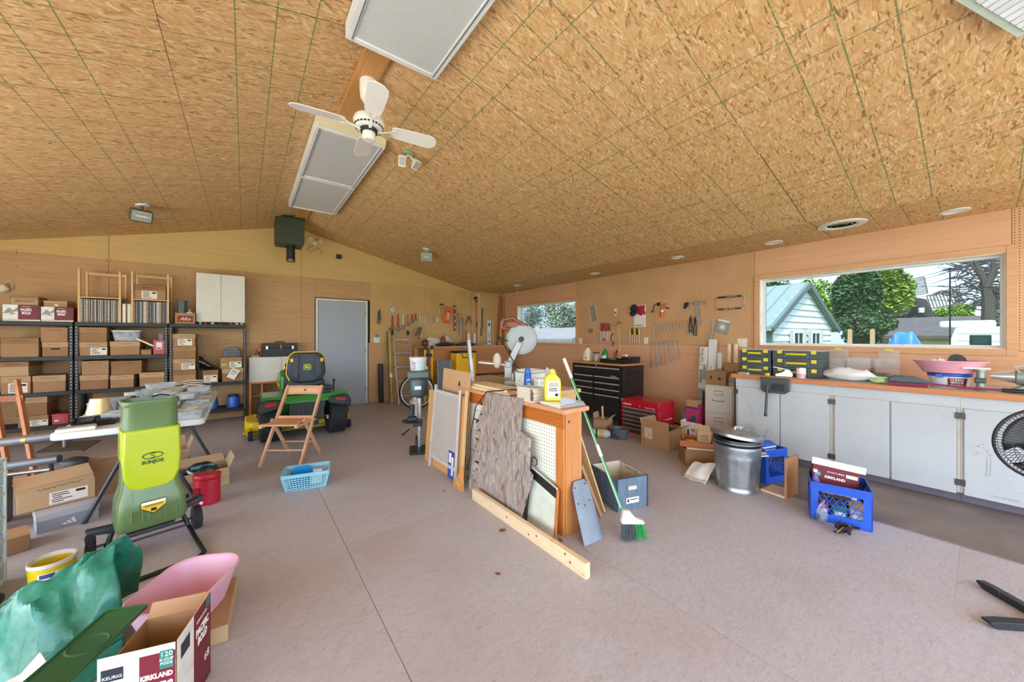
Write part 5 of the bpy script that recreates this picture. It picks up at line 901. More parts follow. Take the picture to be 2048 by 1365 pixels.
t = thing('flat_box', 'open brown box lid standing behind the brown shoe box', 'box', (-.88, 4.55, 0), R(12)); obj('board', BX(-.17, .17, 0, .006, 0, .34), CARD, t); obj('side_fold', BX(-.17, -.164, .006, .06, 0, .34).box(.164, .17, .006, .06, 0, .34), CARD, t); text('SKANKOWSKI FARM ETC', .018, PEN, t, (.0, -.001, .31), w_=.22)
coffee_box(-1.19, -.93, .0, .20, 4.78, .26, 'maroon coffee carton on the floor under the table, left one'); coffee_box(-.92, -.74, .0, .16, 4.72, .2, 'small maroon coffee carton on the floor under the table, right one')
t = thing('red_tool_tray', 'red metal tool tray lying under the table on a coffee carton', 'tray', (-.83, 4.82, .161), R(14)); obj('tray_body', M().shell(rrect(.20, .10, .01, 2), rrect(.24, .12, .01, 2), 0, .06, .003), RED, t); obj('handle', TB([(-.1, 0, .06), (-.08, 0, .10), (.08, 0, .10), (.1, 0, .06)], .006), RED, t)
# grey pipe stand lying at the left
GP = mat('grey_enamel', '#6f7276', .45, .3, var=.08)
t = thing('pipe_stand', 'grey tubular machine stand with a square plate at the left edge', 'stand', (-1.30, 4.58, 0), R(-8))
obj('pole', TB([(-.55, .02, .52), (.10, -.05, .56)], .032, 14), GP, t); obj('pole', TB([(-.55, .0, .33), (.12, -.08, .38)], .032, 14), GP, t); obj('brass_ring', LT([(.034, -.012), (.035, .012)], 14, tf=MT((-.08, -.03, .547), (0, 88, 0))), mat('brass', '#b9a05a', .35, .8), t)
obj('plate', PM([(-.14, 0), (.12, 0), (.14, .22), (-.12, .22)], 0, .012, 'xy', tf=MT((.16, -.16, .44), (8, 4, 0))), mat('rusty_plate', '#5b5148', .6, .4, var=.3), t); obj('clamp', LT([(.012, .44), (.012, .58)], 10, tf=MT((.14, -.06, 0))).cb((.16, -.06, .56), (.12, .08, .05)), GP, t); obj('gear', LT([(.02, .30), (.075, .31), (.075, .36), (.02, .38)], 16, tf=MT((.2, -.08, 0))), mat('cast_grey', '#5c5f62', .5, .5, var=.25), t)
obj('stand_leg', TB([(-.45, .02, .50), (-.5, .1, 0)], .02, 10).tube([(-.45, .0, .34), (-.4, -.12, 0)], .02, 10).tube([(.06, -.06, .36), (.02, .05, 0)], .02, 10), GP, t)
tag(obj('steel_tube', TB([(0, 0, 0), (.42, -.06, .0)], [.016, .016], 12).tube([(.0, 0, 0), (-.02, .003, 0)], .019, 12), GALV, loc=(-1.62, 4.36, .34), rot=(0, 0, R(4))), 'thin galvanised tube resting beside the grey pipe stand', 'tube'); 
t = thing('support_block', 'grey block under the thin galvanised tube', 'block', (-1.45, 4.35, 0)); obj('block', BX(-.06, .06, -.05, .05, 0, .24), GREY, t, bevel=.01); obj('pad', BX(-.06, .06, -.05, .05, .241, .318), GREY, t, bevel=.01)
t = thing('black_bucket', 'black bucket with pale wire rim at the left edge', 'bucket', (-1.52, 4.12, 0)); obj('bucket_body', LT([(.10, 0), (.135, .34), (.128, .34), (.095, .01), (0, .01)], 28), BLACK, t); obj('bucket_rim', TB([(.137 * math.cos(a), .137 * math.sin(a), .34) for a in [j * PI / 14 for j in range(28)]], .005, 6, closed=True), STEEL, t); obj('inner_strip', LT([(.115, .25), (.12, .30)], 28, arc=.9999), GREY, t)
t = thing('carton', 'plain brown carton on the floor at the left edge', 'box', (-1.23, 3.72, 0), R(20)); obj('carton_body', BX(-.11, .11, -.1, .1, 0, .10), CARD3, t, bevel=.003); obj('flap', BX(-.11, 0, -.1, .1, .1005, .104).box(.002, .11, -.1, .1, .1005, .104), CARD, t)
# white drawer tower at the left edge
t = thing('drawer_tower', 'white tower of translucent pale blue drawers at the left edge', 'drawers', (-1.23, 3.12, 0), R(90)); DRW = mat('pale_blue_drawer', '#b8d4de', .35, var=.04)
obj('shell', BX(-.165, .165, -.17, .17, 0, .02).box(-.165, .165, -.17, .17, .67, .69).box(-.165, -.15, -.17, .17, .02, .67).box(.15, .165, -.17, .17, .02, .67).box(-.15, .15, .16, .17, .02, .67), mat('tower_white', '#dfe9ea', .4), t, bevel=.003)
for k in range(5): dr = obj('drawer', BX(-.148, .148, -.163, .15, .025 + k * .129, .145 + k * .129), DRW, t, bevel=.004); obj('handle', BX(-.08, .12, -.178, -.163, .105 + k * .129, .118 + k * .129), WHITE, dr, bevel=.003)
# wooden slatted rack leaning by the shelves
RW = wood('reddish_wood', '#7d4426', '#a0623c', .5, axis=2); t = thing('slatted_rack', 'reddish brown slatted wooden rack leaning at the left by the shelves', 'rack', (-1.98, 5.75, 0), R(-20))
for k in range(3): obj('slat', M().bar((-.22 + k * .13, 0, .0), (-.42 + k * .13, .25, .86 - k * .05), .085, .018, (0, 1, 0)), RW, t, bevel=.002)
for s in (.12, .30): obj('side_rail', M().bar((s + .06, -.02, .0), (s - .28, .26, .92), .03, .04, (0, 1, 0)), wood('rail_wood', '#a8673c', '#c48a5c', .5, axis=2), t, bevel=.003)
obj('cross_slat', M().bar((-.33, .10, .30), (.30, .08, .36), .02, .06, (0, 0, 1)), RW, t); obj('cross_slat', M().bar((-.45, .22, .72), (.12, .2, .74), .02, .06, (0, 0, 1)), RW, t); obj('foot_block', BX(-.26, .34, -.06, .05, 0, .04), RW, t)
# foreground left
t = thing('yellow_bucket', 'empty yellow bucket with white rim in front of the shredder', 'bucket', (-.835, 3.05, 0)); t.scale = (.66, .66, .88); obj('bucket_body', LT([(.115, 0), (.12, .01), (.128, .165), (.122, .165), (.112, .008), (0, .008)], 36), mat('mustard_yellow', '#dcc21a', .4, var=.05), t); obj('bucket_rim', LT([(.129, .155), (.133, .16), (.133, .18), (.122, .18), (.120, .155)], 36), WHITE, t); obj('inner_wall', LT([(.1215, .15), (.1115, .0085), (0, .0085)], 36, arc=.9999), mat('inner_cream', '#d8d6c8', .5), t)
lb = obj('label', LT([(.1285, .03), (.1295, .13)], 40, arc=.2, tf=MT(rot=(0, 0, -110))), PAPER, t); obj('label_print', LT([(.1292, .10), (.1302, .125)], 20, arc=.1, tf=MT(rot=(0, 0, -105))), mat('print_blue', '#3a4f94', .5), lb); obj('label_lines', LT([(.1287, .04), (.1292, .075)], 20, arc=.07, tf=MT(rot=(0, 0, -75))), mat('print_grey', '#9a9a8c', .6), lb)
t = thing('black_block', 'dark plastic wedge on the floor at the left edge', 'block', (-1.015, 3.0, 0), R(5)); obj('wedge', PM([(-.03, 0), (.028, 0), (.03, .03), (.0, .055), (-.03, .05)], -.10, .05), mat('dark_blue_black', '#20252e', .4), t, bevel=.006); obj('grip', BX(-.02, -.005, -.05, .03, .0535, .06), BLACK, t)
# green tarp
TARP = mat('green_tarp', '#237a66', .3, var=.22, scale=40, bump=.3, coat=.25)
def tz(u, v):
    rx = -1.06 + .62 * u; hgt = .03 + .46 * u - .13 * u * u
    y = 2.70 - .60 * v + .05 * math.sin(7 * u) - .10 * u * (1 - v)
    prof = math.sin(PI * min(1, v * 1.15 + .02)) ** .7 if v < .85 else .22 * (1 - v) / .15
    fold = .10 * (.5 - abs(noise.noise(Vector((u * 4.2, v * 3.6, 1.7))))) + .05 * (.5 - abs(noise.noise(Vector((u * 9, v * 8, 4.1))))) + .03 * abs(math.sin(9 * u + 3.2 * v)) + .02 * math.sin(21 * u - 9 * v) + .012 * math.sin(37 * v + 13 * u)
    return (rx + .03 * math.sin(9 * v), y, max(.004, hgt * prof + fold * prof * 1.1 - .02))
t = thing('green_tarp', 'crumpled green tarpaulin heaped on the floor at bottom left', 'tarp'); tp = obj('tarp_sheet', M().grid(tz, 70, 56), TARP, t, solid=.004, smooth=18)
for u, v in ((.18, .80), (.62, .86)): p = Vector(tz(u, v)); obj('grommet', LT([(.009, 0), (.017, .002), (.016, .006), (.008, .005)], 20, tf=Matrix.Translation(p + Vector((0, -.006, .008))) @ Euler((R(55), 0, 0)).to_matrix().to_4x4()), STEEL, tp)
obj('hem', TB([Vector(tz(k / 20, .25)) + Vector((0, 0, .006)) for k in range(21)], .008, 6), TARP, tp)
# dark green lid, white box, coffee box, pink bin
t = thing('tote_cover', 'dark green plastic cover with an embossed ring between tarp and coffee box', 'cover', (-.435, 1.875, .285), rot=(R(-3), R(3), R(-20))); DGP = mat('dark_green_plastic', '#1f5c3a', .3, var=.06, coat=.3)
obj('panel', PM(rrect(.125, .38, .02), -.004, .004, 'xy'), DGP, t, bevel=.002); obj('embossed_ring', LT([(.045, .004), (.05, .007), (.055, .004)], 28), DGP, t); obj('rim', TB([(x, y, .003) for x, y in rrect(.127, .382, .02)], .006, 6, closed=True), DGP, t)
t = open_box('white_carton', 'opened white carton at the bottom left corner in front of the tarp', (-.66, 1.90, 0), .16, .13, .20, 25, PAPER, ((1, 70), (1, 40), (0, 0), (1, 100)), fl=.6, inner=PAPER); obj('green_print', BX(-.06, .06, -.067, -.066, .08, .15), mat('pale_green_print', '#8fc4a8', .5), t)
t = open_box('coffee_carton_open', 'open printed coffee carton at the bottom of the picture', (-.245, 1.80, 0), .20, .25, .265, -17, CARD, ((1, -2), (1, -2), (1, 18), (0, 0)), fl=.34, inner=CARD)
w_, h = .20, .33
pr = obj('front_print', BX(-.099, .099, -.1275, -.1262, 0, .325), HILL, t, smooth=0); obj('maroon_area', BX(.005, .099, -.1283, -.1275, 0, .30), MAROON, pr, smooth=0); obj('hills', PM([(-.099, .10), (-.06, .19), (-.03, .16), (.004, .22), (.004, .08), (-.099, .06)], -.1283, -.1275), HILLG, pr, smooth=0); obj('green_badge', BX(.058, .094, -.129, -.1283, .245, .305), PRG, pr); text('120', .016, WINK, pr, (.076, -.1291, .292)); text('K-CUP\nPODS', .009, WINK, pr, (.076, -.1291, .268)); text('KIRKLAND', .016, WINK, pr, (.05, -.1284, .225), w_=.085, bold=.001); text('PACIFIC', .03, WINK, pr, (.05, -.1284, .185), w_=.085, bold=.002); text('BOLD', .03, WINK, pr, (.045, -.1284, .14), w_=.06, bold=.002)
kb = obj('navy_badge', BX(-.09, -.035, -.1285, -.1276, .245, .285), mat('navy_ink', '#1e2638', .5), pr); text('KEURIG', .010, WINK, pr, (-.0625, -.1287, .257), w_=.048)
ps = obj('side_print', BX(.1012, .1025, -.12, .124, 0, .325), HILL, t, smooth=0); obj('maroon_area', BX(.1025, .1032, -.01, .124, 0, .325), MAROON, ps, smooth=0); text('PACIFIC\nBOLD', .026, WINK, ps, (.1034, .055, .22), rot=(90, 0, 90), w_=.10, bold=.002); text('KIRKLAND', .011, WINK, ps, (.1034, .05, .28), rot=(90, 0, 90), w_=.08); obj('green_badge', BX(.1032, .1036, .085, .12, .285, .32), PRG, ps); obj('dark_badge', BX(.1025, .1032, -.10, -.04, .24, .29), mat('navy_ink', '#1e2638', .5), ps); text('68', .03, WINK, ps, (.1034, .09, .10), rot=(90, 0, 90))
t = open_box('flat_carton', 'shallow brown carton under the pink bin', (-.195, 2.23, 0), .30, .38, .075, -4, CARD2, ((0, 0), (0, 0), (0, 0), (0, 0))); obj('carton_top', BX(-.146, .146, -.186, .186, .070, .074), CARD, t)
t = thing('pink_bin', 'pale pink plastic bin beside the tarp and coffee carton', 'bin', (-.215, 2.22, .077), R(-28)); obj('bin_body', M().shell(rrect(.22, .30, .08, 6), rrect(.30, .40, .11, 6), 0, .15, .004), mat('pale_pink', '#e2b4cc', .35, var=.04, trans=.1), t, label='pale pink tub wall'); obj('rim', TB([(x, y, .15) for x, y in rrect(.305, .405, .11, 6)], .007, 6, closed=True), MATS['pale_pink'], t)
# half wall with white pegboard
WPEG = pegboard('white_pegboard', '#dfe4d8', '#e6e9de', '#2a2a26', axes=(1, 2), pitch=.0254, r=.0036); PX0, PX1, PYN, PYF, PZ = 1.73, 1.90, 1.71, 3.16, .838
t = struct(obj('wall_half', BX(PX0 + .022, PX1, PYN + .03, PYF, 0, PZ), mat('half_wall_core', '#c7c9bd', .7), smooth=0))
obj('pegboard_panel', BX(PX0 + .014, PX0 + .02, PYN + .08, 2.36, .0, .735), WPEG, t, smooth=0); obj('white_panel', BX(PX0 + .014, PX0 + .02, 2.365, PYF - .03, .0, .735), mat('white_board', '#e2e4d8', .6, var=.03), t, smooth=0)
obj('top_rail', BX(PX0, PX0 + .022, PYN, PYF, .735, PZ), STAIN, t, bevel=.003); obj('end_stile', BX(PX0, PX0 + .022, PYN, PYN + .075, 0, .735), STAINZ, t, bevel=.003); obj('far_stile', BX(PX0, PX0 + .022, PYF - .03, PYF, 0, .735), STAINZ, t)
obj('end_post', BX(PX0 + .024, PX1 + .01, PYN - .004, PYN + .03, 0, PZ), wood('end_board_wood', '#c07c44', '#d49a64', .4, axis=2, coat=.2), t, bevel=.003); obj('knot', LT([(.010, 0), (.009, .001), (0, .001)], 14, tf=MT((PX0 + .05, PYN - .0045, PZ - .06), (90, 0, 0))), mat('knot_brown', '#5a2f18', .6), t)
obj('cap', BX(PX0 - .02, PX1 + .06, PYN - .03, PYF + .01, PZ, .87), wood('cap_wood', '#c68a5c', '#d8a47c', .45, axis=1, coat=.2), t, bevel=.004); CZ = .871
# bench joined behind the half wall
t = thing('saw_bench', 'plywood bench behind the half wall carrying the mitre saw', 'bench', (1.97, 2.32, 0)); obj('bench_top', BX(0, .60, 0, 1.55, .83, .868), wood('bench_ply', '#b9a084', '#cdb79c', .6, axis=1), t, bevel=.003); obj('edge_strip', BX(-.002, .602, -.012, 0, .835, .868), PINEX, t)
for x in (.03, .53):
    for y in (.05, 1.45): obj('leg', BX(x, x + .05, y, y + .05, 0, .83), PINE, t)
obj('apron', BX(.03, .58, .03, .05, .74, .83).box(.56, .58, .05, 1.5, .74, .83), PINEX, t); obj('lower_shelf', BX(.03, .58, .05, 1.5, .25, .27), PLYB, t)
# planks on the cap
for i, (x0, x1, y0, y1, z0, z1) in enumerate(((1.735, 1.93, 2.33, 3.12, CZ, CZ + .022), (1.76, 1.95, 2.40, 3.05, CZ + .0225, CZ + .042))): tag(obj('wood_plank', BX(x0, x1, y0, y1, z0, z1).box(x0 + .001, x1 - .001, y0 - .001, y0, z0 + .004, z1 - .004, 1), [PINEY, CARD3], bevel=.002), ('lower', 'upper')[i] + ' plank lying on the far part of the half wall cap', 'plank', 'planks on the half wall')
# tiles, bottle, spray can, baskets on the near end
TIL = mat('glazed_tile', '#d8d8d2', .2, var=.04, coat=.4)
for i in range(3): tag(obj('floor_tile', BX(-.125, .115, -.11, .10, 0, .008).box(-.124, .114, -.1105, -.11, .001, .006, 1), [TIL, GREY], loc=(1.85 - .004 * i, 1.83 + .006 * i, CZ + .0085 * i), rot=(0, 0, R(-4 + 3 * i)), bevel=.0015), ('bottom', 'middle', 'top')[i] + ' tile of the flat pile at the near end of the half wall', 'tile', 'flat tiles on the half wall')
WT_ = mat('stacked_tile', '#dcd8ca', .4, var=.06)
for i in range(8): tag(obj('wall_tile', BX(-.055, .075, -.10, .10, 0, .0125), WT_, loc=(1.765 + .003 * (i % 3), 2.10 + .004 * (i % 2), CZ + i * .0132), rot=(0, 0, R((i % 3) - 1)), bevel=.0015), ('bottom', 'second', 'third', 'fourth', 'fifth', 'sixth', 'seventh', 'topmost')[i] + ' cream tile of the tall stack on the half wall', 'tile', 'stack of cream tiles')
t = thing('rusty_hinge', 'small rusty hinge hanging on the cream tile stack', 'hinge', (1.703, 2.01, CZ + .02)); obj('leaf', BX(-.003, .003, -.012, .012, -.005, .06), mat('rust', '#6e5a48', .7, .3, var=.3), t); obj('knuckle', TB([(-.004, 0, 0), (-.004, 0, .065)], .006, 8).ball((-.004, 0, .072), .009, 8), mat('rust', '#6e5a48', .7, .3, var=.3), t)
t = thing('oil_bottle', 'yellow plastic bottle with white label on the tile pile', 'bottle', (1.80, 1.89, CZ + .027), R(-38)); YB_ = mat('bottle_yellow', '#e4cf1c', .3, var=.04, coat=.3)
obj('bottle_body', PM([(-.058, .006), (-.05, 0), (.05, 0), (.058, .006), (.06, .13), (.054, .16), (.03, .185), (.02, .20), (-.02, .20), (-.035, .19), (-.058, .165), (-.062, .13)], -.032, .032), YB_, t, bevel=.012, seg=3); obj('cap', LT([(.02, .20), (.02, .225), (.0, .226)], 18), YB_, t); lb = obj('label', BX(-.038, .045, -.0335, -.0325, .025, .145), PAPER, t); obj('label_print', BX(-.03, .04, -.0342, -.0335, .10, .135), mat('grey_print', '#a8a89c', .6), lb); obj('label_lines', BX(-.03, .03, -.0342, -.0335, .085, .092).box(-.03, .035, -.0342, -.0335, .072, .078).box(.015, .038, -.0342, -.0335, .035, .055), INK, lb)
t = thing('spray_can', 'blue aerosol can with white lettering on the bench', 'can', (2.02, 2.44, CZ)); obj('can_body', LT([(.03, 0), (.032, .004), (.032, .155), (.026, .165), (.026, .17)], 20), mat('can_blue', '#1656b4', .3, .2), t); obj('can_cap', LT([(.027, .168), (.027, .195), (.02, .21), (0, .21)], 20), mat('cap_blue', '#1d66c9', .35), t); text('1072', .016, WINK, t, (-.012, -.031, .11), rot=(90, 0, -20)); text('360', .016, WINK, t, (-.012, -.031, .075), rot=(90, 0, -20))
BSK = mat('white_weave', '#d9e4dc', .5, var=.05)
for nm, lb, c, w_, d, h in (('woven_basket', 'white patterned paper box behind the spray can', (2.18, 2.60), .20, .24, .15), ('woven_basket', 'white patterned paper box directly behind the yellow bottle', (2.12, 2.36), .15, .08, .12)):
    t = thing(nm, lb, 'box', (*c, CZ)); obj('box_body', M().shell(rrect(w_ * .94, d * .94, .02), rrect(w_, d, .02), 0, h, .003), BSK, t); b = M()
    for k in range(60): a = rnd.random(); f = rnd.choice((0, 1)); zz = .01 + rnd.random() * (h - .03); b.box((a - .5) * w_ * .85, (a - .5) * w_ * .85 + .009, -d / 2 - .0005, -d / 2 + .004, zz, zz + .005) if f else b.box(-w_ / 2 - .0005, -w_ / 2 + .004, (a - .5) * d * .85, (a - .5) * d * .85 + .009, zz, zz + .005)
    stuff(obj('printed_specks', b, mat('speck_green', '#8fb0a8', .6), t)); obj('rim', TB([(x, y, h) for x, y in rrect(w_, d, .02)], .004, 5, closed=True), WHITE, t)
t = thing('white_tray', 'white plastic tray resting on the rear paper box', 'tray', (2.19, 2.60, CZ + .155)); obj('tray_body', M().shell(rrect(.16, .2, .02), rrect(.19, .23, .02), 0, .025, .003), WHITE, t); obj('tray_tab', BX(-.115, -.09, -.03, .03, .018, .024), WHITE, t)
# mitre saw
SG = mat('saw_grey', '#9ea4a6', .4, .4, var=.08); SO = mat('saw_brown_red', '#7c4432', .4); t = thing('mitre_saw', 'grey mitre saw with raised round blade guard on the bench', 'saw', (2.36, 3.02, .869), R(48))
obj('base', BX(-.26, .26, -.12, .12, 0, .05).box(-.20, .20, -.2, -.12, .02, .05), SG, t, bevel=.01); obj('turntable', LT([(.14, .05), (.14, .065), (0, .066)], 28), STEEL, t); obj('fence', BX(-.26, -.03, .02, .045, .05, .13).box(.03, .26, .02, .045, .05, .13), SG, t, bevel=.006)
obj('slide_rail', TB([(-.05, .08, .19), (-.05, .42, .22)], .014, 10).tube([(.05, .08, .19), (.05, .42, .22)], .014, 10), STEEL, t); obj('pivot', BX(-.06, .06, .06, .14, .05, .24).tube([(-.08, .1, .2), (.08, .1, .2)], .035, 14), SG, t, bevel=.006)
obj('head_arm', M().bar((0, .08, .22), (0, -.02, .44), .05, .07), SG, t, bevel=.008)
gd = obj('blade_guard', LT([(.0, -.03), (.12, -.03), (.165, -.022), (.172, 0), (.165, .022), (.12, .03), (.0, .03)], 36, tf=MT((.04, -.04, .47), (0, 90, 0))), mat('guard_grey', '#9aa2a5', .45, .1), t); obj('blade', LT([(0, -.032), (.10, -.033), (.14, -.034), (.14, -.036), (0, -.036)], 40, tf=MT((.04, -.04, .47), (0, 90, 0))), mat('blade_grey', '#8d9598', .4, .3), gd); obj('guard_badge', BX(.0705, .072, -.1, .06, .45, .49), WHITE, gd); text('RIDGID', .02, INK, gd, (.005, -.09, .55), rot=(90, 25, -90), w_=.09); obj('bevel_screw', LT([(.03, 0), (.025, .012), (0, .013)], 12, tf=MT((.0, -.04, .47), (0, -90, 0))), DARK, gd)
obj('motor', LT([(.055, 0), (.06, .02), (.06, .12), (.045, .15), (0, .155)], 20, tf=MT((.09, .06, .50), (0, 75, 0))), mat('motor_black', '#3a3d40', .5), t); obj('handle', TB([(.03, -.04, .64), (.02, .06, .70), (.0, .16, .68), (.0, .18, .60), (.01, .10, .57)], .022, 10), SO, t); obj('orange_cover', PM([(-.1, .56), (.12, .60), (.14, .66), (-.02, .67), (-.12, .63)], -.02, .02, 'yz', tf=MT((.035, 0, 0))), SO, t, bevel=.01)
obj('dust_bag', M().ball((-.20, .2, .25), .055, 12, sq=(.8, .8, 1.5)), mat('dust_bag_cloth', '#c9c2b2', .9, var=.1), t); obj('power_cord', TB([(-.05, .1, .45), (-.15, .2, .5), (-.22, .12, .4), (-.24, .0, .2), (-.25, -.18, .05), (-.26, -.2, .012)], .006, 6), BLACK, t)
t = thing('circular_blade', 'toothed grey metal star piece standing on the bench right of the saw', 'blade', (2.42, 2.60, .869), R(-35)); obj('star', PM([(.09 * (1 if k % 2 else .72) * math.cos(k * PI / 9), .105 + .09 * (1 if k % 2 else .72) * math.sin(k * PI / 9)) for k in range(18)], -.004, .004), SG, t); obj('stand', BX(-.05, .05, -.03, .03, 0, .035), SG, t)
tag(obj('aluminium_channel', M().bar((0, 0, 0), (-.02, .05, .42), .035, .02).bar((0, 0, .0), (0, 0, .004), .05, .04), GALV, loc=(1.83, 3.08, CZ + .043)), 'grey aluminium channel standing upright left of the mitre saw', 'channel')
tag(obj('black_mouse_sander', LT([(.03, 0), (.035, .01), (.03, .045), (.015, .06), (0, .06)], 16), BLACK, loc=(1.74, 3.14, CZ)), 'small black plastic knob piece on the far end of the half wall', 'knob')
tag(obj('extension_cord', TB([(2.02, 2.36, .88), (1.93, 2.30, .885), (1.80, 2.345, .925), (1.69, 2.60, .885), (1.655, 2.73, .74), (1.635, 2.78, .50), (1.62, 2.77, .28), (1.61, 2.80, .16), (1.625, 2.86, .15), (1.64, 2.89, .25)], .005, 8), BLACK), 'black electric cord looping over the half wall and hanging down', 'cord')
# things leaning on the left face of the half wall
def lean(name, label, cat, poly, m, X=1.70, t_=.012, tip=.10, parts=None, group=None, mx=None):
    """upright board in the y-z plane leaning on the half wall: poly in (y, z), foot pushed out by tip"""
    top = max(p[1] for p in poly); sh = tip / top
    t = thing(name, label, cat, (X - tip, 0, 0), group=group); mt = Matrix(((1, 0, sh, 0), (0, 1, 0, 0), (0, 0, 1, 0), (0, 0, 0, 1)))
    obj('panel', PM(poly, -t_, 0, 'yz').tf(mt), m, t, smooth=0)
    if parts:
        for nm, b, m_ in parts: obj(nm, b.tf(mt), m_, t)
    return t
GOSB = osb('weathered_chipboard', ['#5d5550', '#8b827c', '#a39a94', '#958b84', '#b4aca6', '#a88a74', '#9a9494'], 1.1, rough=.85, bump=.6, plane='yz'); OOSB = osb('orange_chipboard', ['#a8682c', '#c98a48', '#d69c58', '#c07e3c', '#e0ae70'], .4, rough=.7, plane='yz')
pr_ = M(); r_ = random.Random(4)
for k in range(9):
    for j in range(r_.randint(2, 4)): y = 2.66 + r_.uniform(-.05, .06); z = .10 + k * .083 + r_.uniform(-.02, .02); pr_.box(-.0195, -.0182, y, y + r_.uniform(.02, .09), z, z + r_.choice((.004, .012)))
lean('chipboard_offcut', 'large weathered grey chipboard offcut with stepped edge leaning on the half wall', 'board', [(2.10, .0), (2.76, .0), (2.74, .30), (2.72, .62), (2.60, .88), (2.11, .888), (2.12, .645), (1.99, .615), (1.975, .39), (1.93, .37), (2.03, .0)], GOSB, 1.712, .018, .10, [('stamped_print', pr_, INK)])
lean('chipboard_wedge', 'small orange chipboard wedge at the foot of the grey board', 'board', [(2.74, 0), (2.93, 0), (2.80, .20)], OOSB, 1.57, .012, .03)
tt = lean('hardboard_sheet', 'tan hardboard sheet standing behind the window screen', 'board', [(2.95, 0), (3.56, 0), (3.50, 1.03), (2.93, 1.02)], wood('tan_hardboard', '#c09a70', '#cba880', .7, axis=2), 1.725, .006, .045)
tt = lean('plywood_sheet', 'plywood sheet with a dark slot leaning behind the window screen', 'board', [(2.90, 0), (3.72, 0), (3.70, .78), (2.92, .80)], wood('leaning_ply', '#c8965c', '#d8aa70', .6, axis=2), 1.655, .010, .05, [('dark_slot', BX(-.0115, -.0102, 3.50, 3.58, .14, .42), mat('slot_brown', '#6b4026', .8)), ('edge_strip', BX(-.014, .004, 2.87, 2.90, 0, .86), PINE)])
AL = mat('silver_frame', '#d6d9db', .4, .3); y0, y1 = 2.95, 3.52
lean('window_screen', 'aluminium window screen with a blue label leaning on the half wall', 'screen', [(y0 + .02, .13), (y1 - .02, .13), (y1 - .06, .80), (y0 + .02, .80)], mat('mesh_screen', '#b4ada6', .6, var=.10, scale=160), 1.615, .002, .05,
     [('frame', M().bar((-.003, y0, .0), (-.003, y0, .86), .014, .022, (1, 0, 0)), AL), ('frame', M().bar((-.003, y1, .0), (-.003, y1 - .05, .86), .014, .022, (1, 0, 0)), AL), ('frame_rail', M().bar((-.003, y0, .12), (-.003, y1, .12), .014, .03, (0, 0, 1)), AL), ('frame_rail', M().bar((-.003, y0, .80), (-.003, y1 - .05, .80), .014, .03, (0, 0, 1)), AL), ('blue_label', BX(-.006, -.0045, 2.98, 3.10, .02, .27), mat('label_blue', '#2c4fa8', .5)), ('label_print', BX(-.007, -.006, 3.04, 3.085, .16, .25).box(-.007, -.006, 2.995, 3.03, .05, .22), PAPER), ('plastic_crease', TB([(-.005, 3.3, .78), (-.005, 3.22, .45), (-.005, 3.12, .2)], .0015, 4).tube([(-.005, 3.3, .78), (-.005, 3.38, .4), (-.005, 3.42, .2)], .0015, 4), CLEAR)])
lean('marble_board', 'pale marbled board with black top strip at the near end of the half wall', 'board', [(1.735, 0), (2.02, 0), (2.02, .40), (1.735, .33)], mat('pale_marble', '#cfd6c8', .4, var=.12, scale=7), 1.71, .02, .03, [('black_strip', PM([(1.73, .27), (2.02, .34), (2.02, .40), (1.73, .33)], -.024, -.0202, 'yz'), BLACK), ('edge_wood', BX(-.02, .0, 1.722, 1.734, 0, .32), STAINZ)])
t = thing('hook_rod', 'thin black steel rod with a curled hook leaning on the white pegboard', 'hook', (1.655, 1.98, 0)); obj('rod', TB([(-.03, 0, 0), (.02, 0, .46)] + [(.022, -.03 + .03 * math.cos(a), .46 + .03 * math.sin(a)) for a in [k * PI / 6 for k in range(1, 9)]], .0045, 8), BLACK, t); obj('cross_bar', TB([(-.02, -.0, .10), (-.02, .14, .13)], .004, 6), BLACK, t)
# 2x4, flashing plate, leaves
a_, b_ = G(945, 1000), G(1172, 1163); t = thing('lumber_two_by_four', 'pale pine two-by-four lying on edge along the half wall', 'lumber', (1.522, 1.33, 0), R(.0)); obj('board', BX(0, .038, 0, 1.24, .0, .089), PINEY, t, bevel=.003)
for y, z in ((.12, .04), (.42, .06), (.50, .035), (.75, .05), (.16, .07)): obj('knot', LT([(.008, 0), (.006, .0008), (0, .0008)], 12, tf=MT((-.0002, y, z), (0, -90, 0))), mat('knot_red', '#8a4a2a', .7), t)
t = thing('metal_plate', 'grey sheet metal plate with rounded top leaning on the half wall end', 'plate', (1.845, 1.545, 0), R(-4)); pf_ = [(-.085, 0), (.09, 0), (.085, .22), (.075, .34), (.05, .39), (-.05, .39), (-.075, .34), (-.082, .22)]; mt = MT(rot=(-21, 0, 0)); obj('sheet', PM(pf_, -.002, .002).tf(mt), mat('blue_grey_steel', '#77838e', .35, .7, var=.15), t, smooth=0)
for x, z in ((-.05, .35), (.045, .36), (-.055, .25), (.05, .25), (0, .23)): obj('rivet_hole', LT([(.006, 0), (.005, .0006), (0, .0006)], 10).tf(mt @ MT((x, -.0022, z), (90, 0, 0))), INK, t)
for i, (px, py, s) in enumerate(((1005, 1062, 1.2), (1122, 1082, .8), (996, 1149, .7), (888, 983, .5))): p = G(px, py); tag(obj('dry_leaf', PM([(.025 * s * (1 if k % 2 else .45) * math.cos(k * PI / 7), .02 * s * (1 if k % 2 else .45) * math.sin(k * PI / 7)) for k in range(14)], 0, .004, 'xy').tube([(0, 0, .003), (.04 * s, .01, .006)], .0012, 4), mat('leaf_brown', '#7c4a28', .9, var=.2), loc=(p.x, p.y, .0005), rot=(.1, 0, i)), ('largest curled brown leaf on the floor left of the pine two-by-four', 'small brown leaf at the foot of the half wall end', 'tiny dark leaf on the floor below the two-by-four middle', 'tiny leaf crumb on the open floor near the window screen')[i], 'leaf', 'dry leaves on the floor')
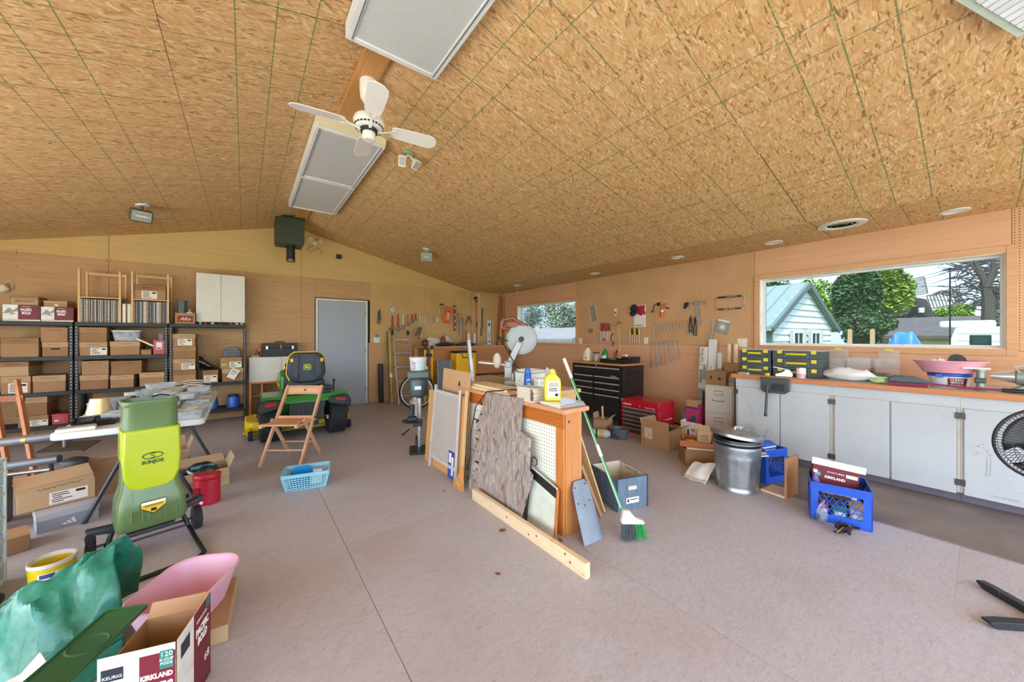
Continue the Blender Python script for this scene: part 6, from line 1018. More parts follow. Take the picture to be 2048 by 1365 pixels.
# boards leaning on the right face
for i, (y0, w_, h, tip, m, z1) in enumerate(((1.80, .09, .70, .30, PINE, 0), (1.905, .12, .52, .27, CARD3, 0), (2.04, .10, .66, .25, wood('board_red', '#a0643c', '#b87c50', .6, axis=2), 0), (1.745, .045, .44, .22, CARD, 0))):
    tag(obj('leaning_board', M().bar((tip, 0, .006), (.0, 0, h), .012 + .004 * i, w_, (0, 1, 0)), m, loc=(PX1 + .03, y0, 0)), ('tall pale board leaning on the right of the half wall', 'wide brown board leaning on the right of the half wall', 'reddish board furthest back on the right of the half wall', 'short narrow board at the near right corner of the half wall')[i], 'board', 'boards leaning right of the half wall')
# broom
t = thing('broom', 'green-handled broom leaning upside up on the half wall', 'broom'); A, B_, C_ = Vector((2.035, 1.43, .135)), Vector((2.02, 1.99, 1.19)), None; dv = (B_ - A); hd = lambda f: A + dv * f
GRN = mat('broom_green', '#1f8a44', .35, coat=.3); obj('handle', TB([hd(.06), hd(.36)], .0115, 12), GRN, t); obj('handle', TB([hd(.42), hd(.86)], .0115, 12), GRN, t); obj('joint', TB([hd(.355), hd(.425)], .0125, 12), WHITE, t); obj('grip', TB([hd(.86), hd(1.0)], .0135, 12), WHITE, t); obj('stripe', TB([hd(.07) + Vector((-.0105, -.004, 0)), hd(.355) + Vector((-.0105, -.004, 0))], .003, 6).tube([hd(.425) + Vector((-.0105, -.004, 0)), hd(.86) + Vector((-.0105, -.004, 0))], .003, 6), WHITE, t)
hdz = MT(A, (0, 0, -38)); obj('broom_head', PM([(-.02, .07), (.02, .07), (.06, .02), (.12, .0), (.12, -.02), (-.03, -.02), (-.035, .0)], -.02, .02).tf(hdz), WHITE, t, bevel=.008, seg=3)
b = M(); r_ = random.Random(9)
for k in range(240): x = r_.uniform(-.028, .115); y = r_.uniform(-.018, .018); b.tube([hdz @ Vector((x, y, -.018)), hdz @ Vector((x * 1.1 + .006 + r_.uniform(-.01, .01), y * 1.7, -.128 + .02 * (x / .12)))], .0012, 3, 0 if x < .055 else 1)
stuff(obj('bristles', b, [mat('grey_bristle', '#5d666c', .8), mat('green_bristle', '#2fae5a', .6)], t))
# drill press standing on the floor
t = thing('drill_press', 'grey drill press standing on the floor beyond the window screen', 'drill press', (1.655, 4.05, 0), R(-20)); DP = mat('drill_grey', '#4f5a5c', .4, .3, var=.12); DPD = mat('drill_dark', '#34393c', .45, .4, var=.2)
obj('base', PM(rrect(.20, .30, .04), 0, .03, 'xy'), DPD, t, bevel=.006); obj('column', LT([(.024, .03), (.024, .70)], 20, tf=MT((.02, .08, 0))), STEEL, t); obj('collar', LT([(.036, .62), (.036, .66)], 20, tf=MT((.02, .08, 0))), DP, t)
obj('table', LT([(.03, .34), (.115, .36), (.118, .375), (0, .376)], 32, tf=MT((-.07, -.02, 0))), DPD, t); obj('table_arm', BX(-.06, .05, -.0, .11, .29, .36), DPD, t, bevel=.008); obj('chuck', LT([(.012, .42), (.026, .44), (.03, .50), (.03, .56)], 16, tf=MT((-.07, -.02, 0))), DPD, t); obj('vise', BX(-.12, -.02, -.07, .03, .377, .42).box(-.10, -.06, -.05, .01, .42, .50), DPD, t, bevel=.006)
obj('motor', LT([(.09, .66), (.112, .68), (.118, .72), (.118, .84), (.105, .87), (0, .875)], 28), DP, t); obj('belt_cover', BX(-.125, .125, -.125, .125, .876, .965), mat('cover_green_grey', '#56655c', .4, var=.08), t, bevel=.02, seg=3); obj('name_plate', BX(-.045, .03, -.1205, -.1185, .75, .79), GALV, t); obj('switch_cord', TB([(.08, -.08, .7), (.14, -.1, .66), (.16, -.08, .70), (.14, -.04, .74)], .005, 6), BLACK, t); obj('feed_handle', TB([(-.1, -.05, .28), (-.17, -.10, .24)], .008, 8).ball((-.17, -.10, .24), .016, 8), BLACK, t)
obj('hand_wheel', TB([(-.02 + .0, -.09 + .085 * math.cos(a), .12 + .085 * math.sin(a)) for a in [k * PI / 12 for k in range(24)]], .011, 8, closed=True).tube([(-.02, -.09, .035), (-.02, -.09, .205)], .007, 6).tube([(-.02, -.175, .12), (-.02, -.005, .12)], .007, 6), DPD, t)
t = thing('ice_cream_pail', 'white pail with printed sides standing on the drill press', 'pail', (1.655, 4.05, .967)); obj('pail_body', LT([(.085, 0), (.09, .01), (.098, .13), (.098, .135)], 28), mat('pail_print', '#cfe0e6', .4, var=.14, scale=16), t); obj('lid', LT([(.103, .13), (.105, .15), (.095, .158), (0, .158)], 28), WHITE, t); text('BITS', .035, mat('magenta_ink', '#a8407c', .5), t, (-.08, -.062, .06), rot=(90, 90, -50))
# counter along the right wall
KX, DX, TX, CZT = 4.72, 4.635, 4.60, .925; YC0 = -2.2; YC1 = 1.76
CBW = mat('counter_white', '#b9c1c6', .5, var=.05, scale=2.5); SMUDGE = mat('pencil_smudge', '#a9aeb2', .8, var=.2); PINKM = mat('crayon_pink', '#c9a49c', .8); HINGE = mat('hinge_grey', '#4a4d52', .4, .5)
t = thing('worktop', 'long worktop with orange wood edge below the big window', 'worktop', (0, 0, 0)); obj('top', BX(TX + .02, XR, YC0, YC1 + .02, CZT - .04, CZT), mat('worktop_white', '#cfcac2', .5, var=.08), t, smooth=0); obj('edge_strip', BX(TX, TX + .02, YC0, YC1 + .02, CZT - .045, CZT + .002), wood('counter_edge', '#b8713c', '#cb8a58', .45, axis=1), t, bevel=.002); obj('end_strip', BX(TX + .02, XR, YC1 + .02, YC1 + .035, CZT - .045, CZT + .002), wood('counter_edge_end', '#b8713c', '#cb8a58', .45, axis=0), t)
spans = ((1.722, .885, ((1.722, 1.312), (1.302, .904)), 'left'), (.864, .100, ((.864, .494), (.482, .118)), 'middle'), (.080, -.70, ((.08, -.30), (-.31, -.69)), 'right'))
r_ = random.Random(31)
def marks(parent, n, y0, y1, z0, z1, m, seed):
    rr = random.Random(seed); b = M()
    for k in range(n):
        y, z = rr.uniform(y0, y1), rr.uniform(z0, z1); pts = [(DX - .0195, y, z)]
        for j in range(rr.randint(2, 5)): pts.append((DX - .0195, min(y1, max(y0, pts[-1][1] + rr.uniform(-.03, .03))), min(z1, max(z0, pts[-1][2] + rr.uniform(-.02, .02)))))
        b.tube(pts, .0006, 3)
    return stuff(obj('pencil_marks', b, m, parent))
for y1, y0, doors, nm in spans:
    t = thing('base_cabinet', 'white painted base cabinet under the worktop, %s one' % {'left': 'left of the pair behind the bin', 'middle': 'middle', 'right': 'right-hand'}[nm], 'cabinet', (0, 0, 0), group='white base cabinets'); ya = {'left': .8845, 'middle': .0985, 'right': y0}[nm]; yb = {'left': 1.742, 'middle': .8835, 'right': .0975}[nm]
    obj('carcass', BX(DX, XR - .01, ya, yb, .10, CZT - .046), CBW, t, smooth=0); obj('top_rail', BX(DX - .004, DX, ya, yb, .79, CZT - .046), CBW, t); obj('toe_kick', BX(KX, KX + .02, ya, yb, 0, .10), mat('kick_mauve', '#6f6673', .6), t)
    if nm != 'left': obj('face_strip', BX(DX - .006, DX, yb - .016, yb, .10, .79), mat('putty_strip', '#b9b4a8', .5), t)
    if nm != 'right': obj('face_strip', BX(DX - .006, DX, ya, ya + .016, .10, .79), mat('putty_strip', '#b9b4a8', .5), t)
    for k, (a, c) in enumerate(doors):
        dr = obj('door', BX(DX - .018, DX - .0005, c, a, .09, .785), CBW, t, bevel=.0025)
        marks(dr, 11, c + .03, a - .03, .15, .74, SMUDGE, k + ord(nm[0])); 
        yh = c - .002 if k == 1 else a + .002
        for z in (.16, .70): obj('hinge', BX(DX - .023, DX - .016, yh - .01, yh + .014, z, z + .05) if k == 0 else BX(DX - .023, DX - .016, yh - .014, yh + .01, z, z + .05), HINGE, dr)
    if nm == 'right':
        dr = obj('crayon_drawing', TB([(DX - .0195, -.03, .28), (DX - .0195, -.032, .42)], .0012, 4).tube([(DX - .0195, -.045, .28), (DX - .0195, -.05, .42)], .0012, 4), SMUDGE, t)
        stuff(obj('crayon_dots', (lambda b: [b.box(DX - .0197, DX - .0188, y, y + .008, z, z + .008) for y, z in [(.03 - .12 * r_.random(), .42 + .10 * r_.random()) for _ in range(22)]] and b)(M()), PINKM, t)); text('March 2004', .014, SMUDGE, t, (DX - .0196, -.11, .13), rot=(90, 0, -90), w_=.12)
    if nm == 'left': obj('crayon_scribble', TB([(DX - .0195, 1.62 - .012 * (k % 4) - .002 * k, .60 - .006 * k) for k in range(26)], .0012, 3), PINKM, t); obj('drawn_house', TB([(DX - .0195, y, z) for y, z in ((1.66, .30), (1.60, .38), (1.54, .34), (1.52, .25), (1.60, .29), (1.58, .37), (1.55, .27), (1.66, .30))], .0018, 4).tube([(DX - .0195, y, z) for y, z in ((1.46, .24), (1.42, .34), (1.36, .30), (1.42, .33), (1.44, .24))], .0018, 4), SMUDGE, t)
mt_ = obj('floor_mat', BX(3.715, KX - .004, YC0, 1.34, .0005, .008), mat('grey_brown_mat', '#7b7470', .95, var=.25, scale=3, bump=.4), smooth=0); tag(mt_, 'long grey brown mat on the floor along the white cabinets', 'mat')
# vice on the worktop edge
t = thing('bench_vice', 'dark woodworking vice clamped under the worktop edge', 'vice', (TX - .002, 1.36, .88)); VD = mat('vice_iron', '#4c5254', .45, .5, var=.15)
obj('jaw', PM([(-.15, .04), (.11, .04), (.11, -.10), (.08, -.125), (-.11, -.125), (-.15, -.09)], -.035, -.005, 'yz'), VD, t, bevel=.006); obj('jaw_recess', BX(-.0375, -.0355, -.11, .0, -.10, -.02), DARK, t); obj('screw_boss', TB([(-.035, .02, -.06), (-.075, .02, -.06)], .022, 12), VD, t); obj('tommy_bar', TB([(-.07, .035, -.05), (-.075, .05, -.36)], .012, 10).ball((-.0755, .05, -.365), .018, 8), VD, t)
# organizers
ORG = mat('organizer_dark', '#39484c', .45, var=.12); ORGT = mat('organizer_smoke', '#4f6268', .35, var=.1); LATY = mat('latch_yellow', '#e3cf24', .4)
for col, (y1, y0, xf) in enumerate(((1.76, 1.44, 4.80), (1.42, .985, 4.78))):
    for k in range(3):
        z = CZT + .003 + k * .098; w_ = (y1 - y0)
        t = thing('parts_organizer', 'dark parts organizer with yellow latches, %s of the %s stack' % (('bottom', 'middle', 'top')[k], ('left', 'right')[col]), 'organizer', (xf, y0 + .002 * k, z), group='stacked parts organizers'); obj('case', BX(0, .28, 0, w_, 0, .084), ORG, t, bevel=.004); obj('lid', BX(-.002, .282, -.002, w_ + .002, .0845, .0965), CLEAR if k == 2 else ORGT, t, bevel=.002)
        for f in (.16, .84): obj('latch', BX(-.010, -.002, w_ * f - .022, w_ * f + .022, .055, .094), LATY, t, bevel=.002)
        obj('handle', TB([(-.008, w_ * .30, .05), (-.013, w_ * .34, .05), (-.013, w_ * .66, .05), (-.008, w_ * .70, .05)], .012, 8), LATY, t)
        for f in (.27, .73): obj('rib', BX(-.003, .0, w_ * f - .006, w_ * f + .006, .004, .082), ORGT, t)
tag(obj('matchbox', BX(0, .05, 0, .09, 0, .018).box(-.001, 0, .01, .08, .004, .013, 1), [PAPER, MAROON], loc=(4.66, 1.63, CZT + .003), bevel=.001), 'small white box with a maroon stripe at the left worktop end', 'box'); tag(obj('tape_measure', PM(rrect(.055, .04, .012), 0, .03, 'xy').box(-.028, -.02, -.01, .01, .001, .012, 1), [YELLOW, BLACK], loc=(4.68, 1.44, CZT + .003), bevel=.004), 'yellow tape measure beside the vice', 'tape measure')
t = thing('staple_gun', 'chrome staple gun standing on the worktop above the vice', 'staple gun', (4.70, 1.30, CZT + .003), R(-80)); obj('body', PM([(-.07, 0), (.08, 0), (.085, .035), (.06, .075), (.02, .08), (-.01, .05), (-.07, .03)], -.014, .014), STEEL, t, bevel=.005); obj('lever', M().bar((.06, 0, .075), (-.09, 0, .105), .02, .010), STEEL, t, bevel=.003)
t = thing('paper_cup_box', 'printed white tub on the worktop beside the staple gun', 'tub', (4.72, 1.15, CZT + .003)); obj('tub_body', LT([(.038, 0), (.042, .09), (.042, .1)], 18), PAPER, t); obj('print_band', LT([(.0405, .01), (.0425, .045)], 18, arc=.6, tf=MT(rot=(0, 0, 120))), mat('pale_pink_print', '#d8a8b8', .5), t); obj('lid', LT([(.044, .1), (.044, .108), (0, .109)], 18), mat('silver_lid', '#d0d2d4', .3, .6), t)
tag(obj('wire_loop', TB([(0, .0, .006), (.02, -.05, .03), (.05, -.10, .04), (.09, -.12, .01)], .004, 6).tube([(.0, 0, .006), (.04, -.03, .01), (.09, -.12, .01)], .004, 6), DARK, loc=(4.68, 1.06, CZT + .003)), 'dark bent wire loop beside the right organizer stack', 'wire')
t = crumple('plastic_bag', 'crumpled white plastic bag on the worktop in front of the clear bins', 'bag', (4.78, .80, CZT + .003), (.10, .18, .065), PLB, 41); obj('bag_neck', TB([(0, -.12, .02), (-.02, -.2, -.03), (.0, -.24, -.04)], [.04, .03, .012], 8), PLB, t)
# clear bins with orange contents under the window
for i, y in enumerate((.97, .77, .575)):
    t = thing('clear_bin', 'clear plastic bin with orange and yellow contents below the window, %s' % ('left one', 'middle one', 'right one')[i], 'bin', (5.22, y, CZT + .003), group='clear bins under the window'); w_ = (.20, .19, .17)[i]; hh = (.30, .235, .30)[i]
    obj('bin_body', M().shell(rrect(.24, w_ - .01, .02), rrect(.26, w_, .02), 0, .21, .003), CLEAR, t); obj('contents', BX(-.11, .11, -w_ / 2 + .015, w_ / 2 - .015, .004, .075), mat('orange_bits', '#d8913c', .6, var=.3, scale=30), t); obj('pink_layer', BX(-.11, .11, -w_ / 2 + .015, w_ / 2 - .015, .076, .115), mat('peach_bits', '#e2a98c', .6, var=.2, scale=30), t)
    if hh > .25: l = obj('raised_lid', PM(rrect(w_ * .9, .09, .02, 3, 0, .255), .128, .131, 'yz'), CLEAR, t); obj('lid_tab', BX(.12, .14, -.03, .03, .295, .315), LATY, l)
t = thing('green_crate', 'small green plastic crate behind the white plastic bag', 'crate', (4.98, .62, CZT + .003)); t.location = (4.98, .64, CZT + .003); obj('crate_body', M().shell(rrect(.13, .15, .015), rrect(.15, .17, .015), 0, .07, .003), mat('dull_green', '#5d7a68', .5), t); obj('rim', TB([(x, y, .07) for x, y in rrect(.152, .172, .015)], .004, 5, closed=True), MATS['dull_green'], t)
t = crumple('produce_bag', 'pale green and white produce bag in front of the green crate', 'bag', (4.74, .57, CZT + .003), (.06, .08, .03), mat('pale_green_film', '#b9cf9a', .3, var=.3, scale=10), 43); obj('bag_print', BX(-.02, .02, -.05, .05, .026, .031), WINK, t)
# scrub brush, pink tub, wipes pail
t = thing('scrub_brush', 'dark scrub brush with long maroon handle on the worktop edge', 'brush', (4.70, .37, CZT + .003), R(-84)); MAR = mat('maroon_plastic', '#8a2448', .4); obj('brush_head', PM([(-.14, .03), (.10, .03), (.11, .05), (.02, .085), (-.10, .09), (-.14, .07)], -.04, .04), mat('brush_slate', '#47545a', .6), t, bevel=.012, seg=3); obj('bristle_block', BX(-.135, .095, -.038, .038, 0, .03), mat('bristle_maroon', '#7a2444', .7), t, bevel=.004); obj('handle', TB([(.09, -.01, .03), (.30, -.02, .018), (.47, -.03, .018)], .009, 10), MAR, t); obj('grip', TB([(.47, -.03, .018), (.60, -.036, .018)], .016, 10), BLACK, t)
t = thing('paint_pail', 'white pail with blue lid lettered in maroon under the pink basin', 'pail', (4.90, .165, CZT + .003)); obj('pail_body', LT([(.105, 0), (.12, .095), (.12, .1)], 32), mat('pail_white', '#d8dfe4', .4, var=.06), t); obj('lid', LT([(.126, .095), (.128, .12), (.11, .125), (0, .125)], 32), mat('lid_blue', '#1f4fb0', .35), t); obj('lid_clip', BX(-.135, -.122, .03, .07, .085, .115), MATS['lid_blue'], t)
obj('maroon_label', LT([(.1105, .015), (.1205, .085)], 20, arc=.16, tf=MT(rot=(0, 0, 178))), MAROON, t)
for i, (s_, hh) in enumerate((('CLEAN', .018), ('48HOUR', .016), ('PROTECT', .009))): text(s_, hh, WINK, t, (-.117 + .004 * i, -.045, .07 - .022 * i), rot=(84, 0, -69), w_=.075)
t = thing('pink_basin', 'shallow pink basin full of odds and ends on the pail', 'basin', (4.90, .165, CZT + .129)); obj('basin_body', M().shell(ell(.13, .15, 32), ell(.18, .21, 32), 0, .10, .004), PINK, t); obj('rim', TB([(x, y, .10) for x, y in ell(.182, .212, 32)], .006, 6, closed=True), PINK, t)
t = crumple('cloth_bundle', 'white cloth bundle sticking out of the pink basin', 'cloth', (4.90, .235, CZT + .19), (.09, .06, .03), PAPER, 45); obj('fold', TB([(-.05, -.02, .025), (.0, .0, .034), (.05, .02, .026)], .006, 6), PAPER, t)
tag(obj('black_disc', LT([(0, -.006), (.055, -.006), (.055, .006), (0, .006)], 28, tf=MT(rot=(70, 0, -60))).lathe([(.012, .007), (.01, .009), (0, .009)], 12, tf=MT(rot=(70, 0, -60))), BLACK, loc=(4.90, .12, CZT + .235)), 'black grinding disc leaning in the pink basin', 'disc')
t = thing('bench_grinder', 'green grey bench vice and grinder at the right end of the worktop', 'grinder', (4.84, -.25, CZT + .003), R(-90)); GG_ = mat('grinder_grey', '#8c9a92', .4, .3, var=.1)
obj('body', LT([(.03, -.10), (.06, -.08), (.065, 0), (.065, .16), (.05, .18)], 20, tf=MT((0, 0, .12), (0, 90, 0))), GG_, t); obj('horn', LT([(.022, -.20), (.03, -.16), (.045, -.11), (.05, -.08)], 16, tf=MT((0, 0, .12), (0, 90, 0))), STEEL, t); obj('base', PM([(-.14, 0), (.22, 0), (.20, .035), (.05, .06), (-.05, .06)], -.06, .06), GG_, t, bevel=.008); obj('dark_plinth', BX(-.13, .2, -.065, .065, .0, .012), DARK, t)
obj('top_clamp', BX(-.04, .22, -.045, .045, .21, .235).box(.02, .16, -.03, .03, .185, .21), mat('teal_metal', '#39555c', .4, .4), t, bevel=.006); obj('clamp_lever', TB([(-.06, -.04, .15), (-.09, -.05, .20), (.0, -.04, .225)], .007, 8), STEEL, t)
t = thing('pipe_vice', 'upright steel fixture standing left of the grinder', 'fixture', (4.76, -.12, CZT + .003)); t.location = (4.78, .0, CZT + .003); obj('post', LT([(.035, 0), (.03, .02), (.022, .03), (.022, .15), (.03, .155), (.03, .17)], 18), GG_, t); obj('clamp', BX(-.035, .035, -.03, .03, .06, .10), VD, t, bevel=.006); obj('white_card', M().cb((0, .02, .178), (.07, .14, .012)), PAPER, t); 
# electric outlets are built with the wall tools
# fan at the right edge and its legs
p = PX(2040, 905, 3.55); t = thing('pedestal_fan', 'black pedestal fan with round wire cage at the right edge', 'fan', (3.18, -.42, 0)); hub = Vector((-.0, 0, .61)); FB = mat('fan_wire', '#2e333b', .35, .4)
c0 = PX(2104, 893, 3.30); t.location = (c0.x, c0.y, 0); hub = Vector((0, 0, c0.z)); fr = MT(hub, (0, 0, -70)) @ MT(rot=(90, 0, 0)); b = M(); r0 = .19
for k in range(72):
    a = 2 * PI * k / 72; pts = [(.05, .085), (.12, .08), (.16, .06), (r0, .015), (r0 + .004, -.01), (.16, -.05), (.10, -.075)]
    b.tube([fr @ Vector((r_ * math.cos(a + .12 * (r_ / r0)), r_ * math.sin(a + .12 * (r_ / r0)), z)) for r_, z in pts], .0014, 3)
for r_, z in ((.05, .085), (.12, .08), (.15, .066), (.178, .04), (.16, -.05), (.10, -.075)): b.tube([fr @ Vector((r_ * math.cos(a), r_ * math.sin(a), z)) for a in [k * PI / 16 for k in range(32)]], .0014, 3, closed=True)
stuff(obj('wire_cage', b, FB, t)); obj('cage_ring', TB([fr @ Vector((r0 * math.cos(a), r0 * math.sin(a), .0)) for a in [k * PI / 20 for k in range(40)]], .007, 8, closed=True), BLACK, t)
for k in range(3):
    bl = M(); a0 = 2 * PI * k / 3 + .5
    bl.grid(lambda u, v: fr @ Vector(((.04 + .13 * u) * math.cos(a0 + (v - .5) * 1.5 * (.6 + .5 * u)), (.04 + .13 * u) * math.sin(a0 + (v - .5) * 1.5 * (.6 + .5 * u)), .01 + .03 * (v - .5))), 6, 6); obj('blade', bl, mat('fan_blade', '#1d2026', .3, var=.1), t, solid=.002)
obj('hub_cap', LT([(.06, .075), (.055, .09), (0, .094)], 24, tf=fr), mat('hub_plum', '#33283a', .4), t); obj('motor', LT([(.03, -.17), (.07, -.16), (.075, -.08), (.05, -.05)], 24, tf=fr), BLACK, t); obj('pole', TB([hub + Vector((.05, -.16, 0)), (.05, -.16, .05)], .014, 12), BLACK, t); 
for i, (pa, pb) in enumerate((((1960, 1165), (2100, 1245)), ((1972, 1245), (2110, 1255)))):
    a_, e_ = G(*pa, .02), G(*pb, .02); dv = (e_ - a_).normalized(); ln = .28; yaw = math.degrees(math.atan2(dv.y, dv.x))
    tag(obj('stand_leg', PM([(-.0, .02), (.03, .0), (ln, .0), (ln, .035), (.05, .035), (.0, .03)], -.02, .02).box(.10, .104, -.021, .021, -.001, .036), mat('leg_black', '#23272e', .4), loc=(a_.x, a_.y, .002), rot=(0, 0, R(yaw)), bevel=.004), ('upper', 'lower')[i] + ' black steel stand leg on the floor at the right edge', 'leg', 'black legs at the right edge')
# floor things in front of the cabinets
t = thing('trash_can', 'galvanised ribbed trash can with dark liner and tilted lid', 'trash can', (3.56, 1.33, 0)); 
b = M(); n = 56; zs_ = [0, .02, .03, .05, .10, .28, .31, .325, .34, .36, .375, .39, .43]; vs_ = []
for z in zs_:
    for k in range(n): a = 2 * PI * k / n; r = .158 + .028 * z / .43 + (.004 if z in (.31, .34, .375) else 0) + (.006 if z < .03 else 0) + (.0045 * math.cos(a * 14) if .09 < z < .29 else 0); vs_.append((r * math.cos(a), r * math.sin(a), z))
b.add(vs_, [(i * n + j, i * n + (j + 1) % n, (i + 1) * n + (j + 1) % n, (i + 1) * n + j) for i in range(len(zs_) - 1) for j in range(n)] + [tuple(range(n - 1, -1, -1))]); obj('can_body', b, GALV, t)
obj('rim', TB([(.19 * math.cos(a), .19 * math.sin(a), .43) for a in [k * PI / 20 for k in range(40)]], .006, 6, closed=True), GALV, t); ln_ = LT([(.186, .40), (.194, .43), (.188, .455), (.16, .45)], 40); obj('liner', ln_, mat('bin_liner', '#1e2023', .3, var=.6, scale=40), t)
obj('lid', LT([(.198, 0), (.205, .004), (.205, .03), (.19, .045), (.10, .06), (0, .065)], 40, tf=MT((0, .01, .462), (4, 7, 0))), GALV, t); obj('lid_handle', TB([(-.05, 0, .525), (-.045, 0, .555), (.045, 0, .548), (.05, 0, .518)], .006, 8), STEEL, t); obj('lid_weight', M().cb((.06, -.05, .53), (.07, .05, .012)), GALV, t)
obj('side_handle', TB([(.10, -.155, .30), (.13, -.20, .31), (.17, -.17, .30), (.165, -.10, .305)], .006, 8).cb((.142, -.145, .315), (.08, .006, .03), (0, 0, -.75)), STEEL, t)
def milk_crate(label, loc, rz, w_=.33, d=.33, h=.27, m=BLUE, grid_m=None):
    t = thing('milk_crate', label, 'crate', loc, R(rz), 'blue milk crates'); e = .006
    obj('crate_base', BX(-w_ / 2, w_ / 2, -d / 2, d / 2, 0, e), m, t)
    for k in range(4):
        L = (w_, d)[k % 2] / 2; o_ = (d, w_)[k % 2] / 2; b = M()
        b.box(-L, L, -o_, -o_ + e, 0, h * .22).box(-L, L, -o_, -o_ + e, h * .80, h).box(-L, -L * .72, -o_, -o_ + e, h * .22, h * .80).box(L * .72, L, -o_, -o_ + e, h * .22, h * .80)
        for j in range(7):
            f = -.72 + 1.44 * j / 6
            for s in (-1, 1):
                x2 = f + s * .6; x2c = max(-.72, min(.72, x2)); zz = h * .22 + (h * .58) * abs(x2c - f) / .6; b.bar((f * L, -o_ + e / 2, h * .22), (x2c * L, -o_ + e / 2, zz), .004, .006, (0, 1, 0))
        for j in range(4): b.bar((-.72 * L, -o_ + e / 2, h * (.36 + .11 * j)), (.72 * L, -o_ + e / 2, h * (.36 + .11 * j)), .003, .003, (0, 1, 0))
        for j in range(3): b.box(-L - .002, L + .002, -o_ - .003, -o_, h * (.84 + .05 * j), h * (.86 + .05 * j))
        s = obj('crate_side', b, m, t, rot=(0, 0, k * PI / 2), smooth=0); obj('hand_slot', PM(rrect(L * .7, .028, .013), -o_ - .0035, -o_ - .003, 'xz', tf=MT((0, 0, h * .74))), INK, s)
    obj('rim', BX(-w_ / 2 - .004, w_ / 2 + .004, -d / 2 - .004, -d / 2 + .006, h, h + .008).box(-w_ / 2 - .004, w_ / 2 + .004, d / 2 - .006, d / 2 + .004, h, h + .008).box(-w_ / 2 - .004, -w_ / 2 + .006, -d / 2 + .006, d / 2 - .006, h, h + .008).box(w_ / 2 - .006, w_ / 2 + .004, -d / 2 + .006, d / 2 - .006, h, h + .008), m, t, bevel=.002); return t
milk_crate('blue milk crate full of goods standing on the edge of the mat', (3.60, .655, 0), -75, .335, .33); milk_crate('blue milk crate half hidden behind the galvanised trash can', (3.99, 1.27, 0), -20, .27, .27, .31)
t = thing('coffee_carton', 'maroon coffee carton tilted inside the front blue milk crate', 'box', (3.65, .70, .15), rot=(R(-4), R(6), R(-70))); w_, d, h = .27, .10, .20; obj('carton', BX(-w_ / 2, w_ / 2, -d / 2, d / 2, 0, h), MAROON, t, bevel=.002); obj('white_band', BX(-w_ / 2, w_ / 2, -d / 2 - .001, -d / 2, 0, .025), PAPER, t); obj('green_badge', BX(-.125, -.085, -d / 2 - .001, -d / 2, .11, .15), PRG, t); text('KIRKLAND', .018, WINK, t, (.0, -d / 2 - .001, .12), w_=.12, bold=.001); text('120', .016, WINK, t, (-.105, -d / 2 - .0015, .13)); text('OVATURES', .012, WINK, t, (.0, -d / 2 - .001, .16), w_=.10); obj('bar_label', BX(.06, .125, -d / 2 - .001, -d / 2, .145, .17), PAPER, t)
obj('torn_top', BX(-w_ / 2 - .01, w_ / 2 + .03, -d / 2, -d / 2 + .004, h, h + .05), PAPER, t)
r_ = random.Random(8); cc = ['#a8342c', '#3a7a5a', '#c9c4b8', '#4a3a6a', '#2c2c30', '#d8b040', '#7a8a9a', '#5d2a3a', '#d0d4d8']
for i in range(9):
    pk = Matrix.Rotation(R(-75), 3, 'Z') @ Vector((-.10 + .10 * (i % 3), -.09 + .09 * (i // 3), 0)); x, y = 3.60 + pk.x, .655 + pk.y; tag(obj('goods_packet', PM(rrect(.085, .07, .012), 0, .10 + .03 * r_.random(), 'xy').box(-.03, .03, -.036, -.035, .02, .07, 1), [mat('packet_%d' % i, cc[i], .4, var=.2, scale=30), PAPER], loc=(x, y, .008), rot=(0, 0, R(-75) + r_.uniform(-.1, .1)), bevel=.004), ('red', 'green', 'cream', 'purple', 'black', 'yellow', 'blue grey', 'dark maroon', 'pale grey')[i] + ' packet seen through the side of the front blue milk crate', 'packet', 'packets in the milk crate')
t = thing('bottle', 'purple and clear bottle leaning in the corner of the front blue crate', 'bottle', (3.52, .77, .14)); obj('bottle_body', LT([(.024, 0), (.026, .01), (.026, .12), (.012, .16), (.012, .18)], 16), mat('purple_label', '#6a5a9a', .4, var=.2), t); obj('cap', LT([(.014, .18), (.014, .2), (0, .2)], 12), PAPER, t)
t = crumple('zip_bag', 'clear zip bag of small parts in front of the blue milk crate', 'bag', (3.375, .70, .0), (.07, .03, .065), CLEAR, 51); obj('contents', M().ball((0, 0, -.03), .04, 10, sq=(1, .5, .7)), mat('bag_parts', '#5a6070', .4, .3, var=.6, scale=60), t); obj('zip_edge', BX(-.08, .08, -.003, .003, .07, .085), MILKY, t)
t = thing('black_straps', 'tangle of black straps and clips on the floor before the blue crate', 'straps', (3.33, .57, 0)); b = M(); r_ = random.Random(2)
for k in range(7): a = r_.uniform(0, 6.28); pts = [(.10 * r_.uniform(-1, 1), .05 * r_.uniform(-1, 1), r_.uniform(.012, .05)) for _ in range(6)]; b.tube(pts, .011, 6)
obj('straps', b, mat('strap_black', '#1f1d1c', .8, var=.3), t, sub=1); obj('metal_clip', TB([(-.11, .02, .03), (-.05, .0, .05), (.0, -.03, .03)], .005, 6).tube([(-.02, -.04, .02), (.02, -.02, .05)], .005, 6), mat('clip_brass', '#b98f68', .4, .6), t); obj('round_ring', TB([(.12 + .016 * math.cos(a), -.04 + .016 * math.sin(a), .012) for a in [k * PI / 6 for k in range(12)]], .005, 6, closed=True), mat('strap_black', '#1f1d1c', .8), t)
r_ = random.Random(6)
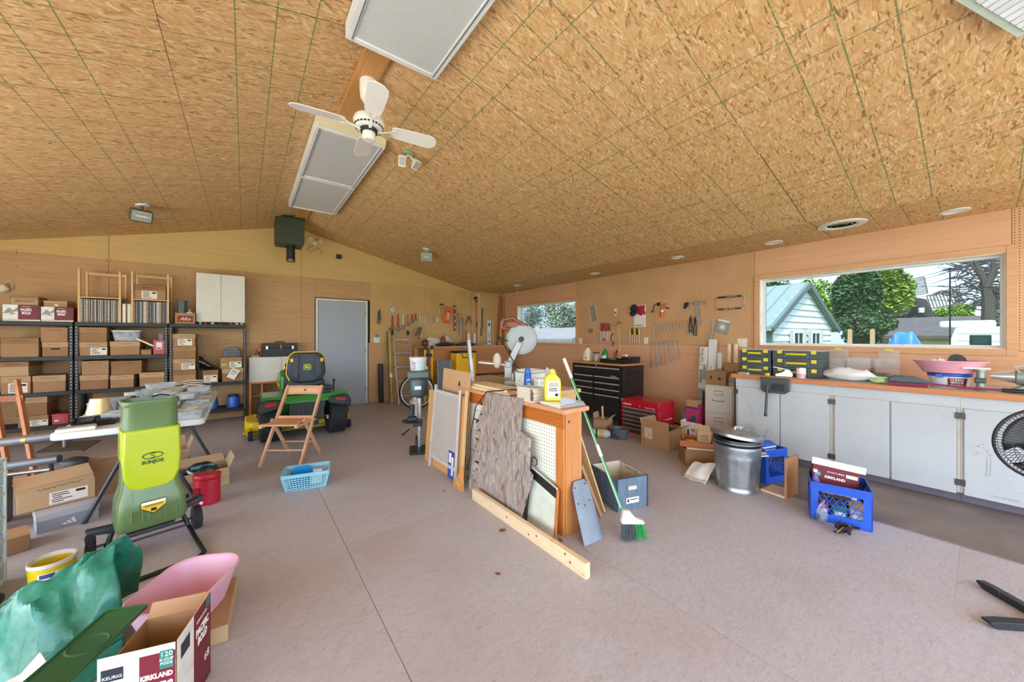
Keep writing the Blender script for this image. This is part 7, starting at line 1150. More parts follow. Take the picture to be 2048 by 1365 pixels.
for i in range(5): tag(obj('folded_sheet', M().grid(lambda u, v: (-.09 + .18 * u, -.07 + .14 * v, .03 * math.sin(PI * v)), 4, 6), PAPER if i % 2 else BLUE, loc=(3.99 + .004 * i, 1.27, .275 + .012 * i), rot=(0, 0, R(-20 + i)), solid=.004), ('lowest', 'second', 'middle', 'fourth', 'topmost')[i] + ' curved %s sheet in the blue crate behind the trash can' % ('white' if i % 2 else 'blue'), 'sheet', 'curved sheets in the rear milk crate')
t = thing('wooden_box_frame', 'open wooden box frame standing on edge right of the trash can', 'frame', (3.725, .965, 0), R(-8)); BXW = wood('box_frame_wood', '#a8764e', '#be8e64', .55, axis=2); obj('upright', PM([(-.10, 0), (.10, 0), (.10, .34), (-.10, .34)], .0, .018, 'xz'), BXW, t, bevel=.002); obj('bottom_board', BX(-.10, .10, .018, .20, 0, .016), PINEY, t, bevel=.002); obj('dark_edge', BX(.10, .105, .0, .018, 0, .34), mat('dark_edge_wood', '#3d2a20', .6), t); obj('latch', TB([(.108, .01, .05), (.112, .01, .06), (.108, .01, .07)], .004, 6), DARK, t)
# cartons
t = open_box('open_carton', 'open brown carton with torn label in front of the red tool chest', (4.18, 2.40, 0), .34, .38, .24, -3, CARD, ((1, 55), (0, 0), (1, 20), (1, -8)), fl=.35); obj('paper_label', BX(-.1715, -.1705, .03, .14, .10, .23), mat('label_grey', '#c9bcb0', .7, var=.2, scale=30), t); text('11', .06, PEN, t, (-.1712, .165, .07), rot=(90, 0, -90)); b = M(); r_ = random.Random(14)
for k in range(12):
    tag(obj('bottle_cap_jar', LT([(.022, 0), (.024, .006), (.024, .10), (.016, .12), (0, .12)], 10), BLACK, loc=(4.10 + .07 * (k % 3), 2.27 + .085 * (k // 3), .13)), 'dark jar in the carton before the red chest, %s row, %s from the front' % (('right-hand', 'second', 'third', 'left-hand')[k // 3], ('first', 'second', 'third')[k % 3]), 'jar', 'dark jars in the open carton')
t = open_box('open_carton', 'brown carton under the wooden tray, left of the trash can', (3.93, 1.84, 0), .26, .34, .18, 42, CARD3, ((0, 0), (0, 0), (0, 0), (0, 0))); obj('arrow_print', PM([(.03, .06), (.06, .06), (.045, .10)], .1305, .1312, 'yz').prism([(-.06, .06), (-.03, .06), (-.045, .10)], .1305, .1312, 'yz'), INK, t)
tag(obj('loose_panel', BX(-.17, .18, -.16, .16, 0, .008).box(-.165, .175, -.161, -.16, .002, .006, 1), [PAPER, CARD], loc=(3.95, 1.83, .184), rot=(0, 0, R(35)), bevel=.001), 'thin white panel lying across the brown carton', 'panel')
t = thing('wooden_tray', 'shallow stained wooden tray with yellow gloves on the brown carton', 'tray', (3.92, 1.86, .194), R(25)); TRW = wood('tray_wood', '#a05c30', '#b87444', .5, axis=1); obj('tray_floor', BX(-.14, .14, -.16, .16, 0, .008), TRW, t); [obj('tray_side', BX(*q), TRW, t, bevel=.002) for q in ((-.14, -.128, -.16, .16, .008, .06), (.128, .14, -.16, .16, .008, .06), (-.128, .128, -.16, -.148, .008, .06), (-.128, .128, .148, .16, .008, .06))]; obj('handle_post', PM([(-.02, 0), (.02, 0), (.026, .10), (.015, .16), (-.015, .16), (-.026, .10)], -.008, .008, 'xz', tf=MT((0, .13, .01))), TRW, t, bevel=.003)
crumple('yellow_gloves', 'bright yellow rubber gloves lying in the wooden tray', 'gloves', (3.87, 1.88, .204), (.04, .07, .022), YELLOW, 61)
t = open_box('small_carton', 'small open pale carton with printed side standing in the wooden tray', (3.955, 1.80, .204), .10, .13, .15, 30, CARD2, ((1, 60), (1, 40), (1, 30), (1, 15)), fl=.6); obj('print_lines', BX(-.0515, -.0505, -.04, .04, .10, .105).box(-.0515, -.0505, -.04, .03, .08, .084).box(-.0515, -.0505, -.04, .035, .06, .064), INK, t)
t = open_box('low_carton', 'low brown carton with printed card behind the trash can', (4.35, 1.62, 0), .28, .24, .30, 12, CARD, ((1, 10), (0, 0), (1, 5), (0, 0)), fl=.3); t = thing('blister_card', 'white and purple blister card standing in the low brown carton', 'card', (4.36, 1.58, .20), R(-60)); obj('card', PM(rrect(.13, .17, .03), -.002, .002, 'xz', tf=MT((0, 0, .09))), PAPER, t); obj('print', BX(-.045, .03, -.003, -.002, .05, .12), mat('plum_print', '#5a2a44', .5), t)
t = thing('paper_bag', 'crumpled white paper bag lying left of the trash can', 'bag', (3.55, 1.63, 0)); b = M(); b.grid(lambda u, v: (-.16 + .30 * u + .012 * math.sin(9 * v), -.10 + .22 * v + .015 * math.sin(7 * u), .002 + (.15 * max(0, 1 - abs(u - .62) * 2.6)) * (1 - .3 * v) + .008 * abs(math.sin(11 * u + 5 * v))), 16, 10); obj('bag_sheet', b, mat('bag_white', '#dcdad6', .6, var=.06), t, solid=.003, smooth=20); obj('print_blot', BX(.03, .06, -.105, -.10, .03, .08), mat('faded_print', '#b0786a', .7), t)
# black rolling tool cabinet
TCB = mat('cabinet_black', '#232428', .35, .2, var=.1, coat=.2); AL2 = mat('drawer_pull', '#d8cfc4', .35, .5); t = thing('tool_cabinet', 'black rolling tool cabinet with wooden top against the right wall', 'tool cabinet', (4.45, 3.175, 0)); W, D, hz = 1.0, .53, .93
obj('body', BX(.02, D, 0, W, .10, hz), TCB, t, bevel=.004); obj('wood_top', BX(.0, D + .01, -.01, W + .01, hz + .001, hz + .028), wood('cabinet_top_wood', '#b8763c', '#cc9058', .45, axis=1), t, bevel=.003)
def drw(y0, y1, z0, z1): o = obj('drawer', BX(0, .019, y0, y1, z0, z1), TCB, t, bevel=.003); obj('pull', BX(-.012, 0, y0 + .01, y1 - .01, z1 - .022, z1 - .006), AL2, o, bevel=.002)
drw(.06, W - .03, .79, .895)
for k, (z0, z1) in enumerate(((.67, .755), (.575, .66), (.48, .565), (.30, .47))): drw(.06, .545, z0, z1); drw(.565, W - .03, z0, z1)
obj('corner_stile', BX(-.002, .02, .0, .05, .12, hz).box(-.002, .02, W - .025, W, .12, hz), TCB, t); obj('lock', LT([(.012, 0), (.012, .004), (0, .005)], 14, tf=MT((.019, .52, .912), (0, -90, 0))), STEEL, t); text('HUSKY', .02, WINK, t, (-.001, .17, .765), rot=(90, 0, -90), w_=.11) ; obj('side_handle', TB([(.10, -.002, .80), (.10, -.05, .80), (.42, -.05, .80), (.42, -.002, .80)], .011, 8), TCB, t)
for x in (.08, D - .08):
    for y in (.08, W - .08): c_ = obj('caster', LT([(0, -.018), (.045, -.018), (.05, 0), (.045, .018), (0, .018)], 18, tf=MT((x, y, .051), (90, 0, 0))), RUB, t); obj('caster_fork', BX(x - .02, x + .02, y - .025, y + .025, .085, .10), DARK, c_)
TPZ = hz + .03
t = thing('milk_jug', 'cream plastic jug with red cap on the tool cabinet', 'jug', (4.70, 4.06, TPZ)); obj('jug_body', PM(rrect(.13, .13, .03), 0, .13, 'xy').lathe([(.075, .13), (.06, .17), (.03, .21), (.026, .225)], 20), mat('jug_cream', '#e6dfc8', .4), t, bevel=.006); obj('cap', LT([(.026, .225), (.026, .243), (0, .244)], 16), RED, t); obj('label', BX(-.0665, -.0655, -.04, .03, .03, .10), PAPER, t); obj('label_print', BX(-.0672, -.0665, -.03, .01, .04, .07), mat('mustard', '#b8952c', .6), t); obj('grip', TB([(-.02, -.05, .19), (-.04, -.08, .15), (-.03, -.075, .10)], .012, 8), MATS['jug_cream'], t)
t = thing('glass_jar', 'clear jar of small metal parts beside the cream jug', 'jar', (4.68, 3.86, TPZ)); obj('jar_body', LT([(.05, 0), (.055, .01), (.055, .12), (.045, .135)], 20), CLEAR, t); obj('contents', LT([(.045, .004), (.047, .09), (0, .095)], 16), METALBITS, t); obj('lid', LT([(.052, .13), (.052, .15), (0, .151)], 20), DARK, t)
t = thing('green_bottle', 'green plastic bottle behind the jar on the tool cabinet', 'bottle', (4.78, 3.76, TPZ)); obj('bottle_body', LT([(.045, 0), (.05, .01), (.05, .13), (.03, .18), (.018, .2)], 18), GREEN, t); obj('cap', LT([(.02, .2), (.02, .22), (0, .22)], 12), GREEN, t); obj('label', LT([(.0508, .03), (.0508, .10)], 14, arc=.3, tf=MT(rot=(0, 0, 130))), PAPER, t)
t = thing('black_tool_tray', 'black open tray heaped with small tools on the cabinet top', 'tray', (4.72, 3.43, TPZ)); obj('tray_body', M().shell(rrect(.40, .46, .02), rrect(.42, .48, .02), 0, .06, .005), TCB, t); obj('side_box', BX(-.1, .2, -.235, -.10, .061, .10), TCB, t, bevel=.004)
for i, (x, y, c, s_, lb) in enumerate(((4.64, 3.52, '#9aa0a4', (.05, .09, .03), 'grey tin in the black tool tray'), (4.69, 3.38, '#d8c23a', (.04, .05, .02), 'yellow-handled pliers bundle in the black tool tray'), (4.64, 3.27, '#e0dcd0', (.035, .05, .018), 'white packet in the black tool tray'))): t = crumple('tool_bundle', lb, 'tools', (x, y, TPZ + .062 - .055 * (i == 0) + .04 * (i == 2)), s_, mat('bundle_%d' % i, c, .45, .1, var=.4, scale=40), 70 + i)
tag(obj('drawer_stop', LT([(.02, 0), (.024, .01), (.012, .035), (0, .037)], 14), GREY, loc=(4.60, 4.13, TPZ)), 'small grey knob near the left end of the cabinet top', 'knob')
# red tool chest
t = thing('tool_chest', 'red tool chest with dark drawers standing on the floor', 'tool chest', (4.37, 2.42, 0)) ; t.location = (4.40, 2.43, 0); W, D, hz = .63, .40, .48
t.location = (4.38, 2.57, 0); W = .59
obj('body', BX(.01, D, 0, W, 0, .37), RED, t, bevel=.004); obj('lid', BX(0, D, 0, W, .371, .48), RED, t, bevel=.006)
for k in range(6): dr = obj('drawer', BX(.0, .0095, .04, W - .03, .018 + k * .058, .070 + k * .058), mat('drawer_dark', '#4d4a50', .4, .2, var=.06), t, bevel=.002); obj('pull', BX(-.008, 0, .045, W - .035, .062 + k * .058, .071 + k * .058), AL2, dr)
obj('name_bar', BX(-.001, 0, W - .17, W - .04, .395, .415), PAPER, t); obj('name_text', BX(-.0015, -.001, W - .16, W - .05, .402, .408), RED, t); text('CRAFTSMAN', .02, WINK, t, (-.001, .13, .39), rot=(90, 0, -90), w_=.15); obj('lid_latch', M().ball((-.004, W * .48, .40), .009, 8), STEEL, t); obj('end_handle', TB([(.12, -.002, .25), (.12, -.03, .25), (.28, -.03, .25), (.28, -.002, .25)], .008, 8), STEEL, t); obj('corner_cap', BX(-.003, .0, W - .035, W, .44, .475), GALV, t)
# odds between chest and filing cabinet
t = thing('red_carton', 'tall magenta shoe carton with a dark shoe picture beside the red chest', 'box', (4.93, 2.345, 0)); obj('carton', BX(-.10, .10, -.075, .13 - .04, 0, .42), mat('magenta_print', '#b23a6e', .5, var=.06), t, bevel=.002); obj('shoe_picture', PM([(-.05, .22), (.05, .22), (.055, .25), (.02, .27), (-.0, .31), (-.05, .29)], -.1012, -.1002, 'yz'), mat('shoe_slate', '#3d4a56', .5), t); obj('opened_flap', BX(-.12, -.10, -.07, .085, .42, .423).prism([(-.07, .42), (.085, .42), (.08, .51), (-.065, .51)], -.103, -.10, 'yz'), CARD, t); obj('blue_top', BX(-.101, -.10, -.075, .09, .395, .42), mat('violet_band', '#4a3a8a', .5), t)
tag(obj('grey_binder', BX(-.12, .12, -.022, .022, 0, .36).box(-.121, -.12, -.012, .012, .05, .30, 1), [mat('binder_slate', '#5d6670', .5), GREY], loc=(4.93, 2.455, 0), bevel=.003), 'slate grey binder standing beside the magenta carton', 'binder')
t = open_box('white_carton', 'white printed carton with a dark stripe in front of the magenta carton', (4.70, 2.30, 0), .16, .20, .22, 0, PAPER, ((0, 0), (0, 0), (1, 10), (1, 8)), fl=.3, inner=PAPER); obj('stripe', BX(-.0815, -.0805, -.01, .01, .05, .16), mat('stripe_ink', '#2c3448', .5), t); obj('tape', BX(-.0815, -.0805, -.09, -.04, .14, .18), CARD2, t)
# filing cabinet
FCM = mat('filing_putty', '#c9c5bb', .45, var=.04); t = thing('filing_cabinet', 'putty two-drawer filing cabinet at the left end of the worktop', 'filing cabinet', (4.87, 1.865, 0)); W, D, hz = .345, .55, .735; obj('body', BX(.02, D, 0, W, 0, hz), FCM, t, bevel=.004)
for k in (0, 1):
    z0 = .05 + k * .345; dr = obj('drawer', BX(0, .019, .008, W - .008, z0, z0 + .325), FCM, t, bevel=.004); obj('label_holder', TB([(-.003, y, z) for y, z in ((.12, z0 + .22), (.22, z0 + .22), (.22, z0 + .27), (.12, z0 + .27))], .004, 5, closed=True), GREY, dr); obj('handle', TB([(-.0, .10, z0 + .15), (-.025, .12, z0 + .145), (-.025, .22, z0 + .145), (-.0, .24, z0 + .15)], .006, 8), GALV, dr); obj('lock', LT([(.01, 0), (.01, .004), (0, .004)], 12, tf=MT((0, .03, z0 + .29), (0, -90, 0))), STEEL, dr)
t = thing('carton', 'brown carton with arrow marks on the filing cabinet', 'box', (5.05, 2.06, .737)); obj('carton_body', BX(-.15, .15, -.10, .14, 0, .17), CARD3, t, bevel=.002); obj('arrow', PM([(.06, .09), (.10, .09), (.08, .125)], -.1512, -.1502, 'yz').box(-.1512, -.1502, .075, .085, .06, .09), INK, t); obj('triangle', PM([(-.05, .07), (-.0, .07), (-.025, .11)], -.1512, -.1502, 'yz'), INK, t); obj('flap', BX(-.15, .0, -.10, .14, .1705, .174).box(.001, .15, -.10, .14, .1705, .174), CARD, t)
t = thing('glass_jar', 'square clear jar with red lid on the filing cabinet', 'jar', (4.955, 1.905, .737)); t.location = (4.95, 1.90, .737); obj('jar_body', PM(rrect(.085, .075, .015), 0, .11, 'xy'), CLEAR, t, bevel=.003); obj('lid', PM(rrect(.08, .07, .02), .111, .135, 'xy'), mat('red_lid', '#c43a52', .4), t, bevel=.003); obj('contents', PM(rrect(.07, .06, .012), .003, .05, 'xy'), mat('brown_nuts', '#a87848', .7, var=.4, scale=50), t)
# long tube cartons leaning in the corner by the filing cabinet
TBX = mat('tube_carton', '#dcdcd8', .5, var=.03); t = thing('tube_carton', 'long white lamp tube carton lettered PHILIPS leaning on the right wall', 'carton', (5.24, 2.42, 0), rot=(0, R(5), 0)); obj('carton', BX(-.04, .04, -.05, .05, 0, 1.22), TBX, t, bevel=.002); text('PHILIPS', .045, mat('dark_grey_ink', '#3a3d42', .6), t, (-.041, .02, 1.10), rot=(90, 90, -90)); obj('grey_bands', BX(-.0412, -.04, -.048, -.005, .75, .95).box(-.0412, -.04, -.048, .048, .45, .62).box(-.0412, -.04, .0, .04, .7, .9), mat('band_grey', '#8d9298', .5), t); text('T12', .04, TBX, t, (-.0422, .0, .53), rot=(90, 90, -90)); obj('strap', BX(-.043, .043, -.053, .053, .96, .966), INK, t)
t = thing('tube_carton', 'taller white lamp tube carton behind the lettered one', 'carton', (5.30, 2.315, 0), rot=(0, R(3), 0)); obj('carton', BX(-.035, .035, -.045, .045, 0, 1.33), TBX, t, bevel=.002); obj('pen_mark', TB([(-.036, .0, .95), (-.036, .015, .9), (-.036, -.01, .86), (-.036, .01, .80)], .003, 4), INK, t)
t = thing('tube_carton', 'third white tube carton nearest the filing cabinet', 'carton', (5.36, 2.235, 0), rot=(0, R(3), 0)); obj('carton', BX(-.03, .03, -.03, .03, .0, 1.14), TBX, t, bevel=.002); obj('tape', BX(-.0305, .0305, -.0305, .0305, .9, .92), CARD2, t)
tag(obj('louvred_panel', BX(-.02, .02, -.07, .07, 0, .60).box(-.0212, -.0202, -.05, .05, .1, .14, 1).box(-.0212, -.0202, -.05, .05, .3, .34, 1), [mat('dark_brown_panel', '#4a2c22', .6), mat('panel_slot', '#6a4a3a', .6)], loc=(5.12, 2.29, 0), rot=(0, R(4), 0)), 'dark brown louvred panel standing before the tube cartons', 'panel')
t = thing('paper_rolls', 'brown sleeve holding paper rolls behind the carton on the filing cabinet', 'carton', (5.36, 2.06, .737)); obj('sleeve', BX(-.05, .05, -.10, .09, 0, .27), CARD, t, bevel=.002)
for i, y in enumerate((2.10, 2.02)): tag(obj('paper_roll', LT([(.028, 0), (.028, .26), (.02, .262), (.02, .20), (0, .20)], 16), mat('roll_cream', '#e2cba6', .7), loc=(5.36, y, 1.01), rot=(0, 0, 0)), ('left', 'right') [i] + ' cream paper roll standing in the brown sleeve', 'paper roll', 'paper rolls')
# small things on the floor near the red chest
t = open_box('open_carton', 'small open carton between the black cabinet and red chest', (4.10, 3.26, 0), .20, .20, .20, 15, CARD2, ((1, 40), (0, 0), (1, 10), (1, 70)), fl=.5); tag(obj('dowel', TB([(0, 0, 0), (.02, .03, .36)], .014, 10), PINE, loc=(4.10, 3.26, .006)), 'wooden dowel sticking out of the small open carton', 'dowel')
t = thing('grey_helmet', 'upturned grey plastic welding hood on the floor before the red chest', 'hood', (4.02, 2.93, 0)); obj('hood_shell', M().shell(ell(.09, .10, 24), ell(.12, .13, 24), 0, .14, .004), mat('slate_plastic', '#59636c', .5, var=.08), t); obj('band', TB([(-.12, .02, .13), (-.14, .0, .07), (-.10, -.09, .03)], .006, 6), BLACK, t); obj('inner_pad', LT([(.07, .03), (.085, .10), (.08, .10)], 20, arc=.9999), GREY, t)
t = thing('tool_caddy', 'white and yellow garden pump lying left of the grey hood', 'pump', (3.86, 3.10, 0), R(35)); obj('tank', LT([(.03, -.14), (.055, -.12), (.055, .08), (.03, .12)], 18, tf=MT((0, 0, .056), (90, 0, 0))), mat('grey_white2', '#b9c0c2', .4), t); obj('yellow_band', LT([(.0565, -.03), (.0565, .04)], 18, tf=MT((0, 0, .056), (90, 0, 0))), mat('dull_yellow', '#c9b46a', .5), t); obj('black_strap', LT([(.058, -.07), (.058, -.05)], 18, tf=MT((0, 0, .056), (90, 0, 0))), BLACK, t); obj('hose', TB([(.05, -.12, .03), (.1, -.05, .02), (.1, .1, .02), (.02, .18, .10)], .006, 6), mat('teal_hose', '#3f8f88', .4), t)
# legal size storage box, cloth, papers
t = thing('storage_box', 'open storage box with blue wood-grain print lettered LEGAL SIZE', 'box', (2.50, 1.83, 0), R(-17)); WGB = wood('blue_grain_print', '#4f6478', '#71869a', .6, scale=5, axis=2); w_, d, h = .30, .36, .255; e = .004
obj('box_side', BX(-w_ / 2, w_ / 2, -d / 2, -d / 2 + e, 0, h), WGB, t); obj('box_side', BX(-w_ / 2, -w_ / 2 + e, -d / 2 + e, d / 2 - e, 0, h), WGB, t); obj('box_side', BX(w_ / 2 - e, w_ / 2, -d / 2 + e, d / 2 - e, 0, h), WGB, t); obj('box_side', BX(-w_ / 2, w_ / 2, d / 2 - e, d / 2, 0, h), WGB, t); obj('inner_liner', BX(-w_ / 2 + .005, w_ / 2 - .005, d / 2 - .006, d / 2 - .0045, .01, h - .002).box(w_ / 2 - .006, w_ / 2 - .0045, -d / 2 + .006, d / 2 - .006, .01, h - .002).box(-w_ / 2 + .0045, -w_ / 2 + .006, -d / 2 + .006, d / 2 - .006, .01, h - .002), mat('liner_cream', '#cfc4ac', .8), t); obj('box_bottom', BX(-w_ / 2 + e, w_ / 2 - e, -d / 2 + e, d / 2 - e, 0, .006), CARD, t)
text('LEGAL SIZE', .018, INK, t, (w_ / 2 - .0065, .02, h - .03), rot=(90, 0, -90), w_=.16); obj('edge_trim', BX(-w_ / 2 - .001, w_ / 2 + .001, -d / 2 - .001, -d / 2, h - .006, h).box(w_ / 2, w_ / 2 + .001, -d / 2, d / 2, h - .006, h).box(-w_ / 2 - .001, -w_ / 2 + .012, -d / 2 - .001, -d / 2, 0, h).box(w_ / 2 - .012, w_ / 2 + .001, -d / 2 - .001, -d / 2, 0, h), mat('trim_dark', '#2c343c', .6), t); obj('hand_hole', PM(rrect(.08, .03, .006), -d / 2 - .0012, -d / 2 - .0002, 'xz', tf=MT((0, 0, .17))), mat('liner_cream', '#cfc4ac', .8), t); lb = obj('label', BX(-.06, .06, -d / 2 - .0012, -d / 2 - .0002, .05, .095), PAPER, t); obj('label_print', BX(-.05, -.035, -d / 2 - .0018, -d / 2 - .0012, .06, .085).box(-.025, .05, -d / 2 - .0018, -d / 2 - .0012, .075, .082), INK, lb)
t = thing('leather_scrap', 'brown leather scrap lying in the open storage box', 'scrap', (2.46, 1.84, .008)); obj('scrap', M().grid(lambda u, v: (-.06 + .12 * u, -.12 + .24 * v, .02 + .12 * u * v), 5, 5), CARD3, t, solid=.004)
t = thing('pink_cloth', 'magenta cloth heaped on the floor behind the storage box', 'cloth', (2.84, 2.26, 0)); b = M(); b.grid(lambda u, v: (-.22 + .44 * u, -.12 + .26 * v, .003 + .09 * math.sin(PI * u) * math.sin(PI * v) + .025 * abs(math.sin(8 * u + 4 * v)) * math.sin(PI * u)), 18, 12); obj('cloth_sheet', b, mat('magenta_cloth', '#9a2f62', .85, var=.15), t, solid=.006); obj('fold', TB([(-.15, -.05, .05), (0, .0, .11), (.16, .05, .05)], [.012, .02, .01], 6), mat('magenta_cloth', '#9a2f62', .85), t)
tag(obj('torn_papers', M().grid(lambda u, v: (-.08 + .16 * u, -.06 + .12 * v, .006 + .05 * abs(math.sin(5 * u + 3 * v))), 6, 5), PAPER, loc=(2.245, 2.14, 0), solid=.003), 'crumpled white paper on the floor beside the storage box', 'paper')
# tools on the pegboards
HOOK = mat('peg_hook', '#b8b4aa', .35, .7); RUSTY = mat('aged_steel', '#8a7a6c', .5, .6, var=.3); WHN = wood('handle_wood', '#a8703c', '#c08c54', .5, axis=2); REDH = mat('tool_red', '#a83226', .4); GRH = mat('tool_green', '#2f5a50', .45); BRN = wood('dark_handle', '#6a3c22', '#8a5430', .5, axis=2)
def hang(name, label, cat, wall, px, py, rot=0, group=None, off=.022):
    """a thing hung on a pegboard: its local x runs to the right and its local z up, front towards the room; origin at the hook"""
    if wall == 'b': p = PY(px, py, YB - off); e = (0, R(rot), 0)
    else: p = PX(px, py, XR - off); e = None
    t = thing(name, label, cat, p, group=group)
    t.rotation_euler = (0, R(rot), 0) if wall == 'b' else (0, 0, -PI / 2)
    if wall != 'b' and rot: t.rotation_euler = (Matrix.Rotation(-PI / 2, 3, 'Z') @ Matrix.Rotation(R(rot), 3, 'Y')).to_euler()
    obj('peg_hook', TB([(0, off - .002, .004), (0, -.008, .0), (0, -.012, .012)], .0022, 6), HOOK, t); return t
def sizer(wall, px, y0, y1): return abs(PY(px, y0, YB).z - PY(px, y1, YB).z) if wall == 'b' else abs(PX(px, y0, XR).z - PX(px, y1, XR).z)
def wrench(t, L, w_=None, m=STEEL):
    w_ = w_ or L * .055 + .004; R_ = w_ * 1.15
    obj('shank', PM([(-w_ / 2, -L + R_), (w_ / 2, -L + R_), (w_ * .42, -R_), (-w_ * .42, -R_)], -.003, .003), m, t, bevel=.001)
    obj('ring_end', LT([(R_ * .6, -.004), (R_, -.004), (R_, .004), (R_ * .6, .004)], 16, tf=MT((0, 0, -R_ * .6), (90, 0, 0))), m, t)
    a = [(-R_ * .35, -L - R_ * .5), (-R_ * .42, -L + R_ * .1), (R_ * .42, -L + R_ * .1), (R_ * .35, -L - R_ * .5), (R_ * .95, -L - R_ * .3), (R_ * 1.1, -L + R_ * .4), (R_ * .5, -L + R_ * 1.1), (-R_ * .5, -L + R_ * 1.1), (-R_ * 1.1, -L + R_ * .4), (-R_ * .95, -L - R_ * .3)]
    obj('jaw_end', PM(a, -.004, .004), m, t, bevel=.001)
def driver(t, L, col):
    obj('handle', LT([(.006, -.004), (.012, -.012), (.013, -L * .40), (.008, -L * .46), (.0, -L * .46)], 12), col, t); obj('blade', LT([(.0035, -L), (.003, -L * .45)], 8), STEEL, t)
def pliers(t, L, col):
    for s in (-1, 1): obj('handle', TB([(s * .004, 0, -L * .35), (s * .022, 0, -L * .55), (s * .018, 0, -L)], .008, 8), col, t); obj('jaw', PM([(s * .002, -.01), (s * .012, -L * .15), (s * .016, -L * .33), (0, -L * .38)], -.005, .005), DARK, t)
def pipe_wrench(t, L, col):
    obj('handle', PM([(-.016, -L * .0), (.016, 0), (.022, -L * .72), (-.022, -L * .72)], -.006, .006), col, t, bevel=.003); obj('fixed_jaw', PM([(-.026, -L * .72), (.026, -L * .72), (.055, -L * .95), (.05, -L), (-.045, -L)], -.009, .009), RUSTY, t, bevel=.003); obj('hook_jaw', PM([(.02, -L * .70), (.034, -L * .70), (.03, -L * .88), (.018, -L * .88)], -.008, .008), DARK, t); obj('nut', TB([(.026, 0, -L * .78), (.026, 0, -L * .74)], .014, 10), DARK, t)
# right wall: lower row of seven spanners, upper row of ten
nth = ['first', 'second', 'third', 'fourth', 'fifth', 'sixth', 'seventh', 'eighth', 'ninth', 'tenth']
for i in range(7): px = 1303.5 + 9.2 * i; t = hang('spanner', 'large combination spanner in the lower row, %s from the left' % nth[i], 'spanner', 'r', px, 683, group='lower row of spanners'); wrench(t, sizer('r', px, 683, 736 - 2.9 * i) * .98, .020 - .0012 * i)
for i in range(10): px = 1308 + 6.1 * i + (4 if i else 0); t = hang('spanner', 'small combination spanner in the upper row, %s from the left' % nth[i], 'spanner', 'r', px, 648 - .3 * i, group='upper row of spanners'); wrench(t, sizer('r', px, 648, (674, 668, 666, 665, 664, 662, 660, 659, 662, 660)[i]), .013 - .0004 * i)
t = hang('spanner', 'single spanner hung right of the small upper row', 'spanner', 'r', 1376, 645); wrench(t, sizer('r', 1376, 645, 671), .012)
t = hang('spanner', 'lone adjustable spanner below the tape roll', 'spanner', 'r', 1193.5, 673); wrench(t, sizer('r', 1193, 673, 694), .013)
for i in range(6): px = 1202 + 3.4 * i; t = hang('screwdriver', 'red-handled screwdriver in the rack near the framed screen, %s from the left' % nth[i], 'screwdriver', 'r', px, 646 + (i % 2), group='red screwdrivers'); driver(t, sizer('r', px, 646, 683 - 2 * (i % 3)), REDH)
for i in range(5): px = 1260 + 4.6 * i; t = hang('screwdriver', 'black and yellow screwdriver under the cap, %s from the left' % nth[i], 'screwdriver', 'r', px, 657, group='screwdrivers under the cap'); driver(t, sizer('r', px, 657, 687 - 2 * (i % 2)), (YELLOW, BLACK, YELLOW, BLACK, YELLOW)[i])
# framed screen and round tape
t = hang('framed_screen', 'small metal-framed grey screen hung askew on the right pegboard', 'screen', 'r', 1189, 609, -12); w_, h = .16, sizer('r', 1184, 610, 643); obj('mesh', BX(-.14, .02, -.004, 0, -h, -.01), mat('grey_mesh', '#9a9288', .6, .2, var=.15, scale=90), t); obj('frame', TB([(x, -.003, z) for x, z in ((-.14, -.01), (.02, -.01), (.02, -h), (-.14, -h))], .006, 6, closed=True), CREAM, t)
t = hang('tape_roll', 'round silver tape roll on the right pegboard', 'tape', 'r', 1181.5, 657); obj('roll', LT([(.02, -.015), (.045, -.015), (.045, .015), (.02, .015)], 24, tf=MT((0, -.005, -.045), (90, 0, 0))), GALV, t); obj('core', LT([(.02, -.016), (.0, -.016)], 16, tf=MT((0, -.005, -.045), (90, 0, 0))), CREAM, t)
t = hang('cord_coil', 'coil of dark cord hung below the red screwdrivers', 'cord', 'r', 1209, 676, 0, off=.05); obj('coil', TB([(.03 * math.cos(a) * (1 + .2 * math.sin(2.3 * a)), -.012 + .004 * math.sin(5 * a), -.03 + .03 * math.sin(a)) for a in [k * PI / 6 for k in range(48)]], .004, 5), mat('cord_slate', '#4a4a5a', .6), t)
t = hang('cleaning_brush', 'white and pink packaged brush on the right pegboard', 'brush', 'r', 1231, 618); obj('card', PM(rrect(.06, .13, .01, 3, 0, -.06), -.002, 0, 'xz'), PAPER, t); obj('pink_strip', BX(-.025, .025, -.004, -.002, -.10, -.05), PINK, t); obj('hole', BX(-.012, .012, -.004, -.002, -.09, -.06), CREAM, t)
t = hang('t_handle', 'grey T-shaped steel handle hung at an angle', 'tool', 'r', 1237, 643, 0); obj('bar', M().bar((0, 0, -.005), (-.09, 0, -.10), .008, .008).bar((0, 0, -.005), (.06, 0, -.045), .022, .014), GALV, t, bevel=.003)
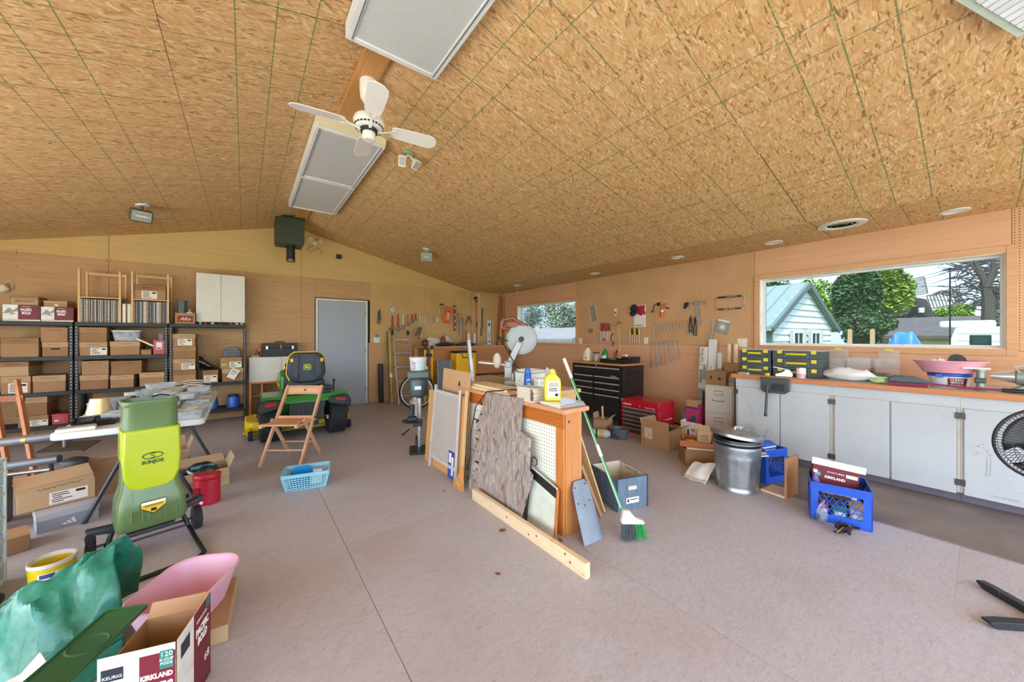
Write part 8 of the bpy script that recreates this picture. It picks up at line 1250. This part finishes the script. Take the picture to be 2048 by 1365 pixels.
# poster with the cap
t = hang('printed_poster', 'red and white printed sheet hung behind the dark cap', 'poster', 'r', 1288, 611); h = sizer('r', 1285, 611, 654); obj('sheet', BX(-.20, .03, .010, .013, -h, .01), PAPER, t); obj('red_field', PM([(-.10, 0), (.01, 0), (.0, -.10), (-.05, -.18), (-.12, -.15), (-.16, -.04)], .008, .010), mat('poster_red', '#b01f34', .6, var=.2, scale=20), t); obj('print_specks', BX(-.18, -.03, .0085, .010, -h + .02, -h + .03).box(-.17, .0, .0085, .010, -h + .045, -h + .05), INK, t); obj('red_corner', BX(-.02, .02, .0085, .010, -.16, -.10), MATS['poster_red'], t)
t = hang('baseball_cap', 'dark navy baseball cap hung over the printed sheet', 'cap', 'r', 1271, 610); obj('crown', M().ball((0, -.045, -.07), .075, 16, sq=(.9, .75, 1.0)), mat('navy_cloth', '#20222c', .9, var=.15), t); obj('brim', M().grid(lambda u, v: ((u - .5) * .15, -.05 - .035 * math.sin(PI * u) - .01 * v, -.12 - .085 * v * math.sin(PI * min(.95, max(.05, u))) ** .5), 10, 5), MATS['navy_cloth'], t, solid=.004); obj('button', M().ball((0, -.045, .004), .008, 8), MATS['navy_cloth'], t)
# hand drill and caulking gun
t = hang('hand_brace', 'black crank hand drill hung left of the orange caulking gun', 'drill', 'r', 1318, 607); obj('crank', TB([(.0, -.01, -.01), (-.05, -.015, -.01), (-.08, -.02, -.03), (-.085, -.02, -.11)], .008, 8), DARK, t); obj('knob', LT([(.012, -.015), (.022, .0), (.018, .02), (0, .024)], 14, tf=MT((-.095, -.02, -.13), (0, -60, 0))), BRN, t); obj('gear', LT([(.03, -.005), (.03, .005)], 18, tf=MT((.0, -.016, -.015), (90, 0, 0))), DARK, t)
t = hang('caulking_gun', 'orange caulking gun hung on the right pegboard', 'caulking gun', 'r', 1325, 612, 4, off=.04); obj('tube', LT([(.024, -.19), (.024, -.06)], 16), ORANGE, t); obj('label_band', LT([(.0245, -.10), (.0245, -.07)], 16), CREAM, t); obj('frame', M().bar((-.028, 0, -.02), (-.028, 0, -.19), .008, .02).bar((-.03, 0, -.01), (.07, 0, .035), .016, .014).bar((.0, 0, -.02), (.075, 0, -.02), .016, .012), ORANGE, t, bevel=.003); obj('trigger', TB([(.06, 0, -.03), (.10, 0, -.045), (.115, 0, -.035)], .008, 8), DARK, t)
# brace and yardstick
t = hang('bit_brace', 'old bow-shaped brace with red wooden grip on the right pegboard', 'brace', 'r', 1226, 668); obj('bow', TB([(.03, 0, .0), (-.02, 0, -.01), (-.05, 0, -.05), (-.045, 0, -.12), (.0, 0, -.15), (.02, 0, -.155)], .006, 8), DARK, t); obj('grip', LT([(.009, -.03), (.014, .0), (.012, .05)], 12, tf=MT((.0, 0, -.20), (0, 20, 0))), REDH, t)
t = hang('yardstick', 'pale wooden yardstick hung upright on the right pegboard', 'ruler', 'r', 1239, 657); h = sizer('r', 1239, 657, 706); obj('stick', BX(-.012, .012, -.004, 0, -h, .01), wood('yardstick_wood', '#d8b882', '#e6ca98', .6, axis=2), t); obj('ticks', BX(-.012, -.004, -.0045, -.004, -h * .25, -h * .24).box(-.012, -.004, -.0045, -.004, -h * .5, -h * .49).box(-.012, -.004, -.0045, -.004, -h * .75, -h * .74), INK, t)
t = hang('pliers', 'pliers with dark red handles hung at the foot of the yardstick', 'pliers', 'r', 1234, 700, 20); pliers(t, .14, REDH)
# saws and the rest to the right
t = hang('hacksaw', 'grey hacksaw with black pistol grip on the right pegboard', 'saw', 'r', 1392, 604); obj('frame', M().bar((-.12, 0, -.01), (.14, 0, -.005), .016, .007).bar((.14, 0, -.005), (.14, 0, -.085), .014, .007).bar((-.07, 0, -.01), (-.08, 0, -.085), .014, .007), GALV, t, bevel=.002); obj('blade', BX(-.08, .14, -.001, .001, -.09, -.078), STEEL, t); obj('grip', PM([(-.17, .0), (-.11, .005), (-.12, -.04), (-.16, -.10), (-.19, -.085)], -.011, .011), BLACK, t, bevel=.005)
t = hang('pruning_saw', 'curved steel pruning saw hung below the hacksaw', 'saw', 'r', 1394, 606, off=.03); h = sizer('r', 1394, 606, 652); obj('blade', PM([(-.03, .0), (.02, .0), (.03, -h * .5), (.06, -h * .92), (.045, -h), (.015, -h * .8), (-.015, -h * .5)], -.002, .002), GALV, t); obj('collar', BX(-.035, .022, -.006, .006, -.02, .02), GALV, t)
for i, (px, py, lb) in enumerate(((1381, 631, 'black cutting pliers hung left in the dark bunch'), (1390, 633, 'black long-nose pliers hung right in the dark bunch'))): t = hang('pliers', lb, 'pliers', 'r', px, py, off=.035); pliers(t, sizer('r', px, 631, 666 + 4 * i), BLACK)
t = hang('tin_snips', 'steel snips hanging under the dark pliers', 'snips', 'r', 1384, 660, off=.02); pliers(t, .07, GALV)
t = hang('plate_frame', 'black and chrome licence plate frame hung high on the right pegboard', 'frame', 'r', 1459, 594, off=.02); b = M(); W, h = .19, sizer('r', 1460, 594, 618); obj('frame', TB([(x, 0, z) for x, z in ((-W, 0), (W * .98, 0), (W * .95, -h), (-W * .95, -h))], .009, 6, closed=True), mat('chrome_frame', '#c9cbcd', .25, .8), t); obj('band', BX(-W * .8, W * .8, -.013, -.008, -.012, .012).box(-W * .8, W * .8, -.013, -.008, -h - .010, -h + .010), BLACK, t); text('ALWAYS', .012, WINK, t, (.05, -.0135, 0), w_=.1); text('FIRST PLACE', .012, WINK, t, (0, -.0135, -h), w_=.14); obj('clip_cluster', TB([(-.06, -.015, .03), (-.03, -.02, -.01), (.0, -.02, -.03)], .004, 5).tube([(-.04, -.015, .03), (.02, -.02, -.03)], .004, 5), STEEL, t)
t = hang('float_trowel', 'slim grey trowel hanging on the right pegboard', 'trowel', 'r', 1423, 641); h = sizer('r', 1423, 641, 682); obj('shafts', TB([(-.015, 0, 0), (-.012, 0, -h * .7)], .003, 6).tube([(.015, 0, 0), (.012, 0, -h * .7)], .003, 6), STEEL, t); obj('blade', BX(-.022, .022, -.003, .003, -h, -h * .68), GALV, t)
t = hang('disc_pack', 'packaged grey disc hung askew right of the slim trowel', 'disc', 'r', 1449, 640, 14); h = .19; obj('card', BX(-.085, .085, -.002, 0, -h, .0), mat('card_slate', '#8d979c', .5), t); obj('disc', LT([(.03, 0), (.062, .0), (.062, .004), (.03, .004)], 26, tf=MT((0, -.002, -.105), (90, 0, 0))), GALV, t); obj('disc_centre', LT([(.03, .0), (.03, .005), (0, .006)], 20, tf=MT((0, -.002, -.105), (90, 0, 0))), CREAM, t); obj('top_label', BX(-.08, .08, -.003, -.002, -.03, -.004), PAPER, t)
# outlets and switches
def outlet(wall, px, py, label, w_=.075, h=.118, gang=1, switch=False):
    t = hang('wall_outlet', label, 'outlet', wall, px, py, off=.008); [bpy.data.objects.remove(c) for c in list(t.children)]; obj('cover_plate', BX(-w_ / 2, w_ / 2, 0, .007, -h / 2, h / 2), mat('ivory_plate', '#e6dfcc', .4), t, bevel=.002)
    for g in range(gang):
        cx = (g - (gang - 1) / 2) * .045
        for z in (-.024, .024): o = obj('socket', PM(rrect(.03, .03, .01), -.002, 0, 'xz', tf=MT((cx, 0, z))), WINK, t); obj('slot', BX(cx - .008, cx - .005, -.0025, -.002, z - .002, z + .008).box(cx + .005, cx + .008, -.0025, -.002, z - .002, z + .008), INK, o)
    return t
outlet('r', 1161, 682, 'ivory outlet right of the small window'); outlet('r', 1292, 682, 'ivory outlet left of the lower spanners'); outlet('r', 1484, 686, 'wide ivory outlet plate beside the big window', .12, .12, 2)
t = outlet('b', 754, 680, 'ivory outlet plate with blue tape beside the door', .12, .12, 2); obj('blue_tape', BX(-.04, .04, -.003, -.0005, .055, .11), mat('painter_tape', '#4a86b4', .6), t)
# back wall tools
t = hang('pruning_shears', 'green-handled shears hung nearest the door', 'shears', 'b', 760, 617, 6, off=.03); pliers(t, .34, GRH); t = hang('locking_pliers', 'steel locking pliers hung with the green shears', 'pliers', 'b', 757, 622, -8, off=.045); pliers(t, .20, DARK)
t = hang('sanding_block', 'square grey slotted block hung on its corner', 'block', 'b', 784, 612, 0); o = obj('block', M().cb((.0, -.012, -.085), (.10, .03, .10), (0, R(40), 0)), GALV, t, bevel=.004)
for k in range(4): obj('slat', M().cb((-.026 + .018 * k, -.028, -.085 - .02 + .014 * k), (.008, .004, .08), (0, R(40), 0)), CREAM, t)
for i, (px, py, pb, c) in enumerate(((785, 631, 661, REDH), (796, 629, 663, REDH), (806, 627, 660, GALV), (815.5, 629, 653, ORANGE), (824, 629, 647, REDH), (831, 628, 642, REDH))): t = hang('pipe_wrench', 'pipe wrench in the red row on the back wall, %s from the door' % nth[i], 'wrench', 'b', px, py, group='row of pipe wrenches'); pipe_wrench(t, sizer('b', px, py, pb), c)
for i in range(7): px = 840 + 4.7 * i; L = sizer('b', px, 632, 652 - 1.2 * i); t = hang('steel_file', 'flat pale file in the row on the back wall, %s from the door' % nth[i], 'file', 'b', px, 631, group='row of files'); obj('blade', PM([(-.012, -.005), (.012, -.005), (.012, -L), (-.012, -L)], -.003, .003), mat('pale_file', '#d2c9a8', .45, .2, var=.2), t); obj('tang', BX(-.004, .004, -.002, .002, -.006, .012), STEEL, t)
t = hang('spanner', 'large grey spanner hung right of the row of files', 'spanner', 'b', 868, 631); wrench(t, .17, .014, GALV); tag(obj('paper_tag', BX(-.02, .02, -.002, 0, -.09, 0).box(-.008, .008, -.0025, -.002, -.03, -.02, 1), [PAPER, INK], loc=PY(875, 636, YB - .004)), 'small white paper tag pinned right of the files', 'tag')
t = hang('claw_hammer', 'claw hammer with wooden handle hung behind the orange tool bag', 'hammer', 'b', 883, 610); obj('handle', TB([(.0, 0, .01), (.0, 0, -.34)], .012, 10), WHN, t); obj('head', TB([(-.05, 0, .01), (.03, 0, .012)], .014, 10).tube([(.03, 0, .012), (.08, 0, -.02)], .008, 8), DARK, t)
t = hang('orange_tool_holder', 'orange plastic tool holder hung beside the hammer', 'holder', 'b', 897, 614, 8, off=.05); h = sizer('b', 897, 614, 646); obj('shell', PM([(-.06, 0), (.09, .0), (.08, -h), (-.08, -h)], -.02, .02), ORANGE, t, bevel=.01); obj('window', BX(-.025, .045, -.024, -.02, -h * .8, -h * .35), mat('pale_orange', '#f0a888', .5), t); obj('rim', BX(-.03, .05, -.026, -.02, -h * .33, -h * .27), RED, t)
t = hang('spirit_level', 'long red and brown spirit level hung upright on the back wall', 'level', 'b', 909.5, 611); h = sizer('b', 909, 611, 662); obj('body', BX(-.032, .032, -.02, .012, -h, 0), mat('level_brown', '#8a4c34', .45, var=.15), t, bevel=.003)
for k in range(4): obj('vial', BX(-.014, .014, -.023, -.02, -h * (.12 + .25 * k) - .02, -h * (.12 + .25 * k) + .02), PAPER, t)
for i, (px, py, pb, m, lb) in enumerate(((917, 628, 672, WHN, 'wooden-handled crowbar left of the grey saw blade'), (926, 638, 682, RUSTY, 'brown iron bar right of the wooden crowbar'), (932.5, 662, 685, REDH, 'short red bar low on the back pegboard'))): t = hang('iron_bar', lb, 'bar', 'b', px, py, 0, off=.02 + .01 * i); h = sizer('b', px, py, pb); obj('bar', TB([(0, 0, .0), (.01, 0, -h)], .011, 8), m, t); obj('tip', TB([(0, 0, 0), (-.015, 0, .02)], .009, 8), DARK, t)
t = hang('hand_saw', 'grey hand saw blade hung upright between the bars', 'saw', 'b', 922, 641, 3, off=.012); obj('blade', PM([(-.02, 0), (.03, 0), (.04, -.30), (-.01, -.30)], -.001, .001), GALV, t); obj('handle', PM([(-.03, 0), (.04, 0), (.03, .06), (-.02, .05)], -.01, .01), WHN, t, bevel=.006)
t = hang('bow_saw', 'brass coloured wire hooks hung above the grey saw', 'hooks', 'b', 921, 630); obj('hooks', TB([(-.02, -.01, .02), (.05, -.01, .03), (.06, -.01, .015), (-.0, -.01, .005)], .004, 6).tube([(-.01, -.012, -.01), (.05, -.012, .0), (.055, -.012, -.015)], .004, 6), mat('brass', '#b9a05a', .35, .8), t)
t = hang('hedge_shears', 'dark hedge shears hung with handles crossed', 'shears', 'b', 938, 632, 0, off=.04); obj('handle', TB([(-.03, 0, .0), (-.02, 0, -.05), (-.10, 0, -.24)], .010, 8).tube([(.04, 0, .0), (.02, 0, -.05), (.03, 0, -.12)], .010, 8), DARK, t); obj('blade', PM([(.0, -.04), (.05, -.02), (.07, -.14), (.055, -.26), (.03, -.14)], -.004, .004), RUSTY, t); obj('pivot', M().ball((.015, -.012, -.055), .012, 8), STEEL, t)
p = PY(953, 690, 7.30); zt = PY(953, 604, 7.30).z; t = thing('pole_pruner', 'red pole pruner with black hooked head standing before the back pegboard', 'pruner', (p.x, 7.30, 1.171)); h = zt - 1.171; obj('pole', TB([(0, 0, 0), (0, .01, h)], .013, 10), REDH, t); obj('lock_sleeve', TB([(0, .0, h * .42), (0, .0, h * .52)], .022, 10), BLACK, t); obj('head', TB([(0, .01, h - .02), (0, .01, h + .10)], .022, 10).prism([(-.08, h + .05), (-.05, h + .12), (.01, h + .13), (.04, h + .09), (-.02, h + .07)], -.006, .016), BLACK, t); obj('saw_blade', PM([(.0, h + .10), (.07, h + .20), (.10, h + .21), (.03, h + .09)], .004, .007), STEEL, t); obj('rope', TB([(.09, 0, h + .2), (.10, 0, h * .6), (.07, 0, .05)], .003, 5), WINK, t)
t = hang('grease_gun', 'slim dark tool with grey canister hung right of the pole pruner', 'tool', 'b', 964.5, 617, 0, off=.03); h = sizer('b', 964, 617, 672); obj('shaft', TB([(0, 0, 0), (0, 0, -h * .75)], [.016, .010], 10), DARK, t); obj('canister', TB([(-.02, 0, -h * .74), (-.025, 0, -h)], .024, 12), GREY, t)
t = hang('thermostat_panel', 'tall white panel with a dial hung near the corner of the back wall', 'panel', 'b', 978, 641); h = sizer('b', 980, 641, 691); obj('panel', BX(-.055, .055, -.008, .008, -h, 0), mat('panel_white', '#dedee4', .4, var=.05), t, bevel=.003); obj('dial', LT([(.03, 0), (.028, .012), (0, .014)], 20, tf=MT((.005, -.008, -h * .84), (90, 0, 0))), GREY, t); obj('top_print', BX(-.03, .03, -.0088, -.008, -h * .24, -h * .1), mat('slate_print', '#5a6070', .5), t); obj('mid_print', BX(-.03, .02, -.0088, -.008, -h * .7, -h * .5), mat('lilac_print', '#b9a4cc', .5), t)
# boards standing in the corner
for i, (x, y, x2, z2, w_, m) in enumerate(((5.18, 7.58, 5.36, 2.46, .07, wood('corner_board', '#a05c34', '#bb7a4c', .5, axis=2)), (5.33, 7.50, 5.40, 2.40, .06, wood('corner_board2', '#b8764c', '#c98e62', .5, axis=2)), (5.10, 7.60, 5.14, 1.85, .05, PINE), (5.22, 7.46, 5.30, 1.78, .06, PINE), (5.34, 7.36, 5.38, 1.72, .08, PINE))): tag(obj('corner_board', M().bar((x, y, .002), (x2, y + .03, z2), .02, w_), m, bevel=.002), ('tall dark board leaning in the far right corner', 'tall reddish board standing in the far right corner', 'pale narrow board furthest left in the corner', 'pale board in the middle of the corner group', 'pale wide board on the right of the corner group')[i], 'board', 'boards in the far corner')
# far workbench and what stands before it
t = thing('workbench', 'high plywood workbench in the far corner under the hanging tools', 'workbench', (2.98, 6.72, 0)); obj('bench_top', BX(0, 2.05, 0, .88, 1.135, 1.17), wood('workbench_top', '#b9885c', '#cc9e72', .55, axis=0), t, bevel=.003); obj('front_panel', BX(.02, 2.03, .03, .05, .55, 1.135), wood('workbench_front', '#a86c3c', '#bd8454', .55, axis=0), t); obj('lower_shelf', BX(.02, 2.03, .05, .86, .45, .47), PLYB, t)
for x in (.02, 1.0, 1.96): obj('leg', BX(x, x + .07, .05, .12, 0, .55), PINE, t); obj('leg', BX(x, x + .07, .79, .86, 0, 1.135), PINE, t)
BT = 1.171
t = thing('dark_tool_tray', 'dark flat tray with tools on the far workbench', 'tray', (4.12, 6.95, BT)); t.location = (3.95, 6.95, BT); obj('tray_body', M().shell(ell(.22, .12, 24), ell(.26, .15, 24), 0, .05, .006), mat('tray_slate', '#3f4446', .5), t); obj('contents', M().ball((0, 0, .045), .12, 12, sq=(1.5, .8, .35)), mat('tray_bits', '#4a4c4c', .6, .2, var=.5, scale=30), t)
t = crumple('black_pouch', 'black tool pouch slumped over the bench edge above the yellow case', 'pouch', (3.42, 6.90, BT), (.22, .12, .035), mat('pouch_black', '#2a2b2c', .8, var=.3), 81); obj('belt', TB([(-.2, -.1, .0), (0, -.13, .01), (.2, -.1, .0)], .012, 6), BLACK, t)
t = thing('canvas_bag', 'dark brown and white rolled bag standing behind the tray', 'bag', (3.62, 7.25, BT)); obj('bag_body', TB([(-.08, 0, .07), (.0, 0, .18), (.14, 0, .10)], [.06, .10, .06], 12), mat('bag_stripe', '#b8ac98', .8, var=.3, scale=6), t); obj('dark_side', M().ball((-.08, -.02, .11), .09, 12, sq=(.8, .8, 1.1)), BRN, t)
t = thing('flat_trowel', 'brown square shovel head with red handle standing against the workbench wall', 'shovel', (3.05, 7.42, 1.171)); h = .36; obj('handle', TB([(.04, 0, 0), (-.02, .0, h * .7)], .014, 8), WHN, t); obj('blade', PM([(-.10, h * .62), (.02, h * .60), (.08, h * 1.12), (-.02, h * 1.15)], -.004, .004), mat('shovel_brown', '#6b5648', .5, .4), t); obj('red_ferrule', TB([(.0, 0, h * .40), (-.01, 0, h * .55)], .022, 10), REDH, t)
t = crumple('tool_tangle', 'tangle of dark red tools on the left end of the workbench', 'tools', (3.0 + .1, 7.18, BT), (.09, .08, .07), mat('tangle_red', '#6a3a34', .5, .3, var=.5, scale=30), 83); obj('red_handle', TB([(.02, -.06, .0), (.06, -.1, .06)], .014, 8), REDH, t)
t = thing('white_rack', 'white plastic rack with small wooden pieces on the workbench', 'rack', (3.36, 7.40, BT)); obj('rack_body', M().shell(rrect(.30, .16, .02), rrect(.34, .2, .02), 0, .16, .005), WHITE, t); obj('wood_pieces', BX(-.10, .08, -.05, .05, .01, .19), PINE, t); obj('leg', BX(-.06, -.03, -.101, -.09, -.0, .05), WHITE, t)
for i, (px, lb) in enumerate(((944, 'white foam strip standing on the workbench below the shears'), (950, 'white plastic strip standing on the workbench right of the foam strip'))): p = PY(px, 690, 7.35); tag(obj('white_strip', BX(-.03, .03, 0, .02, 0, .28).box(-.025, .025, -.001, 0, .02, .26, 1), [WINK, WHITE], loc=(p.x - .09 * (1 - i), 7.35, BT), bevel=.003), lb, 'strip')
tag(obj('white_rag', M().grid(lambda u, v: (-.10 + .2 * u, -.16 + .3 * v, .004 + .02 * abs(math.sin(6 * u)) + (.0 if v > .4 else -.0)), 8, 8), PAPER, loc=(4.55, 6.95, BT), solid=.004), 'white rag lying on the right part of the workbench', 'rag')
# yellow case on a crate
t = thing('plywood_crate', 'plywood crate under the yellow case by the workbench', 'crate', (3.60, 6.44, 0)); obj('crate_side', BX(-.24, .24, -.20, .20, 0, .52), PLYB, t); obj('cleat', BX(-.245, -.21, -.21, -.20, 0, .52).box(.21, .245, -.21, -.20, 0, .52), PINE, t)
t = thing('yellow_case', 'tall yellow case with black wire handle in front of the workbench', 'case', (3.60, 6.44, .521)); CY_ = mat('case_yellow', '#e2b21a', .4, var=.05); obj('case_body', BX(-.22, .22, -.14, .14, 0, .52), CY_, t, bevel=.012, seg=3); obj('handle', TB([(-.10, -.15, .50), (-.10, -.17, .43), (.12, -.17, .43), (.12, -.15, .50)], .009, 8), BLACK, t)
for k in range(4): obj('rib', BX(-.20, .20, -.144, -.14, .08 + k * .06, .09 + k * .06), CY_, t)
obj('black_top', BX(-.23, .23, -.15, .15, .521, .56), BLACK, t, bevel=.01)
t = thing('grey_vent_panel', 'grey louvred panel standing left of the yellow case', 'panel', (3.10, 6.30, 0)); obj('panel', BX(-.14, .14, -.01, .01, .0, .92), mat('panel_grey', '#6d757c', .4, .3), t, bevel=.004); obj('frame', TB([(-.14, -.012, .02), (-.14, -.012, .92), (.14, -.012, .92), (.14, -.012, .02)], .010, 6), GALV, t)
t = thing('yellow_stand', 'yellow and black folding sawhorse leg standing left of the yellow case', 'sawhorse', (2.86, 6.48, 0)); 
for s in (-1, 1): obj('upright', M().bar((s * .07, 0, .0), (s * .07, .0, 1.12), .035, .04), CY_, t, bevel=.004); obj('black_cap', BX(s * .07 - .022, s * .07 + .022, -.025, .025, 1.12, 1.19), BLACK, t, bevel=.004)
obj('cross_piece', BX(-.07, .07, -.02, .02, .98, 1.04).box(-.07, .07, -.02, .02, .5, .55), BLACK, t); obj('label', BX(-.06, -.03, -.0225, -.0215, .6, .8), PAPER, t)
# ladder, pole, tube, bicycle wheel
t = thing('step_ladder', 'aluminium folding ladder leaning near the door', 'ladder', (2.66, 7.18, 0), 0); LAL = mat('ladder_aluminium', '#c3c7ca', .35, .7, var=.06)
for x in (-.17, .17): obj('rail', M().bar((x * 1.05, -.10, 0), (x, .30, 1.42), .022, .055, (0, 1, 0)), LAL, t, bevel=.003); obj('rail_cap', M().bar((x, .295, 1.40), (x, .325, 1.50), .03, .06, (0, 1, 0)), BLACK, t)
for k in range(5): f = .12 + .2 * k; obj('rung', TB([(-.17, -.10 + .4 * f, 1.42 * f), (.17, -.10 + .4 * f, 1.42 * f)], .018, 10), LAL, t); obj('hinge_lock', TB([(-.195, -.10 + .4 * f, 1.42 * f), (-.175, -.10 + .4 * f, 1.42 * f)], .018, 8), REDH, t)
t = thing('fibreglass_pole', 'yellow fibreglass pole with dark clamp standing left of the ladder', 'pole', (2.40, 7.35, 0)); obj('pole', TB([(.02, -.05, 0), (.05, .2, 1.50)], .024, 12), mat('aged_yellow', '#b9a23a', .45, var=.15), t); obj('clamp', TB([(.03, .03, .52), (.035, .05, .60)], .034, 12), CREAM, t); obj('hook', TB([(.05, .2, 1.48), (.05, .18, 1.56), (.10, .18, 1.56), (.11, .2, 1.50)], .012, 8), GRH, t); obj('green_strip', TB([(-.03, -.04, .0), (-.0, .2, 1.48)], .014, 8), GRH, t)
tag(obj('black_roll', LT([(.045, 0), (.05, .01), (.05, .80), (.035, .81), (.03, .80), (.03, .7), (0, .7)], 24, tf=MT(rot=(-4, 0, 0))), mat('roll_black', '#23272f', .5, var=.12), loc=(2.27, 7.52, 0)), 'black rolled tube standing beside the door', 'tube')
t = thing('bicycle_wheel', 'white-rimmed bicycle wheel with black tyre behind the drill press', 'wheel', (2.60, 6.42, .335), R(-14)); RWH = mat('rim_white', '#dfe2e4', .3, .3)
obj('tyre', TB([(.315 * math.cos(a), 0, .315 * math.sin(a)) for a in [k * PI / 24 for k in range(48)]], .017, 8, closed=True), RUB, t); obj('rim', TB([(.288 * math.cos(a), 0, .288 * math.sin(a)) for a in [k * PI / 24 for k in range(48)]], .013, 6, closed=True), RWH, t)
for k in range(28): a = 2 * PI * k / 28; obj('spoke', TB([(.02 * math.cos(a + .9), .02 * (-1) ** k, .02 * math.sin(a + .9)), (.285 * math.cos(a), 0, .285 * math.sin(a))], .003, 4), RWH, t)
obj('hub', TB([(0, -.05, 0), (0, .05, 0)], .022, 10), STEEL, t); obj('valve_reflector', BX(.12, .16, -.02, -.01, .08, .14), YELLOW, t)
tag(obj('white_jug', PM(rrect(.16, .18, .03), 0, .28, 'xy').lathe([(.06, .28), (.03, .32), (.025, .34)], 16).prism(rrect(.05, .05, .01), .34, .355, 'xy'), mat('jug_white', '#d6d8d4', .45), loc=(2.36, 5.9, 0), bevel=.008), 'white plastic jug on the floor below the bicycle wheel', 'jug')
tag(obj('clear_bottle', LT([(.035, 0), (.04, .01), (.04, .14), (.015, .19), (.015, .21), (0, .21)], 16), CLEAR, loc=(3.06, 6.86, BT)), 'clear bottle standing at the left end of the workbench', 'bottle')
